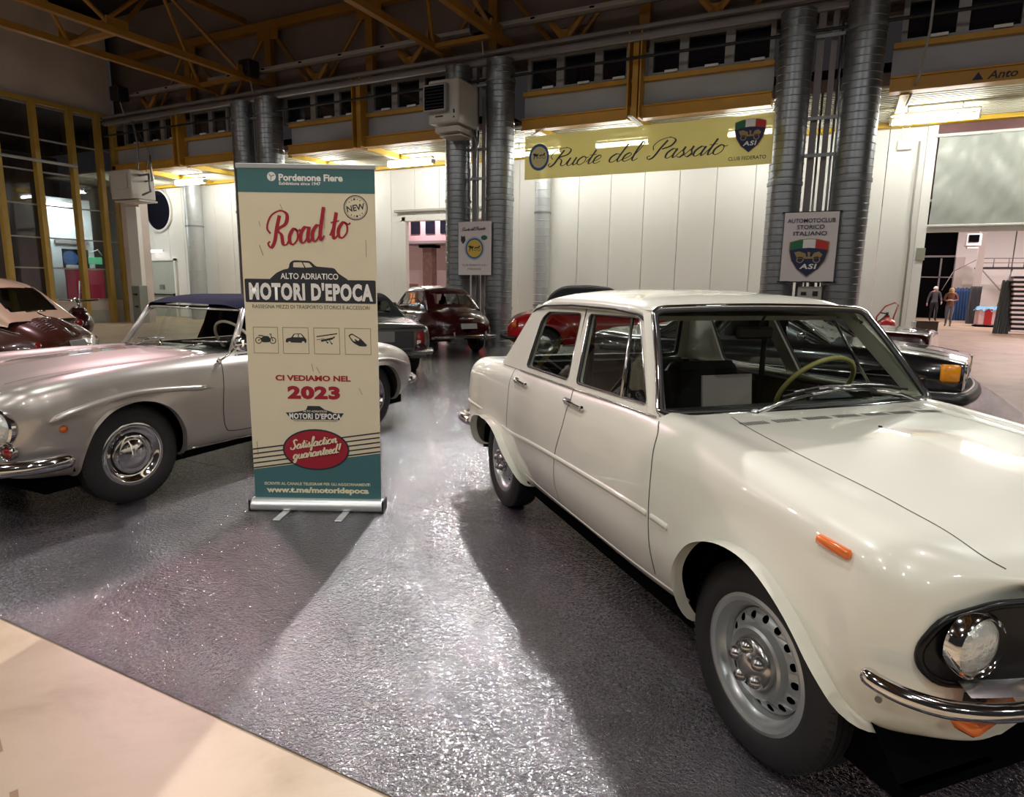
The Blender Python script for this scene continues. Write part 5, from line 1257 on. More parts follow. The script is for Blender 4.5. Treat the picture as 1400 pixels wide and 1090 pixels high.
for s in (-1, 1): MB().tube([(.95,s*.54,1.30),(.93,s*.55,.70)], .02, 6, flat=.3).build('seat_belt', M['black_trim'], WC)
# wipers
for (y0, y1) in ((-.30,.30),(.62,.10)):
    p = wsp(y0,-.03,.02); e_ = wsp(y1,.165,.022); mid = wsp((y0+y1)/2,.11,.03)
    w = MB().lathe([(.018,-.02),(.018,.012),(.010,.022),(0,.024)], p, axis='Z', n=12).tube([p, tuple(np.array(mid)*.5+np.array(p)*.5+np.array([.0,0,.012])), mid], [.010,.008,.006], 8).build('wiper_arm', M['chrome_dull'], WC, True)
    ya, yb = (y0+y1)/2-.02, y1+(y1-y0)*.45; B_ = [wsp(ya+(yb-ya)*t,.135+.05*math.sin(PI*t)-.02*t,.016) for t in np.linspace(0,1,9)]
    MB().tube(B_, .0055, 6).build('wiper_blade', M['black_trim'], w, True); MB().tube([tuple(np.array(q)+np.array([.004,0,.008])) for q in B_[1:-1]]+[], .004, 6).tube([mid, B_[4]], .006, 6).build('blade_frame', M['chrome_dull'], w, True)
# side repeater, front face, lamps
P, N = WS.project([(2.70,.826),(2.79,.818)], [0,2], vlim=(3,6))
for s in (-1, 1):
    a, b = P[0].copy(), P[1].copy(); a[1] *= -s*1.0 if s > 0 else 1; b[1] *= -s if s > 0 else 1
    if s > 0: a[1], b[1] = abs(a[1]), abs(b[1])
    c = (a+b)/2; MB().box((c[0], c[1]+s*.006, c[2]), (.10,.022,.026), rz=math.atan2(b[1]-a[1], b[0]-a[0]), ry=.09, bev=.006).build('side_indicator', M['amber'], WC, angle=50)
def front(y, z):
    """front face of the car as x by (y, z)"""
    a = abs(y); return 3.058-.085*(a/.70)**4-.030*(a/.7)**2
pan = rounded([(-.38,.765),(-.55,.765),(-.655,.725),(-.692,.655),(-.690,.610),(-.655,.572),(-.52,.562),(0,.562),(.52,.562),(.655,.572),(.690,.610),(.692,.655),(.655,.725),(.55,.765),(.38,.765),(0,.77)], .03, 3)
pp = [Vector((a, b, 0)) for a, b in pan]
mb = MB(); n = 40
cols = np.linspace(-.692, .692, n+1); V = []
def span(yv):
    zs_ = []
    for i in range(len(pan)):
        (a0, b0), (a1, b1) = pan[i], pan[(i+1) % len(pan)]
        if (a0-yv)*(a1-yv) <= 0 and a0 != a1: zs_.append(b0+(b1-b0)*(yv-a0)/(a1-a0))
    return (min(zs_), max(zs_)) if len(zs_) > 1 else (.62,.62)
for yv in cols:
    lo, hi = span(float(np.clip(yv, -.6915, .6915)))
    for t in np.linspace(0, 1, 7): V.append((front(yv,0)+.003*math.sin(PI*t), yv, lo+(hi-lo)*t))
mb.add(V, [(i*7+j,(i+1)*7+j,(i+1)*7+j+1,i*7+j+1) for i in range(n) for j in range(6)]); gp = mb.build('grille_panel', M['black_gloss'], WC, True)
edge = [(front(a,0)-.002, a, b) for a, b in pan]; MB().tube(edge, .010, 6, closed=True).build('panel_edge', M['black_gloss'], gp, True)
bars = MB()
for k in range(5): bars.tube([(front(y,0)+.012, y, .585+k*.036) for y in np.linspace(-.27,.27,9)], .005, 6)
bars.build('grille_bar', M['chrome'], gp, True)
bars = MB().tube([(front(0,0)+.02,-.08,.77),(front(0,0)+.03,-.05,.62),(front(0,0)+.03,0,.545),(front(0,0)+.03,.05,.62),(front(0,0)+.02,.08,.77)], .010, 8); bars.build('grille_shield', M['chrome'], gp, True)
for s in (-1, 1):
    lamp(WC, (front(.575,0)+.004, s*.592, .670), .066, d=(1,0,0), depth=.024, ring=.013)
    lamp(WC, (front(.36,0)+.004, s*.378, .667), .058, d=(1,0,0), depth=.022, ring=.012)
# bumper with upturned shelf, turn lamp below
def bump(zc, path, r, m, name, flat=1.0, parent=WC):
    return MB().tube(path, r, 12, flat=flat).build(name, m, parent, True)
bp_ = catmull([(2.885,-.790,.556),(2.93,-.785,.550),(2.985,-.750,.540),(3.035,-.68,.530),(3.075,-.55,.523),(3.10,-.30,.520),(3.105,0,.520),(3.10,.30,.520),(3.075,.55,.523),(3.035,.68,.530),(2.985,.750,.540),(2.93,.785,.550),(2.885,.790,.556)], 6)
rrb = [.0205]*len(bp_); rrb[0] = .004; rrb[1] = .014; rrb[2] = .019; rrb[-1] = .004; rrb[-2] = .014; rrb[-3] = .019
fb = MB().tube(bp_, rrb, 14, flat=1.02).build('front_bumper', M['chrome'], WC, True); fb.location.z = .022
V = []
for y in np.linspace(-.62,.62,31): 
    x = 3.105-.13*(abs(y)/.75)**3; V += [(x-.12,y,.556),(x-.04,y,.560),(x-.006,y,.540)]
MB().add(V, [(3*i+k,3*i+3+k,3*i+4+k,3*i+1+k) for i in range(30) for k in range(2)]).build('bumper_shelf', M['chrome_dull'], fb, True)
for s in (-1, 1):
    MB().box((3.01,s*.545,.500), (.06,.20,.040), rz=-s*.2, bev=.012).build('turn_lamp', M['amber'], WC, angle=50)
    MB().box((2.98,s*.55,.51), (.05,.03,.04)).build('bumper_bolt', M['gap_dark'], WC)
    MB().tube([(2.92,s*.765,.525),(2.93,s*.78,.53)], .008, 8).build('bumper_stay', M['chrome_dull'], WC)
rb = catmull([(-.48,-.770,.48),(-.56,-.79,.48),(-.67,-.78,.48),(-.77,-.70,.48),(-.815,-.5,.48),(-.83,0,.48),(-.815,.5,.48),(-.77,.70,.48),(-.67,.78,.48),(-.48,.770,.48)], 6)
MB().tube(rb, [.006]+[.034]*(len(rb)-2)+[.006], 12).build('rear_bumper', M['chrome'], WC, True)
for s in (-1, 1): MB().box((-.765,s*.56,.68), (.02,.08,.14), bev=.008).build('tail_lamp', M['red_lens'], WC)
for s in (-1, 1):
    wheel(WC, WB, s*.625, .312, .198, .175, s, z=.312); wheel(WC, 0, s*.615, .312, .198, .170, s, z=.312)
# ================================================================ the silver roadster (x forward, origin between the rear wheels)
SR = empty('silver_roadster', (-4.893,4.985,0), -1.545, 'silver classic roadster with raised navy canvas roof and chrome hubcaps, left foreground behind the banner', 'car')
Q = []
Q.append(row(-.905, [.03,.05,.06,.06,.06,.05,.05,.04,.02,0], [.42,.43,.45,.48,.50,.52,.53,.54,.54,.54]))
Q.append(row(-.89, [.35,.45,.50,.53,.53,.50,.44,.33,.18,0], [.33,.34,.38,.46,.54,.60,.63,.65,.66,.66]))
Q.append(row(-.80, [.45,.58,.66,.69,.68,.64,.57,.43,.23,0], [.29,.30,.37,.48,.58,.66,.70,.72,.73,.735]))
Q.append(row(-.62, [.50,.69,.76,.785,.775,.73,.65,.50,.27,0], [.26,.27,.36,.50,.63,.725,.765,.78,.79,.795]))
Q.append(row(-.30, [.55,.76,.825,.85,.84,.79,.70,.54,.29,0], [.25,.26,.36,.52,.68,.79,.835,.845,.85,.855]))
Q.append(row(.10, [.55,.77,.835,.865,.855,.80,.71,.55,.30,0], [.24,.25,.36,.54,.71,.83,.88,.89,.89,.89]))
Q.append(row(.60, [.55,.77,.83,.855,.845,.79,.71,.56,.30,0], [.23,.24,.36,.54,.71,.83,.88,.895,.895,.895]))
Q.append(row(1.30, [.55,.77,.83,.855,.845,.79,.71,.56,.30,0], [.23,.24,.36,.54,.71,.84,.89,.90,.90,.90]))
Q.append(row(1.75, [.55,.77,.835,.86,.85,.795,.71,.56,.30,0], [.24,.25,.36,.54,.72,.85,.90,.90,.915,.925]))
Q.append(row(2.20, [.55,.77,.84,.865,.86,.81,.72,.56,.30,0], [.25,.26,.38,.56,.73,.86,.905,.885,.905,.92]))
Q.append(row(2.60, [.55,.76,.83,.865,.86,.81,.72,.56,.30,0], [.26,.27,.38,.56,.73,.855,.895,.87,.885,.90]))
Q.append(row(2.90, [.52,.72,.79,.84,.84,.79,.70,.54,.29,0], [.27,.28,.38,.55,.71,.83,.865,.835,.85,.865]))
Q.append(row(3.08, [.48,.64,.72,.78,.79,.745,.66,.50,.27,0], [.29,.30,.39,.54,.68,.79,.825,.795,.81,.825]))
Q.append(row(3.18, [.42,.54,.62,.68,.69,.65,.57,.44,.24,0], [.32,.33,.40,.53,.65,.735,.765,.745,.76,.775]))
Q.append(row(3.235, [.32,.40,.45,.50,.51,.49,.43,.33,.18,0], [.36,.37,.42,.52,.61,.675,.70,.69,.70,.71]))
Q.append(row(3.25, [.03,.05,.06,.06,.06,.05,.05,.04,.02,0], [.48,.49,.50,.53,.55,.57,.58,.59,.60,.60]))
SS = Surf(Q)
sfa = polar([(2.84,.1),(2.85,.30),(2.845,.42),(2.80,.55),(2.70,.645),(2.56,.685),(2.40,.665),(2.28,.59),(2.205,.47),(2.175,.36),(2.16,.25),(2.15,.1),(2.5,-.2)], 2.50, .32)
sra = polar([(-.36,.1),(-.36,.25),(-.345,.38),(-.27,.53),(-.13,.63),(.03,.655),(.2,.60),(.30,.48),(.35,.36),(.37,.25),(.37,.1),(0,-.2)], .0, .32)
SA = [(2.50,.32,sfa,4),(.0,.32,sra,4)]
body_mesh('body', SS, M['silver_paint'], SR, SA, lambda C, v: (C[...,0] > .35) & (C[...,0] < 1.42) & (np.abs(C[...,1]) < .68) & (C[...,2] > .87), res=.026, flare=.006, flare_w=.03)
liners(SR, SA, .78, .42)
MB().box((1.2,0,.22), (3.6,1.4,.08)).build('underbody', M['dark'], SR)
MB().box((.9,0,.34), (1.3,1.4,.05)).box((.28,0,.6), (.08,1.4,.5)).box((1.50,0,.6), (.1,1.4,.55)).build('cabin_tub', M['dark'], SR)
gaps('door_gap', SS, [[(1.765,.885),(1.80,.80),(1.835,.62),(1.84,.46),(1.81,.37),(1.74,.335),(1.45,.32),(.75,.32)]], SR, M['gap_dark'], .007, vlim=(0,6))
gaps('hood_gap', SS, [[(1.62,-.50),(2.1,-.50),(2.6,-.47),(3.0,-.40)]], SR, M['gap_dark'], .005, vlim=(6,9), ax=(0,1))
strip('front_eyebrow', SS, [(3.01,.635),(2.9,.675),(2.70,.715),(2.48,.735),(2.2,.72),(1.90,.69)], SR, M['silver_paint'], .036, vlim=(2,6), lift=.012, taper=True, flat=.55)
strip('rear_eyebrow', SS, [(.52,.66),(.30,.685),(.05,.705),(-.2,.69),(-.45,.63),(-.60,.585)], SR, M['silver_paint'], .028, vlim=(2,6), lift=.010, taper=True, flat=.55)
strip('sill_trim', SS, [(.45,.255),(1.2,.25),(2.1,.265)], SR, M['chrome'], .010, vlim=(0,3), lift=.002)
strip('door_top_trim', SS, [(.55,.875),(1.1,.88),(1.60,.885)], SR, M['chrome'], .007, vlim=(5,7), lift=.002)
for s in (-1, 1):
    lamp(SR, (3.185, s*.655, .612), .092, d=(1,s*.22,.06), depth=.05, ring=.022)
    lamp(SR, (3.165, s*.70, .475), .034, name='turn_lamp', d=(1,s*.3,0), depth=.02, ring=.012, lens=M['red_lens'])
    P, N = SS.project([(2.94,.585)], [0,2], vlim=(2,6)); p = P[0]; lamp(SR, (p[0], s*abs(p[1]), p[2]), .019, name='side_lamp', d=(.25,s,0), depth=.014, ring=.006, lens=M['amber'])
bpf = catmull([(2.915,.865,.405),(3.02,.865,.40),(3.16,.80,.395),(3.28,.66,.39),(3.35,.45,.385),(3.38,.2,.385),(3.38,0,.385)], 6)
bpf = bpf+[p*np.array([1,-1,1]) for p in bpf[::-1][1:]]
MB().tube(bpf, [.02,.038]+[.046]*(len(bpf)-4)+[.038,.02], 12, flat=1.0).build('front_bumper', M['chrome'], SR, True)
MB().tube([p+np.array([0,0,-.004]) for p in bpf[1:-1]], .050, 6, flat=.12).build('bumper_crease', M['black_trim'], SR.children[-1], True)
bpr = catmull([(-.60,.80,.42),(-.74,.76,.42),(-.88,.64,.42),(-.95,.45,.42),(-.98,.2,.42),(-.98,0,.42)], 6); bpr = bpr+[p*np.array([1,-1,1]) for p in bpr[::-1][1:]]
MB().tube(bpr, [.02,.038]+[.044]*(len(bpr)-4)+[.038,.02], 12).build('rear_bumper', M['chrome'], SR, True)
for s in (-1, 1): MB().tube([(-.93,s*.50,.33),(-.985,s*.50,.42),(-.93,s*.50,.52)], .028, 8).build('overrider', M['chrome'], SR, True); MB().tube([(-.70,s*.64,.58),(-.79,s*.62,.54)], .04, 8).build('tail_lamp', M['red_lens'], SR, True)
# windscreen with silver posts, navy hood
def sws(y, t, out=0.0):
    return (1.670-.12*(y/.64)**2-.205*t+out*.8, y*(1-.12*t), .905-.01*(y/.64)**2+.325*t+out*.5)
g = MB(); g.add([sws(.63*(-1+2*i/16), .03+.94*j/6) for i in range(17) for j in range(7)], [(i*7+j,(i+1)*7+j,(i+1)*7+j+1,i*7+j+1) for i in range(16) for j in range(6)])
g.build('windshield', M['glass'], SR, True)
for s in (-1, 1): MB().tube([sws(s*.645,-.03,.0), sws(s*.645,.5,0), sws(s*.64,1.0,0)], [.030,.026,.022], 8).build('windshield_post', M['silver_paint'], SR, True)
MB().tube([sws(.64*(-1+2*i/16), 1.0, 0) for i in range(17)], .016, 8).build('header_rail', M['chrome'], SR, True)
MB().tube([sws(.64*(-1+2*i/16), .01, 0) for i in range(17)], .012, 8).build('windshield_seal', M['black_trim'], SR, True)
hr = []
for x, z, y in ((1.50,1.230,.555),(1.40,1.258,.56),(1.15,1.285,.565),(.75,1.295,.57),(.42,1.26,.565),(.20,1.15,.575),(.05,1.0,.59),(-.02,.90,.62)):
    dx = .0; hr.append([(x-(.15 if x > 1.25 else 0), -(y+.02), z-.05 if z > 1.05 else z-.01), (x-(.13 if x > 1.25 else 0), -y, z-.015), (x-(.10 if x > 1.25 else 0), -y*.9, z+.012), (x-(.02 if x > 1.25 else 0), -y*.5, z+.03), (x, 0, z+.035)])
body_mesh('soft_top', Surf(hr[::-1]), M['navy_cloth'], SR, res=.05)
for s in (-1, 1):
    MB().poly([[(.18,.90),(.82,.90),(.76,1.05),(.72,1.22),(.40,1.245),(.22,1.13)]], lambda a, b, s=s: (a, s*(.66-(b-.9)*.22), b), s > 0).build('hood_side', M['navy_cloth'], SR)
seat(SR, .75, -.33, .48, .42, .98); seat(SR, .75, .33, .48, .42, .98)
MB().box((1.42,0,.86), (.2,1.25,.10), bev=.03).build('dashboard', M['black_gloss'], SR, angle=40)
steering(SR, (1.24,.34,.95), .20, M['steer_white'], tilt=1.0, tube=.012)
for s, y0 in ((1,.18),(-1,-.42)):
    a = sws(y0,-.04,.02); b = sws(y0+.22,.16,.02); c = sws(y0+.42,.22,.02); w = MB().tube([a,b], .008, 6).lathe([(.015,-.015),(.012,.012),(0,.014)], a, axis='Z', n=10).build('wiper_arm', M['chrome'], SR, True); MB().tube([sws(y0+.02,.18,.015), c], .007, 6).build('wiper_blade', M['chrome_dull'], w, True)
mm = MB().lathe([(.016,0),(.014,.012),(.006,.03)], (1.665,-.02,.93), axis='Z', n=10).tube([(1.665,-.02,.93),(1.665,-.02,.975)], .006, 6); mm.build('washer_nozzle', M['chrome'], SR, True)
# wing mirror on its stalk
m_ = MB().tube([(1.80,.80,.865),(1.74,.83,.91),(1.66,.84,.975)], [.010,.008,.008], 8).lathe([(.022,0),(.018,.012),(.0,.02)], (1.80,.79,.86), axis='Y', n=12); mo_ = m_.build('mirror_stalk', M['chrome'], SR, True)
MB().lathe([(0,.05),(.035,.042),(.055,.015),(.058,-.01),(.0,-.012)], (1.63,.84,.985), axis='X', n=20).build('mirror_head', M['chrome'], mo_, angle=50)
for s in (-1, 1):
    wheel(SR, 2.50, s*.715, .325, .192, .165, s, 'chrome'); wheel(SR, 0, s*.70, .325, .192, .165, s, 'chrome')

# ================================================================ generic background cars
def ring(x, w, zb, zm, zs, zt, ws=.90, ins=.62, crown=.5):
    return row(x, [.6*w,.90*w,.97*w,w,.985*w,ws*w,ws*w*.86,ins*w*.8,.3*w,0], [zb,zb+.02,zb+(zm-zb)*.5,zm,zm+(zs-zm)*.6,zs,zs+(zt-zs)*.45,zs+(zt-zs)*.75,zs+(zt-zs)*.95,zt])
def closed(stations, x0, x1, h0, h1):
    """add nose and tail caps; h = (w, z low, z high)"""
    a = stations[0]; b = stations[-1]; out = []
    def cap(x, w, zl, zh): return row(x, [.1*w,.5*w,.8*w,w,w,.9*w,.8*w,.5*w,.3*w,0], [zl,zl+.01,zl+.15*(zh-zl),zl+.4*(zh-zl),zl+.65*(zh-zl),zl+.85*(zh-zl),zl+.93*(zh-zl),zh-.02*(zh-zl),zh,zh])
    out.append(cap(x0, .08, (h0[1]+h0[2])/2-.04, (h0[1]+h0[2])/2+.04)); out.append(cap(x0+(.004 if x0 < 0 else .004), *h0)); out += stations; out.append(cap(x1-.004, *h1)); out.append(cap(x1, .08, (h1[1]+h1[2])/2-.04, (h1[1]+h1[2])/2+.04))
    return out
def circ_arch(cx, cz, R, k=4):
    return (cx, cz, lambda t: np.full(np.shape(t), R), k)
def cabin(parent, prof, yt, yb, zb, paint, res=.028, glass_m=None, win=None, name='roof'):
    """prof: centreline (x, z, x_belt) from the tail to the nose; win(x, y, z) marks glass"""
    rows_ = []
    for i, (x, z, xb) in enumerate(prof):
        e = .0 if zb+.02 < z else 1; t_ = min(1, max(0, (z-zb)/(max(p[1] for p in prof)-zb)))
        ytop = yb+(yt-yb)*t_
        side = [(xb, -yb, zb), (xb+(x-xb)*.3, -(yb+(ytop-yb)*.25+.006), zb+(z-.06-zb)*.3), (xb+(x-xb)*.7, -(yb+(ytop-yb)*.66+.004), zb+(z-.06-zb)*.7), (x, -ytop, z-.06*t_-.004), (x, -ytop*.93, z-.025*t_), (x, -ytop*.6, z+.012*t_), (x, 0, z+.03*t_)]
        rows_.append(side)
    sf = Surf(rows_)
    W = lambda C: win(C[...,0], np.abs(C[...,1]), C[...,2])
    body_mesh(name, sf, paint, parent, cut=lambda C, v: W(C), res=res)
    body_mesh('window_glass', sf, glass_m or M['glass_dark'], parent, cut=lambda C, v: ~W(C), res=res)
    return sf
# ---- maroon rounded saloon, seen from behind
MR = empty('maroon_saloon', (-7.45,11.75,0), math.radians(149), 'dark maroon rounded small saloon seen from behind, beside the middle ducts', 'car')
st_ = [ring(-.66,.48,.34,.50,.66,.72), ring(-.60,.58,.30,.48,.70,.80), ring(-.40,.66,.27,.48,.78,.92), ring(-.1,.70,.25,.50,.84,1.0), ring(.5,.71,.24,.52,.86,1.0,.88), ring(1.3,.71,.24,.52,.86,.96,.88), ring(1.8,.70,.24,.52,.86,.97,.9), ring(2.3,.68,.26,.52,.82,.92,.9), ring(2.7,.60,.30,.50,.74,.84)]
MS = Surf(closed(st_, -.70, 2.82, (.36,.38,.64), (.46,.36,.76)))
ar = [circ_arch(.05,.30,.33), circ_arch(2.15,.30,.33)]
body_mesh('body', MS, M['darkred_paint'], MR, ar, lambda C, v: (C[...,0] > .0) & (C[...,0] < 1.6) & (np.abs(C[...,1]) < .58) & (C[...,2] > .85), res=.035, flare=.05, flare_w=.12)
liners(MR, ar, .62, .35)
def mwin(x, y, z):
    rear = (x < .22) & (z > 1.03) & (z < 1.235) & (y < .40) & (y > .012); side = (y > .49) & (z > .96) & (z < 1.25) & (((x > .30) & (x < .80)) | ((x > .86) & (x < 1.45))); fr_ = (x > 1.35) & (z > .99) & (z < 1.25) & (y < .46)
    return rear | side | fr_
cabin(MR, [(-.12,.93,-.12),(-.02,1.06,.02),(.10,1.20,.12),(.28,1.32,.28),(.6,1.37,.6),(1.0,1.37,1.0),(1.30,1.32,1.35),(1.48,1.16,1.52),(1.65,.96,1.65)], .50, .62, .88, M['darkred_paint'], win=mwin, glass_m=M['glass'])
MB().tube([(-.56,-.72,.36),(-.74,-.62,.38),(-.80,-.3,.39),(-.81,0,.39),(-.80,.3,.39),(-.74,.62,.38),(-.56,.72,.36)], .035, 10).build('rear_bumper', M['chrome'], MR, True)
for s in (-1, 1):
    MB().box((-.83,s*.36,.42), (.05,.04,.17), bev=.015).build('overrider', M['chrome'], MR, angle=50)
    MB().lathe([(.045,0),(.04,.02),(0,.035)], (-.60,s*.56,.60), axis='X', n=16).build('tail_lamp', M['red_lens'], MR, True)
    MB().box((1.40,s*.76,.98), (.05,.12,.09), bev=.02).tube([(1.42,s*.62,.92),(1.40,s*.72,.97)], .01, 6).build('door_mirror', M['chrome'], MR, angle=50)
    wheel(MR, .05, s*.60, .30, .18, .14, s, 'plain'); wheel(MR, 2.15, s*.60, .30, .18, .14, s, 'plain')
MB().box((-.735,-.02,.60), (.02,.36,.11), ry=.3).build('number_plate', M['plate'], MR)
MB().tube([(-.66,-.16,.745),(-.70,0,.75),(-.66,.16,.745)], .018, 8).build('boot_handle', M['chrome'], MR, True)
seat(MR, 1.0, -.28, .42, .42, 1.0); seat(MR, 1.0, .28, .42, .42, 1.0); MB().box((.5,0,.45), (1.9,1.1,.05)).build('cabin_floor', M['dark'], MR); steering(MR, (1.35,.28,.95), .18, M['black_trim'])
MB().tube([(-.5,.35,.28),(-.76,.35,.27)], .025, 8).build('exhaust', M['chrome_dull'], MR, True)

# ---- grey coupe, seen from behind
GC = empty('grey_coupe', (-6.89,8.38,0), math.radians(140), 'olive grey angular coupe seen from behind, just right of the roll-up banner', 'car')
st_ = [ring(-.86,.72,.34,.52,.74,.79,.95), ring(-.80,.765,.30,.52,.77,.82,.95), ring(-.5,.785,.28,.54,.80,.85,.94), ring(.0,.80,.26,.56,.84,.89,.93), ring(.8,.80,.24,.56,.86,.90,.92), ring(1.6,.80,.24,.56,.86,.90,.92), ring(2.4,.79,.26,.55,.83,.88,.93), ring(2.95,.74,.30,.52,.76,.81,.93)]
GS = Surf(closed(st_, -.885, 3.08, (.68,.36,.77), (.62,.36,.72)))
ar = [circ_arch(.0,.31,.34), circ_arch(2.35,.31,.34)]
body_mesh('body', GS, M['grey_paint'], GC, ar, lambda C, v: (C[...,0] > .6) & (C[...,0] < 1.8) & (np.abs(C[...,1]) < .66) & (C[...,2] > .84), res=.04)
liners(GC, ar, .70, .4)
cabin(GC, [(.42,.87,.42),(.65,1.04,.60),(.85,1.18,.75),(1.1,1.25,1.05),(1.4,1.25,1.35),(1.65,1.14,1.7),(1.95,.90,1.95)], .52, .68, .86, M['black_cloth'], win=lambda x,y,z: ((y > .53) & (z > .92) & (z < 1.16) & (x > .8)) | ((x < .8) & (z > .95) & (z < 1.14) & (y < .45)))
for s in (-1, 1):
    o = MB().box((-.893,s*.60,.60), (.03,.13,.22), bev=.012).build('tail_lamp', M['red_lens'], GC, angle=50); MB().box((-.905,s*.57,.54), (.02,.06,.08), bev=.006).build('reversing_lens', M['paper'], o)
    wheel(GC, 0, s*.68, .31, .18, .16, s, 'plain'); wheel(GC, 2.35, s*.68, .31, .18, .16, s, 'plain')
MB().box((-.895,0,.595), (.02,.98,.25), bev=.01).build('tail_panel', mat('charcoal tail panel', (.03,.03,.03), .4), GC)
MB().box((-.912,-.02,.64), (.012,.34,.16)).build('number_plate', mat('blurred dark plate', (.16,.16,.15), .6), GC)
MB().box((-.88,0,.765), (.03,1.40,.025), bev=.01).build('deck_trim', M['chrome'], GC, angle=50)
MB().tube([(-.70,-.82,.40),(-.93,-.76,.40),(-.97,0,.40),(-.93,.76,.40),(-.70,.82,.40)], .042, 10).build('rear_bumper', M['chrome_dull'], GC, True)
for s in (-.14, .02): MB().lathe([(0,-.04),(.03,-.02),(.03,0)], (-.925,s,.47), axis='X', n=12).build('plate_lamp', M['white_plastic'], GC, True)
MB().lathe([(.09,0),(.08,-.03),(.02,-.04),(0,-.04)], (-.90,-.60,.455), axis='X', n=24).build('round_lamp', M['darkred_paint'], GC, angle=50)

# ---- red cabriolet with black hood, behind the white saloon
RC = empty('red_cabriolet', (-5.50,12.25,0), math.radians(24), 'bright red rounded cabriolet with black canvas hood, rear just left of the white saloon roof', 'car')
st_ = [ring(-.72,.50,.36,.50,.66,.74,.9), ring(-.64,.62,.32,.50,.72,.82), ring(-.40,.70,.28,.52,.80,.93), ring(.0,.76,.26,.54,.85,.99), ring(.6,.76,.26,.54,.86,.99,.88), ring(1.4,.76,.26,.54,.86,.96,.88), ring(2.0,.75,.26,.54,.86,.96,.9), ring(2.5,.72,.28,.54,.80,.86,.9), ring(2.9,.60,.32,.50,.70,.74)]
RSF = Surf(closed(st_, -.76, 3.0, (.38,.38,.66), (.46,.36,.66)))
ar = [circ_arch(.0,.32,.36), circ_arch(2.4,.32,.36)]
body_mesh('body', RSF, M['red_paint'], RC, ar, lambda C, v: (C[...,0] > .2) & (C[...,0] < 1.7) & (np.abs(C[...,1]) < .60) & (C[...,2] > .86), res=.035, flare=.07, flare_w=.14)
liners(RC, ar, .68, .4)
cabin(RC, [(-.05,.94,-.05),(.0,1.08,.05),(.10,1.24,.12),(.30,1.38,.3),(.7,1.43,.7),(1.1,1.42,1.1),(1.38,1.36,1.42),(1.55,1.18,1.60),(1.72,.96,1.75)], .54, .66, .90, M['black_cloth'], win=lambda x,y,z: ((y > .53) & (z > .98) & (z < 1.30) & (x > .55) & (x < 1.5)) | ((x > 1.42) & (z > 1.0) & (z < 1.34) & (y < .5)) | ((x < .25) & (z > 1.08) & (z < 1.24) & (y < .3)), glass_m=M['glass'])
MB().tube([(-.56,-.80,.42),(-.76,-.70,.42),(-.86,-.35,.42),(-.88,0,.42),(-.86,.35,.42),(-.76,.70,.42),(-.56,.80,.42)], .036, 10).build('rear_bumper', M['black_trim'], RC, True)
for s in (-1, 1):
    MB().lathe([(0,-.06),(.05,-.045),(.075,0),(.08,.04)], (-.60,s*.64,.68), axis='X', n=20).build('tail_lamp', M['amber'] if s < 0 else M['red_lens'], RC, True)
    wheel(RC, 0, s*.66, .32, .19, .15, s, 'plain'); wheel(RC, 2.4, s*.66, .32, .19, .15, s, 'plain')
lv = MB()
for k in range(7): lv.box((-.50+.012*k,0,.78+.02*k), (.02,.5,.006), ry=.6)
lv.build('engine_louvre', M['black_trim'], RC); seat(RC, 1.0, -.3, .45, .45, 1.02); seat(RC, 1.0, .3, .45, .45, 1.02)
MB().box((.8,0,.45), (1.9,1.1,.05)).build('cabin_floor', M['dark'], RC)

# ---- black saloon beyond the white one
BK = empty('black_saloon', (-1.98,8.56,0), math.radians(-10), 'glossy black saloon with yellow-orange corner lamp parked beyond the white saloon windscreen', 'car')
st_ = [ring(-.90,.74,.36,.54,.78,.86,.94), ring(-.8,.79,.32,.54,.82,.90,.93), ring(-.3,.82,.28,.56,.82,.89,.92), ring(.4,.83,.26,.58,.84,.90,.91), ring(1.3,.83,.26,.58,.85,.91,.91), ring(1.9,.83,.26,.58,.86,.92,.90), ring(2.5,.82,.28,.58,.84,.90,.90), ring(2.95,.79,.32,.56,.80,.85,.91), ring(3.15,.74,.36,.55,.77,.81,.93)]
BS = Surf(closed(st_, -.94, 3.22, (.70,.38,.80), (.68,.40,.78)))
ar = [circ_arch(.0,.32,.36), circ_arch(2.55,.32,.36)]
body_mesh('body', BS, M['black_paint'], BK, ar, lambda C, v: (C[...,0] > .3) & (C[...,0] < 1.8) & (np.abs(C[...,1]) < .66) & (C[...,2] > .84), res=.035)
liners(BK, ar, .74, .4)
cabin(BK, [(.05,.90,.05),(.23,1.06,.17),(.43,1.20,.33),(.65,1.26,.6),(1.1,1.28,1.1),(1.42,1.25,1.46),(1.69,1.10,1.78),(2.02,.90,2.02)], .56, .70, .86, M['black_paint'], win=lambda x,y,z: ((y > .57) & (z > .92) & (z < 1.20) & (((x > .35) & (x < .85)) | ((x > .90) & (x < 1.58)))) | ((x > 1.49) & (z > .92) & (z < 1.22) & (y < .58)) | ((x < .4) & (z > .95) & (z < 1.18) & (y < .52)))
for s in (-1, 1):
    MB().tube([(2.03,s*.69,.89),(1.75,s*.63,1.09),(1.49,s*.585,1.235)], .013, 8).build('pillar_trim', M['chrome'], BK, True)
    MB().box((3.10,s*.735,.68), (.16,.10,.17), rz=-s*.35, bev=.02).build('corner_lamp', M['amber2'], BK, angle=50)
    o = MB().box((1.78,s*.84,.97), (.07,.14,.10), bev=.025).build('door_mirror', M['chrome'], BK, angle=50)
    wheel(BK, 0, s*.70, .32, .19, .18, s, 'plain'); wheel(BK, 2.55, s*.70, .32, .19, .18, s, 'plain')
strip('side_trim', BS, [(-.5,.62),(.6,.63),(1.8,.63),(2.9,.62)], BK, M['chrome'], .010, vlim=(1,5), lift=.003)
strip('belt_trim', BS, [(.2,.90),(1.0,.905),(1.9,.905)], BK, M['chrome'], .007, vlim=(3,7), lift=.003)
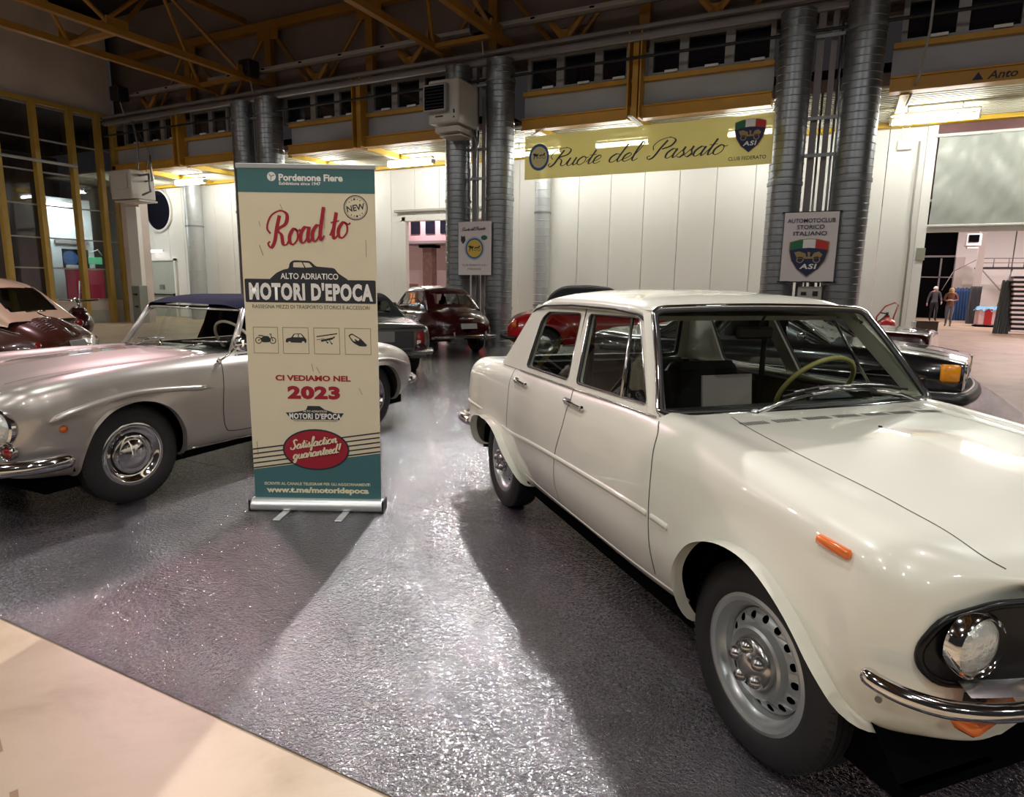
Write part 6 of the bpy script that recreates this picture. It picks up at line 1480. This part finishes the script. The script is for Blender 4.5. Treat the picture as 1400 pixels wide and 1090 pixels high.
bb = catmull([(2.80,-.85,.44),(3.08,-.84,.44),(3.22,-.72,.44),(3.28,0,.44),(3.22,.72,.44),(3.08,.84,.44),(2.80,.85,.44)], 6)
MB().tube(bb, .075, 12, flat=.8).build('front_bumper', M['black_trim'], BK, True); MB().tube([p+np.array([.0,0,.062]) for p in bb], .012, 6).build('bumper_bead', M['chrome_dull'], BK, True)
MB().box((2.9,0,.30), (.5,1.5,.20), bev=.05).build('front_valance', M['black_trim'], BK, angle=40)
MB().box((3.215,0,.66), (.02,1.0,.20), bev=.01).build('grille', M['black_trim'], BK)
for s in (-1, 1): lamp(BK, (3.215,s*.52,.67), .085, d=(1,0,0), depth=.02)
seat(BK, 1.05, -.35, .5, .45, 1.08); seat(BK, 1.05, .35, .5, .45, 1.08); MB().box((.9,0,.45), (1.9,1.3,.05)).build('cabin_floor', M['dark'], BK)

# ---- dark red car behind the black one
DR = empty('dark_red_coupe', (-2.20,11.50,0), math.radians(-10), 'dark red coupe with flat bonnet just behind the black saloon, below the fire extinguisher', 'car')
st_ = [ring(-.75,.70,.36,.54,.74,.80,.94), ring(-.4,.78,.30,.54,.80,.88,.92), ring(.4,.80,.26,.56,.84,.92,.91), ring(1.3,.80,.26,.58,.86,.93,.91), ring(2.2,.80,.26,.58,.87,.94,.92), ring(2.9,.79,.30,.58,.87,.93,.93), ring(3.25,.77,.36,.58,.86,.91,.94)]
DSF = Surf(closed(st_, -.80, 3.42, (.62,.38,.76), (.70,.42,.88)))
ar = [circ_arch(.0,.32,.36), circ_arch(2.6,.32,.36)]
body_mesh('body', DSF, M['darkred_paint'], DR, ar, res=.045); liners(DR, ar, .70, .4)
cabin(DR, [(.3,.90,.3),(.55,1.10,.5),(.8,1.22,.7),(1.2,1.25,1.2),(1.5,1.18,1.55),(1.85,.92,1.85)], .52, .68, .88, M['darkred_paint'], win=lambda x,y,z: ((y > .53) & (z > .94) & (z < 1.16)) | ((x > 1.5) & (z > .96) & (z < 1.18) & (y < .5)))
for s in (-1, 1): wheel(DR, 0, s*.68, .31, .19, .16, s, 'plain'); wheel(DR, 2.6, s*.68, .31, .19, .16, s, 'plain'); lamp(DR, (3.41,s*.52,.66), .075, d=(1,0,0), depth=.02)
MB().tube([(3.1,-.83,.45),(3.42,-.72,.45),(3.48,0,.45),(3.42,.72,.45),(3.1,.83,.45)], .045, 10).build('front_bumper', M['chrome'], DR, True)

# ---- beige and brown car at the left edge, tail to the right
BG = empty('beige_brown_car', (-9.24,4.52,0), math.radians(208), 'two-tone beige over brown rounded fastback car at the left edge, tail with louvres and plate', 'car')
st_ = [ring(-.74,.44,.36,.50,.60,.66,.92), ring(-.66,.60,.32,.50,.68,.76), ring(-.45,.70,.28,.52,.76,.90), ring(-.1,.755,.26,.54,.84,1.02), ring(.5,.76,.26,.56,.88,1.02,.88), ring(1.3,.76,.26,.56,.88,1.0,.88), ring(1.9,.75,.26,.56,.88,.98,.9), ring(2.4,.72,.28,.54,.80,.90,.9), ring(2.8,.60,.32,.50,.70,.78)]
BSF = Surf(closed(st_, -.78, 2.9, (.34,.38,.60), (.46,.36,.70)))
ar = [circ_arch(.0,.31,.35), circ_arch(2.2,.31,.35)]
body_mesh('body', BSF, M['brown_paint'], BG, ar, lambda C, v: (C[...,0] > .3) & (C[...,0] < 1.7) & (np.abs(C[...,1]) < .62) & (C[...,2] > .90), res=.035, flare=.05, flare_w=.14)
liners(BG, ar, .68, .4)
def bwin(x, y, z):
    rear = (z > 1.06-.0*x) & (z < 1.36) & (y < .46) & (x < .40); side = (y > .55) & (z > 1.02) & (z < 1.34) & (((x > .62) & (x < 1.62)))
    return rear | side | ((x > 1.5) & (z > 1.04) & (z < 1.36) & (y < .5))
BCS = cabin(BG, [(-.28,.95,-.20),(-.14,1.06,.0),(.02,1.20,.12),(.22,1.35,.30),(.52,1.45,.55),(1.0,1.48,1.0),(1.4,1.43,1.45),(1.62,1.25,1.70),(1.82,1.0,1.82)], .55, .67, .90, M['beige_paint'], win=bwin, glass_m=M['glass_dark'], res=.022)
pts = [(-.05,1.03),(.03,1.12),(.15,1.25),(.30,1.38)]
for s in (-1, 1):
    oe = [p for p in [(-.105,.43,1.055),(-.01,.45,1.15),(.13,.46,1.27),(.26,.45,1.355)]]
    MB().tube([(x-.008, s*y, z+.01) for x, y, z in oe], .014, 8).build('window_trim', M['black_trim'], BG, True)
    MB().lathe([(.055,0),(.06,s*.02),(.045,s*.035),(0,s*.038)], (.30,s*.682,.985), axis='Y', n=24).build('round_cap', M['chrome'], BG, angle=50)
    MB().lathe([(0,-.05),(.05,-.035),(.07,0)], (-.60,s*.60,.64), axis='X', n=20).build('tail_lamp', M['red_lens'], BG, True)
    wheel(BG, 0, s*.66, .31, .18, .15, s, 'plain'); wheel(BG, 2.2, s*.66, .31, .18, .15, s, 'plain')
MB().tube([(-.115,-.43,1.055),(-.14,0,1.06),(-.115,.43,1.055)], .014, 8).build('window_trim', M['chrome'], BG, True)
lv = MB()
for k in range(9):
    P, N = BSF.project([(-.22-.04*k,-.12),(-.22-.04*k,-.34)], [0,1], vlim=(6,9)); lv.tube([P[0],P[1]], .010, 6); f = np.array([1,-1,1]); lv.tube([P[0]*f,P[1]*f], .010, 6)
lv.build('engine_louvre', M['brown_paint'], BG, True)
P, N = BSF.project([(-.14,-.005),(-.35,-.005),(-.55,-.005),(-.68,-.005)], [0,1], vlim=(6,9)); MB().tube([tuple(p+np.array([-.01,0,.012])) for p in P], [.03,.016,.016,.03], 8).build('lid_trim', M['chrome'], BG, True)
MB().box((-.775,0,.60), (.02,.34,.20), ry=.35, bev=.01).build('number_plate', M['plate'], BG)
MB().tube([(-.58,-.78,.42),(-.78,-.68,.42),(-.88,0,.42),(-.78,.68,.42),(-.58,.78,.42)], .04, 10).build('rear_bumper', M['chrome'], BG, True)
strip('waist_trim', BSF, [(-.40,.80),(.0,.885),(.6,.90),(1.6,.90)], BG, M['chrome_dull'], .007, vlim=(3,7), lift=.003)
seat(BG, 1.0, -.3, .45, .45, 1.1); seat(BG, 1.0, .3, .45, .45, 1.1); MB().box((.8,0,.45), (1.9,1.1,.05)).build('cabin_floor', M['dark'], BG)

BG.scale = (.82,.92,.97)
# ---- small red scooter behind the beige car
SCO = empty('red_scooter', (-11.75,6.55,0), math.radians(150), 'dark red motor scooter tail with chrome lamp behind the beige and brown car', 'scooter')
MB().tube([(-.45,0,.55),(-.30,0,.66),(0,0,.68),(.25,0,.62),(.35,0,.35),(.75,0,.28),(.95,0,.45),(1.05,0,.85)], [.08,.20,.22,.17,.13,.12,.10,.07], 14, flat=1.1).build('body_shell', M['darkred_paint'], SCO, True)
MB().box((-.05,0,.90), (.65,.26,.12), bev=.05).build('saddle', M['darkred_paint'], SCO, angle=50)
MB().tube([(1.0,-.32,1.05),(1.05,0,1.02),(1.0,.32,1.05)], .02, 8).tube([(1.05,0,.85),(1.05,0,1.04)], .04, 8).build('handlebar', M['chrome'], SCO, True)
lamp(SCO, (-.50,0,.72), .05, name='tail_lamp', d=(-1,0,.2), depth=.03, lens=M['red_lens']); MB().lathe([(.03,0),(.05,.05),(.045,.09),(0,.1)], (-.36,0,1.04), axis='Z', n=14).build('chrome_cap', M['chrome'], SCO, True)
for x in (-.2, 1.0): wheel(SCO, x, 0, .22, .12, .10, -1, 'plain')
# ================================================================ people (each body one continuous skinned figure)
def figure(name, loc, rz, label, H, pose, mats, hair):
    """pose: joint dictionary in units of height; builds a skinned body with clothing colours by height"""
    root = empty(name, loc, rz, label, 'person')
    J = dict(pelvis=(0,0,.52), waist=(0,0,.60), chest=(0,.01,.72), neckb=(0,.005,.81), neck=(0,.0,.845), head=(0,-.005,.895), crown=(0,0,.955),
             hipL=(.05,0,.50), kneeL=(.055,-.01,.285), ankL=(.055,.02,.045), toeL=(.06,-.07,.02), hipR=(-.05,0,.50), kneeR=(-.055,-.01,.285), ankR=(-.055,.02,.045), toeR=(-.06,-.07,.02),
             shL=(.10,.005,.80), elL=(.135,.01,.63), wrL=(.13,-.05,.49), haL=(.13,-.07,.45), shR=(-.10,.005,.80), elR=(-.135,.01,.63), wrR=(-.13,-.05,.49), haR=(-.13,-.07,.45))
    J.update(pose)
    Rr = dict(pelvis=.085, waist=.070, chest=.088, neckb=.050, neck=.030, head=.052, crown=.036, hipL=.060, kneeL=.036, ankL=.024, toeL=.020, hipR=.060, kneeR=.036, ankR=.024, toeR=.020, shL=.040, elL=.027, wrL=.018, haL=.018, shR=.040, elR=.027, wrR=.018, haR=.018)
    E_ = [('pelvis','waist'),('waist','chest'),('chest','neckb'),('neckb','neck'),('neck','head'),('head','crown'),('pelvis','hipL'),('hipL','kneeL'),('kneeL','ankL'),('ankL','toeL'),('pelvis','hipR'),('hipR','kneeR'),('kneeR','ankR'),('ankR','toeR'),('neckb','shL'),('shL','elL'),('elL','wrL'),('wrL','haL'),('neckb','shR'),('shR','elR'),('elR','wrR'),('wrR','haR')]
    ks = list(J); me = bpy.data.meshes.new(name+'_body'); me.from_pydata([tuple(c*H for c in J[k]) for k in ks], [(ks.index(a), ks.index(b)) for a, b in E_], [])
    o = bpy.data.objects.new('tmp', me); COL.objects.link(o)
    md = o.modifiers.new('skin', 'SKIN'); sv = me.skin_vertices[0].data
    for i, k in enumerate(ks): sv[i].radius = (Rr[k]*H*1.0, Rr[k]*H*.8 if k in ('chest','waist','pelvis') else Rr[k]*H); sv[i].use_root = (k == 'pelvis')
    o.modifiers.new('sub', 'SUBSURF').levels = 2
    m2 = bpy.data.meshes.new_from_object(o.evaluated_get(bpy.context.evaluated_depsgraph_get())); bpy.data.objects.remove(o)
    for m in mats: m2.materials.append(m)   # skin, shirt, trousers, shoes
    wz = J['wrL'][2]; 
    for p in m2.polygons:
        c = p.center/H; p.use_smooth = True
        arm = abs(c.x) > .105 and c.z > .42
        d_w = min((Vector(J[k])-c).length for k in ('haL','haR')); d_c = min((Vector(J[k])-c).length for k in ('chest','waist','shL','shR'))
        if c.z > .835 or d_w < .05: p.material_index = 0
        elif c.z > .53 or (arm and d_w >= .05): p.material_index = 1
        elif c.z > .04: p.material_index = 2
        else: p.material_index = 3
    b = bpy.data.objects.new('body', m2); COL.objects.link(b); b.parent = root; m2.name = 'body'
    hx, hy, hz = [c*H for c in J['head']]
    hr = MB(); n = 10
    for i in range(7):
        pass
    hm = MB().lathe([(0,.075*H),(.03*H,.070*H),(.052*H,.045*H),(.060*H,.012*H),(.057*H,hair[1]*H*-.3),(.05*H,-hair[1]*H)], (hx, hy+.014*H, hz+.0*H), axis='Z', n=20)
    hm.build('hair', hair[0], root, True)
    f = MB().box((hx-.018*H,hy-.054*H,hz+.008*H), (.012*H,.006*H,.006*H)).box((hx+.018*H,hy-.054*H,hz+.008*H), (.012*H,.006*H,.006*H)).box((hx,hy-.055*H,hz-.028*H), (.025*H,.006*H,.005*H)); f.build('face_feature', M['cloth_black'], root)
    MB().tube([(hx,hy-.050*H,hz+.008*H),(hx,hy-.066*H,hz-.010*H),(hx,hy-.054*H,hz-.014*H)], [.004*H,.009*H,.006*H], 8).build('nose', M['skin'], root, True)
    for k, sx in (('haL',1),('haR',-1)):
        h = Vector(J[k])*H; w = Vector(J['wr'+k[2]])*H; d = (h-w).normalized(); fg = MB()
        for q in range(4):
            a = h+Vector((0,.004,0))+Vector((0,(q-1.5)*.010*H*.9,0)) if True else h
            fg.tube([a+d*.004*H, a+d*.024*H, a+d*.040*H+Vector((-sx*.006*H,0,0))], [.0062*H,.0055*H,.004*H], 6)
        fg.tube([h+Vector((-sx*.008*H,-.012*H,0)), h+Vector((-sx*.014*H,-.022*H,0))+d*.012*H, h+Vector((-sx*.014*H,-.024*H,0))+d*.024*H], [.006*H,.006*H,.004*H], 6)
        fg.build('fingers', M['skin'], root, True)
    return root
P1 = figure('person', (3.86,37.6,0), math.radians(8), 'white-haired person in charcoal shirt and black trousers walking, left of the pair', 1.74,
       dict(kneeL=(.06,-.06,.29), ankL=(.06,-.03,.05), toeL=(.06,-.12,.03), kneeR=(-.05,.01,.285), ankR=(-.055,.07,.06), toeR=(-.06,-.01,.02), elR=(-.15,.03,.64), wrR=(-.175,-.01,.50), haR=(-.18,-.02,.455), elL=(.15,-.01,.64), wrL=(.15,-.10,.53), haL=(.14,-.13,.50)),
       [M['skin'], M['cloth_grey'], M['cloth_black'], M['cloth_black']], (M['hair_white'], .01))
P2 = figure('person', (3.92,32.6,0), math.radians(-12), 'blonde person in plaid shirt and grey jeans looking down at something held in both hands', 1.66,
       dict(head=(0,-.03,.89), crown=(0,-.04,.945), kneeL=(.05,-.05,.29), ankL=(.05,-.02,.05), toeL=(.055,-.11,.02), ankR=(-.055,.06,.06), elL=(.14,.0,.66), wrL=(.07,-.13,.645), haL=(.04,-.155,.65), elR=(-.14,.0,.66), wrR=(-.07,-.13,.645), haR=(-.04,-.155,.65)),
       [M['skin'], M['cloth_plaid'], M['cloth_denim'], M['cloth_black']], (M['hair_blonde'], .06))
tag(MB().box((3.86,32.30,1.10), (.17,.08,.025), bev=.008).build('mobile_phone', M['white_plastic']), 'small pale phone held by the blonde person', 'phone')

# ================================================================ wheeled fire extinguisher, brown box
FE = empty('fire_extinguisher_trolley', (.80,15.6,0), .3, 'red wheeled fire extinguisher with loop handle standing at the white wall left of the gate', 'fire extinguisher')
MB().lathe([(0,.12),(.15,.14),(.19,.20),(.19,.72),(.16,.82),(.08,.88),(.05,.90),(.05,.94),(0,.94)], axis='Z', n=28).build('cylinder', M['red_enamel'], FE, angle=50)
MB().tube([(-.13,.16,.25),(-.13,.19,.90),(.02,.20,1.12),(.20,.20,1.20),(.27,.20,1.15),(.20,.19,.90),(.14,.16,.25)], .016, 8).build('loop_handle', M['red_enamel'], FE, True)
MB().tube([(0,0,.92),(0,0,1.0)], .03, 8).tube([(0,0,.97),(-.14,-.05,.99)], .014, 6).tube([(0,0,.96),(-.2,-.1,.8),(-.2,-.14,.4)], .012, 6).build('valve', M['black_trim'], FE, True)
MB().box((.02,-.19,.50), (.16,.01,.18)).build('instruction_label', mat('yellowed label', (.6,.52,.3), .6), FE)
for s in (-1, 1): MB().lathe([(0,-.02),(.12,-.02),(.13,0),(.12,.02),(0,.02)], (s*.22,.12,.13), axis='X', n=20).build('wheel', M['black_trim'], FE, angle=50)
FB = empty('brown_board_box', (1.5,15.45,0), .05, 'tall brown board box standing at the gate jamb behind the dark red car', 'box')
MB().box((0,0,.42), (.36,.3,.84), bev=.008).build('box_body', M['cardboard'], FB); MB().box((0,0,.845), (.38,.32,.012)).build('box_lid', mat('dark board edge', (.05,.035,.03), .7), FB)
MB().box((-.22,.0,.42), (.05,.28,.84)).build('white_side', M['wall_white'], FB)

# ================================================================ mirrored or repeated pieces become objects of their own
def pieces(me):
    n = len(me.vertices); par = np.arange(n); e = np.zeros(len(me.edges)*2, int); me.edges.foreach_get('vertices', e); e = e.reshape(-1, 2)
    while True:
        a, b = par[e[:,0]], par[e[:,1]]; m = np.minimum(a, b); p2 = par.copy(); np.minimum.at(p2, a, m); np.minimum.at(p2, b, m); p2 = p2[p2]
        if (p2 == par).all(): break
        par = p2
    while (par != par[par]).any(): par = par[par]
    ids, inv = np.unique(par, return_inverse=True); co = np.zeros(n*3); me.vertices.foreach_get('co', co); co = co.reshape(-1, 3); k = len(ids)
    if k > 400: return None, None
    lo = np.array([co[inv == i].min(0) for i in range(k)])-.004; hi = np.array([co[inv == i].max(0) for i in range(k)])+.004
    grp = np.arange(k)
    for i in range(k):
        for j in range(i+1, k):
            if grp[i] != grp[j] and (lo[i] <= hi[j]).all() and (lo[j] <= hi[i]).all(): grp[grp == grp[j]] = grp[i]
    g, gi = np.unique(grp, return_inverse=True); return gi[inv], len(g)
PRINTS = {'lettering','title','year','web_address','shield_letters','headline','slogan','stripe','logo_mark','stamp_dots','stamp_ring','car_window','picture_frame','motorcycle_picture','small_car_picture','small_car_window','aeroplane_picture','boat_picture','print_scratch','carriage_picture','veteran_car_picture','face_feature','badge','lead','scuff_mark','tread_block','cowl_slot','fingers','slot','soft_top','ceiling_recess','gas_pipe','tray_body','railing','print_scratch'}
for o in bpy.data.objects:
    if o.name.split('.')[0] == 'print_scratch': o['kind'] = 'stuff'
bpy.context.view_layer.update()
for o in [o for o in bpy.data.objects if o.type == 'MESH']:
    nm = o.name.split('.')[0]
    if nm in PRINTS or o.get('kind') in ('structure', 'stuff'): continue
    gi, k = pieces(o.data)
    if gi is None or k < 2 or k > 60: continue
    root = o.parent
    if root is None:
        root = bpy.data.objects.new(o.name, None); COL.objects.link(root)
        for p in ('label', 'category', 'group'):
            if p in o: root[p] = o[p]; del o[p]
        base = o.name; o.name = 'piece'; root.name = base; o.name = {'cable_pipe': 'conduit', 'duct_bracket': 'bracket_bar', 'steel_post': 'channel', 'steel_beam': 'flange', 'steel_column': 'plate', 'cable_rail': 'angle_bar', 'club_flag': 'rod', 'hanging_cable': 'strand', 'heater_cable': 'lead'}.get(nm, nm+'_part'); o.parent = root; nm = o.name.split('.')[0]
    for q in range(1, k):
        bm = bmesh.new(); bm.from_mesh(o.data); bm.verts.ensure_lookup_table(); bmesh.ops.delete(bm, geom=[bm.verts[i] for i in np.nonzero(gi != q)[0]], context='VERTS')
        me = bpy.data.meshes.new(nm); bm.to_mesh(me); bm.free()
        for m in o.data.materials: me.materials.append(m)
        c = bpy.data.objects.new(nm, me); COL.objects.link(c); c.parent = o.parent; c.matrix_local = o.matrix_local.copy()
    bm = bmesh.new(); bm.from_mesh(o.data); bm.verts.ensure_lookup_table(); bmesh.ops.delete(bm, geom=[bm.verts[i] for i in np.nonzero(gi != 0)[0]], context='VERTS'); bm.to_mesh(o.data); bm.free()
for o in bpy.data.objects:
    if o.name.split('.')[0] in ('tread_block', 'cowl_slot'): o['kind'] = 'stuff'
